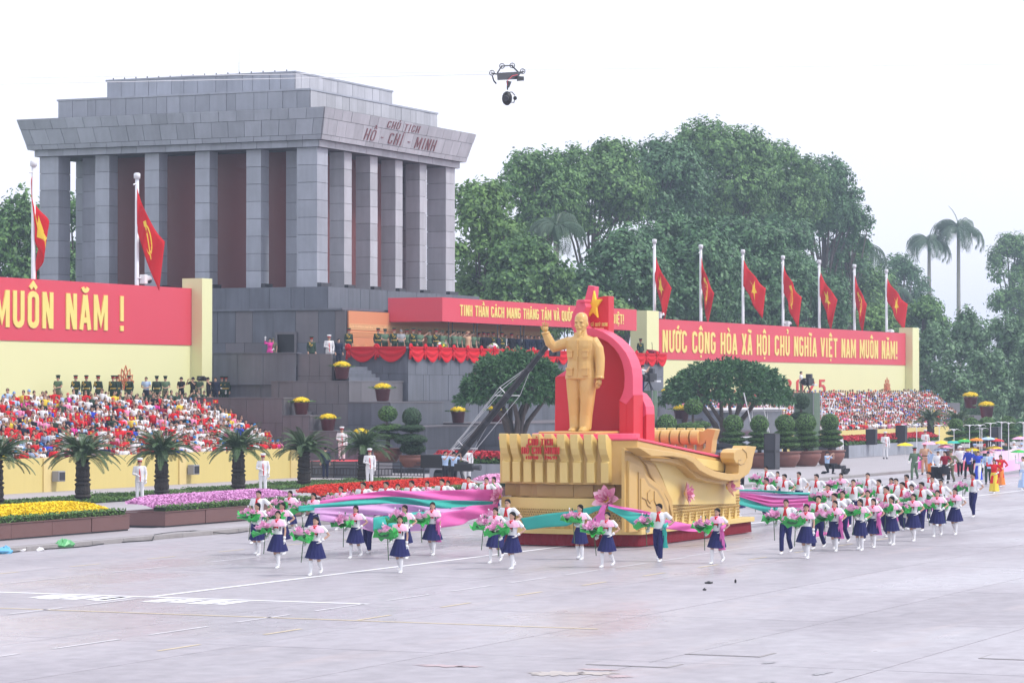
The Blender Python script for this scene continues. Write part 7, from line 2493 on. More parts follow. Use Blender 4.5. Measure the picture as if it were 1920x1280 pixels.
# ------------------------------------------------------------------ tribune: officers and officials
LOOK = -PI / 2 + .95
trib_people = [
    # px, kind, words
    (654, 'red', 'at the tribune corner above the first rosette'), (709, 'red', 'first along the swags, at attention'), (722, 'lg', 'second along the swags, arms folded before him'),
    (739, 'red', 'tall, with gold braid, third along the swags'), (752, 'grey', 'grey capped, beside the tall braided officer'), (763, 'lgr', 'in pale green, red capped near the wall corner'),
    (775, 'red', 'in dark green just past the wall corner'), (787, 'lg', 'in light green turned sideways'), (806, 'lgs', 'first of the saluting row'),
    (818, 'red', 'braided, behind the first lily bouquet'), (829, 'lgs', 'second saluting, over the first lily bouquet'), (840, 'lgs', 'third saluting'), (851, 'lgs', 'fourth saluting'), (860, 'lgs', 'fifth saluting'),
    (869, 'lgs', 'sixth saluting, beside the tan uniform'), (877, 'tan', 'in tan uniform, saluting'), (887, 'lgs', 'saluting, right after the tan uniform'), (898, 'lg', 'in plain green after the salutes'),
    (907, 'dk', 'in dark jacket beside the plain green one'), (915, 'dk', 'in dark jacket near the second lily bouquet'), (925, 'red', 'red capped over the second lily bouquet'), (934, 'civ', 'bareheaded in black behind the lilies'),
    (941, 'red', 'red capped past the second lily bouquet'), (948, 'wh', 'in white shirt among dark suits'), (959, 'dk', 'dark capped above the tree edge'), (971, 'civ', 'bareheaded in dark suit above the tree edge'),
    (979, 'wh', 'in white shirt over the domed tree'), (987, 'civ', 'broad, in black over the domed tree'), (996, 'civ', 'low behind the domed tree top'), (1003, 'civ', 'in suit over the crane tip'), (1010, 'civ', 'beside the crane tip'), (1020, 'civ', 'last before the statue'),
]
for i, (px, k, wd) in enumerate(trib_people):
    Y = 81.0 + .35 * (i % 3) + (0.5 if k in ('civ', 'wh') else 0)
    if px == 654:
        p = survey(px, 650, X=165.1)
    else:
        p = survey(px, 650, Y=Y)
    if px in (709, 722, 739, 752):
        p = survey(px, 650, X=165.3 + .3 * (i % 2))
    p.z = 6.86
    rz = LOOK + R.uniform(-.25, .25)
    g_ = 'officers and officials on the tribune'
    if k == 'red':
        OFF.put('officer in dark green with red-banded cap ' + wd, p, rz, g_, top='c_green', low='c_green', shoe='black', cap='peaked', capm='c_green', band='c_red', hair='short', trim=True, belt='gold_trim', topname='tunic', scale=1.03)
    elif k == 'lg':
        MAN.put('officer in light green shirt and cap ' + wd, p, rz, g_, top='c_lgreen', low='c_green', shoe='black', cap='peaked', capm='c_green', band='c_red' if i % 2 else 'c_green', hair='short')
    elif k == 'lgr':
        MANB.put('officer ' + wd, p, rz, g_, top='c_lgreen', low='c_green', shoe='black', cap='peaked', capm='c_green', band='c_red', hair='short')
    elif k == 'lgs':
        SHS.put('officer in light green shirt ' + wd + ' on the tribune', p, rz, g_, top='c_lgreen', low='c_green', shoe='black', cap='peaked', capm='c_green', band='c_green', hair='short')
    elif k == 'tan':
        SHS.put('officer ' + wd + ' among green shirts', p, rz, g_, top='c_tan', low='c_tan', shoe='black', cap='peaked', capm='c_tan', band='c_red', hair='short')
    elif k == 'grey':
        MAN.put('man in grey shirt, ' + wd, p, rz, g_, top='c_grey', low='c_green', shoe='black', cap='ball', capm='c_grey', hair='short')
    elif k == 'dk':
        OFF.put('officer ' + wd, p, rz, g_, top='c_black', low='c_black', shoe='black', cap='peaked', capm='c_black', band='c_red', hair='short')
    elif k == 'wh':
        MANB.put('official ' + wd, p, rz, g_, top='c_white', low='c_black', shoe='black', hair='short', scale=1.0)
    else:
        OFF.put('official ' + wd + ' on the tribune', p, rz, g_, top='c_suit', low='c_suit', shoe='black', hair='short', topname='suit_jacket', scale=1.0)
def at_person(fig, px, py, plane, z, label, rz=LOOK, **kw):
    p = survey(px, py, **plane)
    p.z = z
    return fig.put(label, p, rz, **kw)
at_person(OFF, 635, 652, dict(X=163), 6.3, 'man in navy suit standing at the stair head by the tribune', top='c_suit', low='c_suit', shoe='black', hair='short', topname='suit_jacket')
at_person(OFF, 584, 652, dict(X=158.9), 6.3, 'officer in dark green at the stair head parapet', top='c_green', low='c_green', shoe='black', cap='peaked', capm='c_green', band='c_red', hair='short', trim=True, topname='tunic')
at_person(AODAI, 506, 660, dict(X=165.1), 6.4, 'woman in magenta dress at the podium doorway', rz=-PI / 2 + .6, top='c_mag', low='c_mag', shoe='black', hair='tail', topname='dress')
at_person(MANB, 512, 660, dict(X=165.3), 6.4, 'man in olive uniform inside the podium doorway', rz=-PI / 2, top='c_camo', low='c_camo', shoe='black', hair='short', cap='ball', capm='c_camo')
at_person(OFF, 1201, 655, dict(Y=81.2), 6.86, 'officer in dark green at the far end of the tribune beside the lectern', top='c_green', low='c_green', shoe='black', cap='peaked', capm='c_green', band='c_red', hair='short', trim=True, topname='tunic')
at_person(MANB, 1172, 660, dict(Y=81.6), 6.5, 'man in white shirt at the tribune end behind the float star', top='c_white', low='c_navy', shoe='black', hair='short')
at_person(MANB, 1179, 660, dict(Y=81.0), 6.3, 'man in red shirt beside the white shirt at the tribune end', top='c_red', low='c_navy', shoe='black', hair='short')
lc = survey(1225, 655, Y=80.9)
lt = thing('lectern', 'dark lectern with a thin microphone at the tribune end', 'lectern', (lc.x, 80.9, 6.86))
MB().hexa([(-.5, -.25, 0), (.5, -.25, 0), (.5, .25, 0), (-.5, .25, 0), (-.6, -.3, .85), (.6, -.3, .85), (.6, .3, 1.0), (-.6, .3, 1.0)]).build('stand', M['c_maroon'], lt)
MB().tube([(-.2, 0, .95), (-.5, -.1, 1.4), (-.7, -.15, 1.5)], .02, 5).build('microphone', M['black'], lt)
for (px, lb) in ((833, 'first lily bouquet on the tribune parapet'), (928, 'second lily bouquet on the tribune parapet, near the tree')):
    p = survey(px, 648, Y=80.05)
    t = thing('lily_bouquet', lb, 'bouquet', (p.x, 80.15, 7.53))
    rng = np.random.RandomState(px)
    pp, dd = lobe_points((0, 0, .12), (.62, .3, .26), 160, rng, low=-.2)
    V = leaf_quads(pp, dd, .17, 1.2, rng)
    n = len(V) // 4
    for q, (nm, m) in enumerate((('pink_blossom', 'fl_pink'), ('white_blossom', 'white'), ('leaf_spray', 'leaf_light'), ('yellow_blossom', 'fl_yel'))):
        sel = V.reshape(-1, 4, 3)[q::4].reshape(-1, 3)
        structure(obj(nm, np_mesh(nm, sel, 4, [M[m]]), t), 'stuff')

# ------------------------------------------------------------------ people standing above the nearer stand
top_people = [(109, 'lg', 'light green, alone before the pale wall'), (142, 'red', 'red capped, second from the pale wall start'), (162, 'red', 'tall and red capped over the crowd'), (184, 'red', 'red capped, looking down at papers'), (212, 'red', 'red capped with belt, before the overlapping pair'), (219, 'red', 'hidden behind the belted officer'), (242, 'red', 'red capped before the lotus emblem'), (274, 'lb', 'bareheaded in light blue shirt by the emblem'), (294, 'dk', 'dark capped right of the emblem'), (310, 'lg', 'light green with badge near the wall pillar'), (340, 'bk', 'in black, ball capped before the wall pillar'), (362, 'bk', 'in black leaning by the wall pillar'), (373, 'lg', 'light green beside the video camera'), (390, 'bk', 'in black behind the video camera'), (404, 'su', 'in navy suit by the granite wall'), (416, 'red', 'red capped beside the navy suit'), (424, 'red', 'red capped holding white papers')]
for i, (px, k, wd) in enumerate(top_people):
    p = survey(px, 740, Y=89.0 + .2 * (i % 2))
    p.z = 3.95
    rz = -PI / 2 + R.uniform(-.2, .5)
    g_ = 'standing figures above the nearer stand'
    lab = {'red': 'officer in dark green, ', 'lg': 'officer in ', 'lb': 'man ', 'dk': 'officer in dark green, ', 'bk': 'man ', 'su': 'man '}[k] + wd
    if k == 'red' or k == 'dk':
        (GUARD if i % 2 else OFF).put(lab, p, rz, g_, top='c_green', low='c_green', shoe='black', cap='peaked', capm='c_green', band='c_red' if k == 'red' else 'c_green', hair='short', trim=k == 'red', belt='gold_trim', topname='tunic')
    elif k == 'lg':
        MAN.put(lab, p, rz, g_, top='c_lgreen', low='c_camo', shoe='black', cap='peaked', capm='c_green', band='c_green', hair='short')
    elif k == 'lb':
        MAN.put(lab, p, rz, g_, top='c_lblue', low='c_suit', shoe='black', hair='short')
    elif k == 'bk':
        (FILM if px in (390, 362) else MAN).put(lab, p, rz, g_, top='c_black', low='c_black', shoe='black', hair='short', cap='ball', capm='c_black')
    else:
        OFF.put(lab, p, rz, g_, top='c_suit', low='c_suit', shoe='black', hair='short', topname='suit_jacket')
def video_camera(label, p, rz, s=1.0):
    t = thing('video_camera', label, 'camera', p, rz, None, s)
    MB().box(-.09, -.35, -.1, .09, .25, .14).build('body', M['black'], t, bevel=.02)
    MB().tube([(0, -.35, .02), (0, -.62, .02)], [.075, .095], 10).build('lens', M['metal_dark'], t)
    MB().box(-.03, -.2, .14, .03, .15, .20).build('handle', M['metal_dark'], t)
    MB().box(.09, -.28, .02, .20, -.08, .15).build('viewfinder', M['black'], t)
    return t
p = survey(381, 711, Y=88.6)
video_camera('video camera between the light green officer and the black shirt above the stand', p, -PI / 2)

# ------------------------------------------------------------------ cameramen and attendants on the forecourt
at_person(FILM, 835, 904, dict(X=139), .12, 'cameraman in light shirt behind the crane, hair cropped', rz=-PI / 2 + 1.2, top='c_lblue', low='c_black', shoe='black', hair='short')
at_person(FILM, 851, 904, dict(X=138), .12, 'cameraman in light shirt and dark cap bent to the crane camera', rz=-PI / 2 + 1.2, top='c_lblue', low='c_black', shoe='black', hair='short', cap='ball', capm='c_black')
p = survey(867, 877, X=137.2)
video_camera('black camera on the crane base held by the two cameramen', p, -PI / 2 + 1.6, 1.6)
at_person(OFF, 610, 905, dict(X=146), .12, 'man in dark suit standing with his back turned before the low fence', rz=PI / 2 + .6, top='c_suit', low='c_suit', shoe='black', hair='short', topname='suit_jacket')
KNEEL = Figure([((.09, 0, .52), (.14, -.34, .50), (.14, -.30, .09)), ((-.09, 0, .52), (-.10, -.14, .10), (-.10, .26, .09))], 'film', 'film', False, seat=True)
at_person(KNEEL, 1551, 888, dict(z=.12), .12, 'kneeling cameraman in light shirt before the clay pots', rz=-PI / 2 + 1.3, top='c_lblue', low='c_black', shoe='black', hair='short', cap='ball', capm='c_black')
p = survey(1562, 876, Y=57)
video_camera('black video camera of the kneeling cameraman', p, -PI / 2 + 1.5, 1.3)
p = survey(1583, 889, z=.12)
video_camera('small black camera standing on the forecourt kerb', (p.x, p.y, .28), -PI / 2 + .5, 1.3)
at_person(FILM, 1205, 745, dict(Y=67.2), survey(1216, 734, Y=67).z - .1, 'cameraman in white shirt and cap on the tower beside the float', rz=.2, top='c_white', low='c_navy', shoe='black', hair='short', cap='ball', capm='c_black')
at_person(MANB, 1502, 745, dict(Y=69.3), survey(1512, 738, Y=69).z - .1, 'man in white shirt on the second netted tower', rz=.2, top='c_white', low='c_camo', shoe='black', hair='short')
at_person(MANB, 1347, 872, dict(Y=48), .0, 'man in black carrying a dark bag behind the float tail', rz=-.3, top='c_black', low='c_black', shoe='black', hair='short')
at_person(MANB, 1392, 872, dict(Y=49), .0, 'man in white shirt and red cap behind the float tail', rz=.3, top='c_white', low='c_black', shoe='black', hair='short', cap='ball', capm='c_red')
p = survey(1356, 842, Y=48.5)
u = thing('umbrella', 'open black umbrella behind the tail of the float', 'umbrella', p)
mb = MB()
rs = []
for q, (r, z) in enumerate(((.02, .30), (.30, .26), (.52, .12), (.60, -.02))):
    rs.append([(r * (1 - .06 * (q == 3) * abs(math.sin(j * PI / 2))) * math.cos(2 * PI * j / 16), r * math.sin(2 * PI * j / 16), z) for j in range(16)])
mb.rings(rs, cap=False)
mb.build('canopy', M['c_black'], u)
MB().tube([(0, 0, .3), (0, 0, -.75)], .012, 5).build('shaft', M['metal_dark'], u)
p = survey(1370, 860, Y=47.6)
b_ = thing('equipment_bag', 'black equipment bag with a white label behind the float tail', 'bag', p)
MB().box(-.55, -.15, -.2, .55, .15, .22).build('body', M['black'], b_, bevel=.05)
MB().box(-.1, -.17, -.1, .2, -.155, -.02).build('label_patch', M['white'], b_)

# ------------------------------------------------------------------ the next formation at the far end of the road
gp = 'next formation of the parade'
def par(fig, px, py, label, **kw):
    p = survey(px, py, z=0)
    p.z = 0
    return fig.put(label, p, FACE + R.uniform(-.1, .2), gp, **kw)
par(WALKU, 1715, 899, 'woman in army green with a red-banded cap leading the next formation', top='c_lgreen', low='c_lgreen', shoe='black', cap='peaked', capm='c_green', band='c_red', hair='tail', topname='tunic')
par(WALKU, 1734, 889, 'officer in tan uniform beside the woman in green', top='c_tan', low='c_tan', shoe='black', cap='peaked', capm='c_tan', band='c_red', hair='short', belt='c_black', topname='tunic', scale=1.03)
par(WALKU, 1759, 902, 'drummer in white shirt and dark trousers', top='c_white', low='c_black', shoe='black', hair='tail', scale=.95)
par(GA, 1772, 906, 'drummer girl in red vest and dark skirt', top='c_maroon', low='c_black', shoe='white', hair='tail', topname='vest')
par(WALKU, 1783, 905, 'man in olive camouflage behind the drummers', top='c_camo', low='c_camo', shoe='black', cap='ball', capm='c_camo', hair='short')
for (px, py, lb) in ((1757, 886, 'dark drum carried by the white shirted drummer'), (1770, 888, 'dark drum carried by the drummer girl in red')):
    p = survey(px, py, Y=survey(px, 904, z=0).y - .3)
    d = thing('drum', lb, 'drum', p)
    MB().lathe([(.32, -.35), (.32, .35)], 18).build('shell', M['c_black'], d)
    for z in (-.36, .33):
        MB().lathe([(.335, z), (.335, z + .05), (.30, z + .05)], 18).build('hoop', M['silver'], d)
def aodai(px, py, label, m, m2=None, star=False):
    """Walking woman in a long split dress, its skirt a tapering panel with a coloured lower part."""
    p = survey(px, py, z=0)
    p.z = 0
    t = AODAI.put(label, p, FACE + R.uniform(-.2, .2), gp, top=m, low=m2 or 'c_white', shoe='white', hair='long', topname='dress_top', scale=.95)
    mb = MB()
    rs = []
    for q in range(8):
        f = q / 7
        z = 1.02 - .92 * f
        rx, ry = .135 + .13 * f, .105 + .16 * f
        rs.append([(rx * math.cos(2 * PI * j / 24) * (1 + .05 * f * math.sin(j * 1.3)), -.03 * f + ry * math.sin(2 * PI * j / 24), z) for j in range(24)])
    mb.rings(rs[:5], cap=False)
    mb.build('dress_skirt', M[m], t, True)
    mb = MB()
    mb.rings(rs[4:], cap=False)
    mb.build('dress_hem', M[m2 or m], t, True)
    if star:
        mb = MB()
        pts = [((.09 if k % 2 == 0 else .036) * math.sin(PI * k / 5), (.09 if k % 2 == 0 else .036) * math.cos(PI * k / 5)) for k in range(10)]
        mb.prism(pts, lambda x, z: (x, -.150, 1.24 + z), lambda x, z: (x, -.13, 1.24 + z))
        mb.build('star_print', M['emblem'], t)
    return t
aodai(1834, 902, 'woman in royal blue long dress before the pink banner', 'c_royal')
aodai(1864, 924, 'woman in red long dress fading to yellow, hair loose', 'c_red', 'c_yellow')
aodai(1876, 912, 'woman in red long dress with a yellow star and dark hat', 'c_red', 'c_orange', True)
aodai(1918, 917, 'woman in white and blue long dress at the frame edge', 'c_white', 'c_lblue')
par(WALKU, 1853, 907, 'officer in light blue shirt behind the woman in blue', top='c_lblue', low='c_green', shoe='black', hair='short', cap='ball', capm='c_navy')
for i, (px, top, capk, capm, tm, lb) in enumerate([(1800, 833, 'turban', 'c_white', 'c_white', 'in white with a white head wrap behind the banner'), (1828, 831, 'peaked', 'c_lblue', 'c_camo', 'in blue cap behind the banner'), (1846, 829, 'ball', 'c_red', 'c_green', 'in red beret behind the banner'), (1863, 830, 'bucket', 'c_white', 'c_pink', 'in white hat behind the banner'), (1874, 831, 'ball', 'c_purple', 'c_purple', 'in purple behind the banner'), (1886, 825, 'peaked', 'c_green', 'c_green', 'in dark green uniform behind the banner'), (1901, 825, 'turban', 'c_white', 'c_white', 'in white wrap beside the dark uniform'), (1915, 827, 'bucket', 'c_lblue', 'c_lblue', 'in pale blue at the frame edge behind the banner'), (1816, 836, 'ball', 'c_navy', 'c_royal', 'in royal blue behind the banner')]):
    p = survey(px, top, z=1.80)
    p.z = 0
    WALKU.put('marcher ' + lb, p, FACE + R.uniform(-.2, .3), gp, top=tm, low='c_black', shoe='black', cap=capk, capm=capm, hair='short', scale=1.0)
def big_cloth(label, p0, p1, z0, z1, m1, m2, seed):
    t = thing('parade_banner', label, 'banner', p0)
    d = p1 - p0
    def row(z, k):
        return [(d.x * i / 30, d.y * i / 30 + .09 * math.sin(i * .9 + seed + k), z + .05 * math.sin(i * .5 + seed)) for i in range(31)]
    zs = [z0 + (z1 - z0) * k / 6 for k in range(7)]
    mb = MB()
    mb.rings([row(z, k * .4) for k, z in enumerate(zs[:4])], cap=False, close=False)
    mb.build('lower_cloth', m2, t, True, normals=False)
    mb = MB()
    mb.rings([row(z, (k + 3) * .4) for k, z in enumerate(zs[3:])], cap=False, close=False)
    mb.build('upper_cloth', m1, t, True, normals=False)
a_, b2 = survey(1782, 893, z=0), survey(1832, 888, z=0)
big_cloth('rose and pale pink cloth banner carried by the next formation', a_, b2, .25, 1.35, mat('pale_pink_silk', (.85, .60, .70), .6), mat('rose_silk', (.85, .22, .30), .6), 1)
a_, b2 = survey(1852, 893, z=0), survey(1990, 880, z=0)
big_cloth('wide pale pink and lilac cloth banner at the frame edge', a_, b2, .2, 1.45, mat('blush_silk', (.84, .62, .74), .6), mat('pink_lilac_silk', (.84, .50, .78), .6), 2)
p = survey(1725, 876, Y=survey(1725, 895, z=0).y)
big_cloth('hot pink cloth hanging between the green and tan uniforms', survey(1719, 890, z=0), survey(1728, 888, z=0), .35, 1.15, M['sheer_pink'], M['sheer_pink'], 3)
big_cloth('blue and orange cloth hanging before the drummers', survey(1741, 890, z=0), survey(1752, 890, z=0), .2, 1.2, M['c_lblue'], M['c_orange'], 4)
PAR = None
def parasol(px, py, m, label, Y=None):
    global PAR
    if PAR is None:
        mb = MB()
        n = 32
        mb.rings([[(r * (1 + .10 * math.cos(8 * 2 * PI * j / n) * (q > 1)) * math.cos(2 * PI * j / n), r * (1 + .10 * math.cos(8 * 2 * PI * j / n) * (q > 1)) * math.sin(2 * PI * j / n), z) for j in range(n)] for q, (r, z) in enumerate(((.03, .15), (.20, .13), (.36, .06), (.43, .0)))], cap=False)
        PAR = mb.mesh('petal_canopy', True)
    gd = survey(px, 898, z=0)
    p = survey(px, py, Y=gd.y)
    t = thing('parasol', label, 'parasol', p, R.uniform(0, 6), 'flower parasols of the next formation')
    obj('petal_canopy', PAR, t, M[m])
    MB().ell((0, 0, .145), (.10, .10, .03), 10, 4).build('centre', M['fl_yel'], t, True)
    MB().tube([(0, 0, .12), (0, 0, -.7)], .014, 5).build('handle', M['white'], t)
for (x, y, m, lb) in [(390, 378, 'fl_yel', 'yellow flower parasol nearest the grey stone box'), (705, 362, 'lotus_deep', 'rose flower parasol above the tan uniform'), (852, 352, 'c_yellow', 'pale yellow flower parasol between two bird poles'), (912, 398, 'c_pink', 'wide pink flower parasol over the drummers'), (860, 442, 'c_lblue', 'light blue flower parasol right over the drummer girl'), (1012, 348, 'sheer_teal', 'aqua flower parasol beside the white head wrap'), (1155, 330, 'lotus_leaf', 'green flower parasol before the pot bushes'), (1255, 442, 'fl_yel', 'bright yellow flower parasol before the blue cap'), (1310, 315, 'c_orange', 'orange centred flower parasol above the blue cap'), (1460, 302, 'c_lblue', 'pale blue flower parasol above the red beret'), (1560, 322, 'fl_red', 'crimson flower parasol above the white hat'), (1445, 472, 'lotus_deep', 'deep rose parasol over the light blue shirt'), (1540, 417, 'c_yellow', 'golden flower parasol before the white hat'), (1872, 297, 'lotus', 'pale pink flower parasol at the frame edge'), (1850, 467, 'lotus_leaf', 'lime flower parasol before the frame edge banner')]:
    parasol(1640 + x / 6.857, 780 + y / 6.857, m, lb)
def bird_pole(px, py, label):
    gd = survey(px, 893, z=0)
    p = survey(px, py, Y=gd.y)
    t = thing('bird_pole', label, 'bird pole', (p.x, gd.y, .9), R.uniform(-.4, .4) + FACE, 'white dove poles of the next formation')
    h = p.z - .9
    MB().tube([(0, 0, 0), (0, 0, h)], .022, 6).build('pole', M['white'], t)
    MB().ell((0, 0, h + .03), (.06, .15, .06), 10, 6).ell((0, -.15, h + .06), (.04, .05, .04), 8, 5).build('bird_body', M['white'], t, True)
    for s in (-1, 1):
        mb = MB()
        rs = []
        for q in range(7):
            f = q / 6
            z = h + .04 + .10 * math.sin(f * PI * .75)- .12 * f
            w = .10 * (1 - .65 * f)
            rs.append([(s * (.04 + .36 * f), -w + .1 * f, z), (s * (.04 + .36 * f), 0, z + .025), (s * (.04 + .36 * f), w * 1.1 + .05 * f, z)])
        mb.rings(rs, cap=False, close=False)
        o = mb.build('wing', M['white'], t, True, normals=False)
for (x, y, lb) in [(540, 130, 'dove pole standing highest beside the far guard'), (830, 130, 'dove pole beside the far cycad'), (1020, 185, 'dove pole lowest of the row, before the first pot bush'), (1220, 130, 'dove pole before the second pot bush'), (1352, 128, 'dove pole before the third pot bush'), (1378, 172, 'dove pole close behind the one at the third pot bush'), (1490, 105, 'dove pole before the dark far loudspeaker tower'), (1632, 90, 'tallest dove pole just past the dark loudspeaker tower'), (1722, 100, 'dove pole before the last pot bush'), (1912, 95, 'dove pole cut by the frame edge')]:
    bird_pole(1640 + x / 6.857, 780 + y / 6.857, lb)

# ------------------------------------------------------------------ spectators
SPF = [Figure(SEAT_LEGS, a, b_, fem, seat=True, sleeve=sl) for (a, b_, fem, sl) in (('lap', 'lap', False, .62), ('clap', 'clap', True, .66), ('lap', 'wave', True, .62), ('film', 'film', False, .62), ('lap', 'front', True, 1.8), ('clap', 'clap', False, .62))]
tops = [(k, n) for k, n, w in (('c_white', 'white', 17), ('c_red', 'red', 10), ('c_pink', 'pink', 2), ('c_suit', 'navy', 2), ('c_lblue', 'light blue', 1), ('c_maroon', 'maroon', 2), ('c_green', 'dark green', 1), ('c_mag', 'magenta', 1), ('c_yellow', 'yellow', 1), ('c_black', 'black', 2), ('c_royal', 'royal blue', 1)) for _ in range(w)]
heads = [('short', None, None, 'dark hair'), ('tail', None, None, 'tied dark hair'), ('short', 'ball', 'c_blue', 'blue cap'), ('short', None, None, 'dark hair'), ('long', None, None, 'long dark hair'), ('short', 'ball', 'c_blue', 'blue cap'), ('tail', None, None, 'tied dark hair'), ('short', 'ball', 'c_red', 'red cap'), ('long', None, None, 'long dark hair'), ('short', None, None, 'dark hair'), ('grey', None, None, 'grey hair'), ('short', None, None, 'dark hair'), ('short', None, None, 'dark hair'), ('short', 'ball', 'c_blue', 'blue cap')]
doing = ['hands on lap', 'clapping', 'waving', 'filming', 'arms at rest', 'clapping']
ROWW = ['front', 'second', 'third', 'fourth', 'fifth', 'sixth', 'seventh', 'eighth', 'ninth', 'tenth', 'top']
ONES = 'first second third fourth fifth sixth seventh eighth ninth tenth eleventh twelfth thirteenth fourteenth fifteenth sixteenth seventeenth eighteenth nineteenth'.split()
def ordinal(n):
    if n < 20:
        return ONES[n - 1]
    t = {2: 'twent', 3: 'thirt', 4: 'fort', 5: 'fift', 6: 'sixt'}[n // 10]
    return t + 'ieth' if n % 10 == 0 else t + 'y-' + ONES[n % 10 - 1]
rest = []
count = 0
BUDGET = 214
rs_ = random.Random(11)
for r in range(LROWS):
    y = 78.7 + r * .92 + .64
    z = .92 + r * .265
    x = lxb(r) - .5 - rs_.uniform(0, .3)
    k = 0
    xl_ = y * 1.497 - 6
    while x > xl_:
        k += 1
        tp, hd_, po = rs_.choice(tops), rs_.choice(heads), rs_.randrange(6)
        officer = (r == LROWS - 1 and k < 17) or rs_.random() < .03
        px_ = (x, y + rs_.uniform(-.14, .14), z + rs_.uniform(-.05, .07))
        if rs_.random() < .05:
            x -= .6
            continue
        rz = FACE + .55 + rs_.uniform(-.5, .5)
        sc = rs_.uniform(.90, 1.07)
        if count < BUDGET and (r < 6 or k < 10):
            fig = SPF[po]
            place = 'seated ' + ordinal(k) + ' from the podium end, ' + ROWW[r] + ' row'
            if officer:
                SPF[0].put('officer in dark green and red-banded cap ' + place, px_, rz, 'spectators in the nearer stand', top='c_green', low='c_green', shoe=None, cap='peaked', capm='c_green', band='c_red', hair='short', trim=True, scale=sc, topname='tunic')
            else:
                hk = hd_[0]
                fig.put('spectator in ' + tp[1] + ' with ' + hd_[3] + ', ' + place, px_, rz, 'spectators in the nearer stand', top=tp[0], low=rs_.choice(['c_navy', 'c_black', 'c_white', 'c_grey']), shoe=None, hair='short' if hk == 'grey' else hk, hairm='hair_grey' if hk == 'grey' else 'hair', cap=hd_[1], capm=hd_[2], scale=sc)
            count += 1
        else:
            rest.append((px_, rz, sc, 'c_green' if officer else tp[0], ('c_green' if officer else hd_[2]), hd_[0], po))
        x -= rs_.uniform(.56, .72)
print('spectators as persons', count, 'rest', len(rest))
# the rest of the crowd: one object of simpler figures
def low_person(po):
    """Simple seated figure: arrays of vertices and quads with a slot per face (skin, top, lower, head)."""
    b = MB()
    n = 8
    b.mat(1).rings([ring_e(z, rx, ry, 0, 0, n) for z, rx, ry in ((.50, .19, .15), (.75, .16, .13), (.95, .20, .13), (1.02, .10, .08))])
    b.mat(0).rings([ring_e(z, rx, ry, 0, 0, n) for z, rx, ry in ((1.0, .05, .05), (1.08, .06, .07), (1.16, .078, .095), (1.26, .06, .075))])
    b.mat(3).rings([ring_e(z, rx, ry, .012, 0, n) for z, rx, ry in ((1.155, .086, .098), (1.22, .084, .10), (1.28, .055, .065), (1.30, .01, .01))])
    for s in (-1, 1):
        a = ((.20 * s, 0, .97), (.26 * s, -.08, .74), (.10 * s, -.30, .80 if po % 2 else .66))
        if po == 3:
            a = ((.20 * s, 0, .97), (.32 * s, -.2, .85), (.12 * s, -.32, 1.10))
        b.mat(1).tube([a[0], a[1]], [.065, .055], 6)
        b.mat(0).tube([a[1], a[2]], [.045, .035], 6)
        b.mat(2).tube([(.10 * s, 0, .50), (.12 * s, -.42, .52), (.12 * s, -.42, .1)], [.09, .07, .05], 6)
    return b
LOWP = [low_person(po) for po in range(6)]
crowd_mats = [M['skin']] + [M[k] for k in ('c_white', 'c_red', 'c_pink', 'c_suit', 'c_lblue', 'c_maroon', 'c_green', 'c_mag', 'c_yellow', 'c_black', 'c_purple', 'c_royal', 'hair', 'c_blue', 'c_orange', 'c_navy', 'c_grey', 'hair_grey')]
slot = {m.name: i for i, m in enumerate(crowd_mats)}
def crowd(name, label, people):
    VV, FF, MM = [], [], []
    n0 = 0
    for (p, rz, sc, top, capm, hk, po) in people:
        b = LOWP[po]
        v = np.array(b.v) * sc
        c, s_ = math.cos(rz), math.sin(rz)
        w = np.stack([v[:, 0] * c - v[:, 1] * s_, v[:, 0] * s_ + v[:, 1] * c, v[:, 2]], 1) + np.array(p)
        VV.append(w)
        hm = slot[M[capm].name] if capm else slot['grey_hair'] if hk == 'grey' else slot['black_hair']
        tb_ = {0: 0, 1: slot[M[top].name], 2: slot[M['c_navy'].name], 3: hm}
        FF += [tuple(i + n0 for i in f) for f in b.f]
        MM += [tb_[k] for k in b.m]
        n0 += len(v)
    me = bpy.data.meshes.new(name)
    me.from_pydata(np.concatenate(VV).tolist(), [], FF)
    me.polygons.foreach_set('material_index', MM)
    me.polygons.foreach_set('use_smooth', [True] * len(FF))
    for m in crowd_mats:
        me.materials.append(m)
    o = link(bpy.data.objects.new(name, me))
    o['label'] = label
    o['kind'] = 'stuff'
    return o
crowd('crowd', 'upper rows of the packed nearer grandstand under the MUÔN NĂM banner', rest)
far_people = []
for r in range(RROWS):
    y = 73.4 + r * .88 + .62
    z = .98 + r * .235
    x = 214.0
    while x < rxb(r) - .5:
        tp, hd_, po = rs_.choice(tops), rs_.choice(heads), rs_.randrange(6)
        if rs_.random() < .95:
            far_people.append(((x, y, z + rs_.uniform(-.03, .05)), FACE + .7 + rs_.uniform(-.5, .5), rs_.uniform(.93, 1.06), tp[0], hd_[2], hd_[0], po))
        x += rs_.uniform(.62, .80)
crowd('crowd', 'far grandstand crowd of tiny spectators in red, white and blue', far_people)
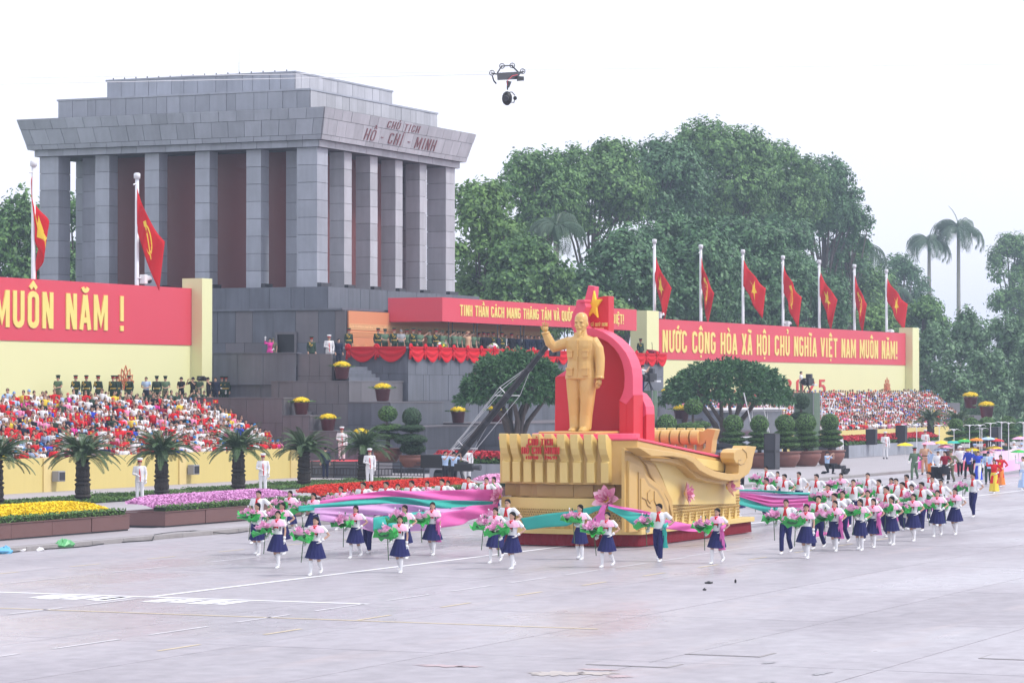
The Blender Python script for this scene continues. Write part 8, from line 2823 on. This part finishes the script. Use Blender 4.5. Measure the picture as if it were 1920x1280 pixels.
# small flags waved in the nearer crowd
for k in range(16):
    r = rs_.randrange(1, 9)
    x = lxb(r) - rs_.uniform(1, 26)
    y = 78.7 + r * .92 + .3
    z = .92 + r * .265 + rs_.uniform(1.15, 1.4)
    t = thing('hand_flag', 'red paper hand flag, ' + ordinal(k + 1) + ' of those waved, ' + ROWW[r] + ' row of the nearer stand', 'hand flag', (x, y, z), FACE + .6, 'hand flags in the nearer stand')
    MB().tube([(0, 0, -.2), (0, 0, .22)], .006, 4).build('stick', M['white'], t)
    MB().box(.0, -.004, 0, .30, .004, .2).build('paper', M['c_red'], t)
    st_ = MB()
    st_.prism([(.15 + (.07 if q % 2 == 0 else .028) * math.sin(PI * q / 5), .10 + (.07 if q % 2 == 0 else .028) * math.cos(PI * q / 5)) for q in range(10)], lambda a, b_: (a, -.008, b_), lambda a, b_: (a, .008, b_))
    st_.build('star', M['emblem'], t)

# ------------------------------------------------------------------ small things on the ground
def crumpled(label, px, py, m, s, seed):
    p = survey(px, py, z=0.02)
    rr = random.Random(seed)
    t = thing('plastic_bag', label, 'litter', (p.x, p.y, .0))
    mb = MB()
    rs = []
    for z, r in ((0, .8), (.25, 1.0), (.5, .7), (.65, .2)):
        rs.append([(s * r * 2.0 * math.cos(2 * PI * j / 14) * rr.uniform(.6, 1.15), s * r * math.sin(2 * PI * j / 14) * rr.uniform(.6, 1.2), s * 1.6 * z * rr.uniform(.6, 1.3)) for j in range(14)])
    mb.rings(rs)
    mb.build('film', m, t)
gm_ = mat('green_plastic', (.16, .55, .22), .35, .2, 9, trans=.2)
bm_ = mat('blue_plastic', (.12, .42, .66), .35, .2, 9)
crumpled('crumpled green plastic bag against the kerb', 120, 1025, gm_, .26, 1)
crumpled('crumpled blue plastic against the kerb at the frame edge', 8, 1036, bm_, .2, 2)
crumpled('small white plastic scrap by the kerb', 40, 1032, M['white'], .12, 3)
crumpled('white paper scrap by the kerb near the green bag', 75, 1031, M['white'], .10, 4)
for (px, py, s, lb) in ((1329, 1093, (.22, .16, .04), 'flat black object lying on the open road'), (1379, 1092, (.05, .05, .08), 'tiny black peg standing on the open road'), (1321, 1106, (.09, .08, .04), 'small black scrap on the road nearest the camera')):
    p = survey(px, py, z=0.003)
    t = thing('road_object', lb, 'road object', (p.x, p.y, .002))
    MB().box(-s[0] / 2, -s[1] / 2, 0, s[0] / 2, s[1] / 2, s[2]).build('body', M['black'], t, bevel=.015)
    MB().lathe([(min(s[:2]) * .3, s[2]), (min(s[:2]) * .2, s[2] + .02), (0, s[2] + .02)], 8).build('cap', M['metal_dark'], t)
cb_ = thing('power_cable', 'black power cable lying along the kerb below the planters', 'cable', (78, 51.4, 0))
MB().tube([(k * 1.0, .22 * math.sin(k * 1.3) + (.5 if 8 < k < 13 else 0), .02 + (.13 if 8 < k < 13 else 0)) for k in range(0, 22)], .018, 5).build('sheath', M['black'], cb_)

# ------------------------------------------------------------------ warm hazy air
hz = bpy.data.materials.new('haze')
hz.use_nodes = True
hz.node_tree.nodes.clear()
ho = hz.node_tree.nodes.new('ShaderNodeOutputMaterial')
hv = hz.node_tree.nodes.new('ShaderNodeVolumePrincipled')
hv.inputs['Color'].default_value = (0.68, 0.81, 1.0, 1)
hv.inputs['Density'].default_value = 0.00046
hz.node_tree.links.new(hv.outputs['Volume'], ho.inputs['Volume'])
ha = MB().box(-310, -310, -2.0, 1410, 1110, 45).build('haze', hz)
structure(ha, 'stuff')
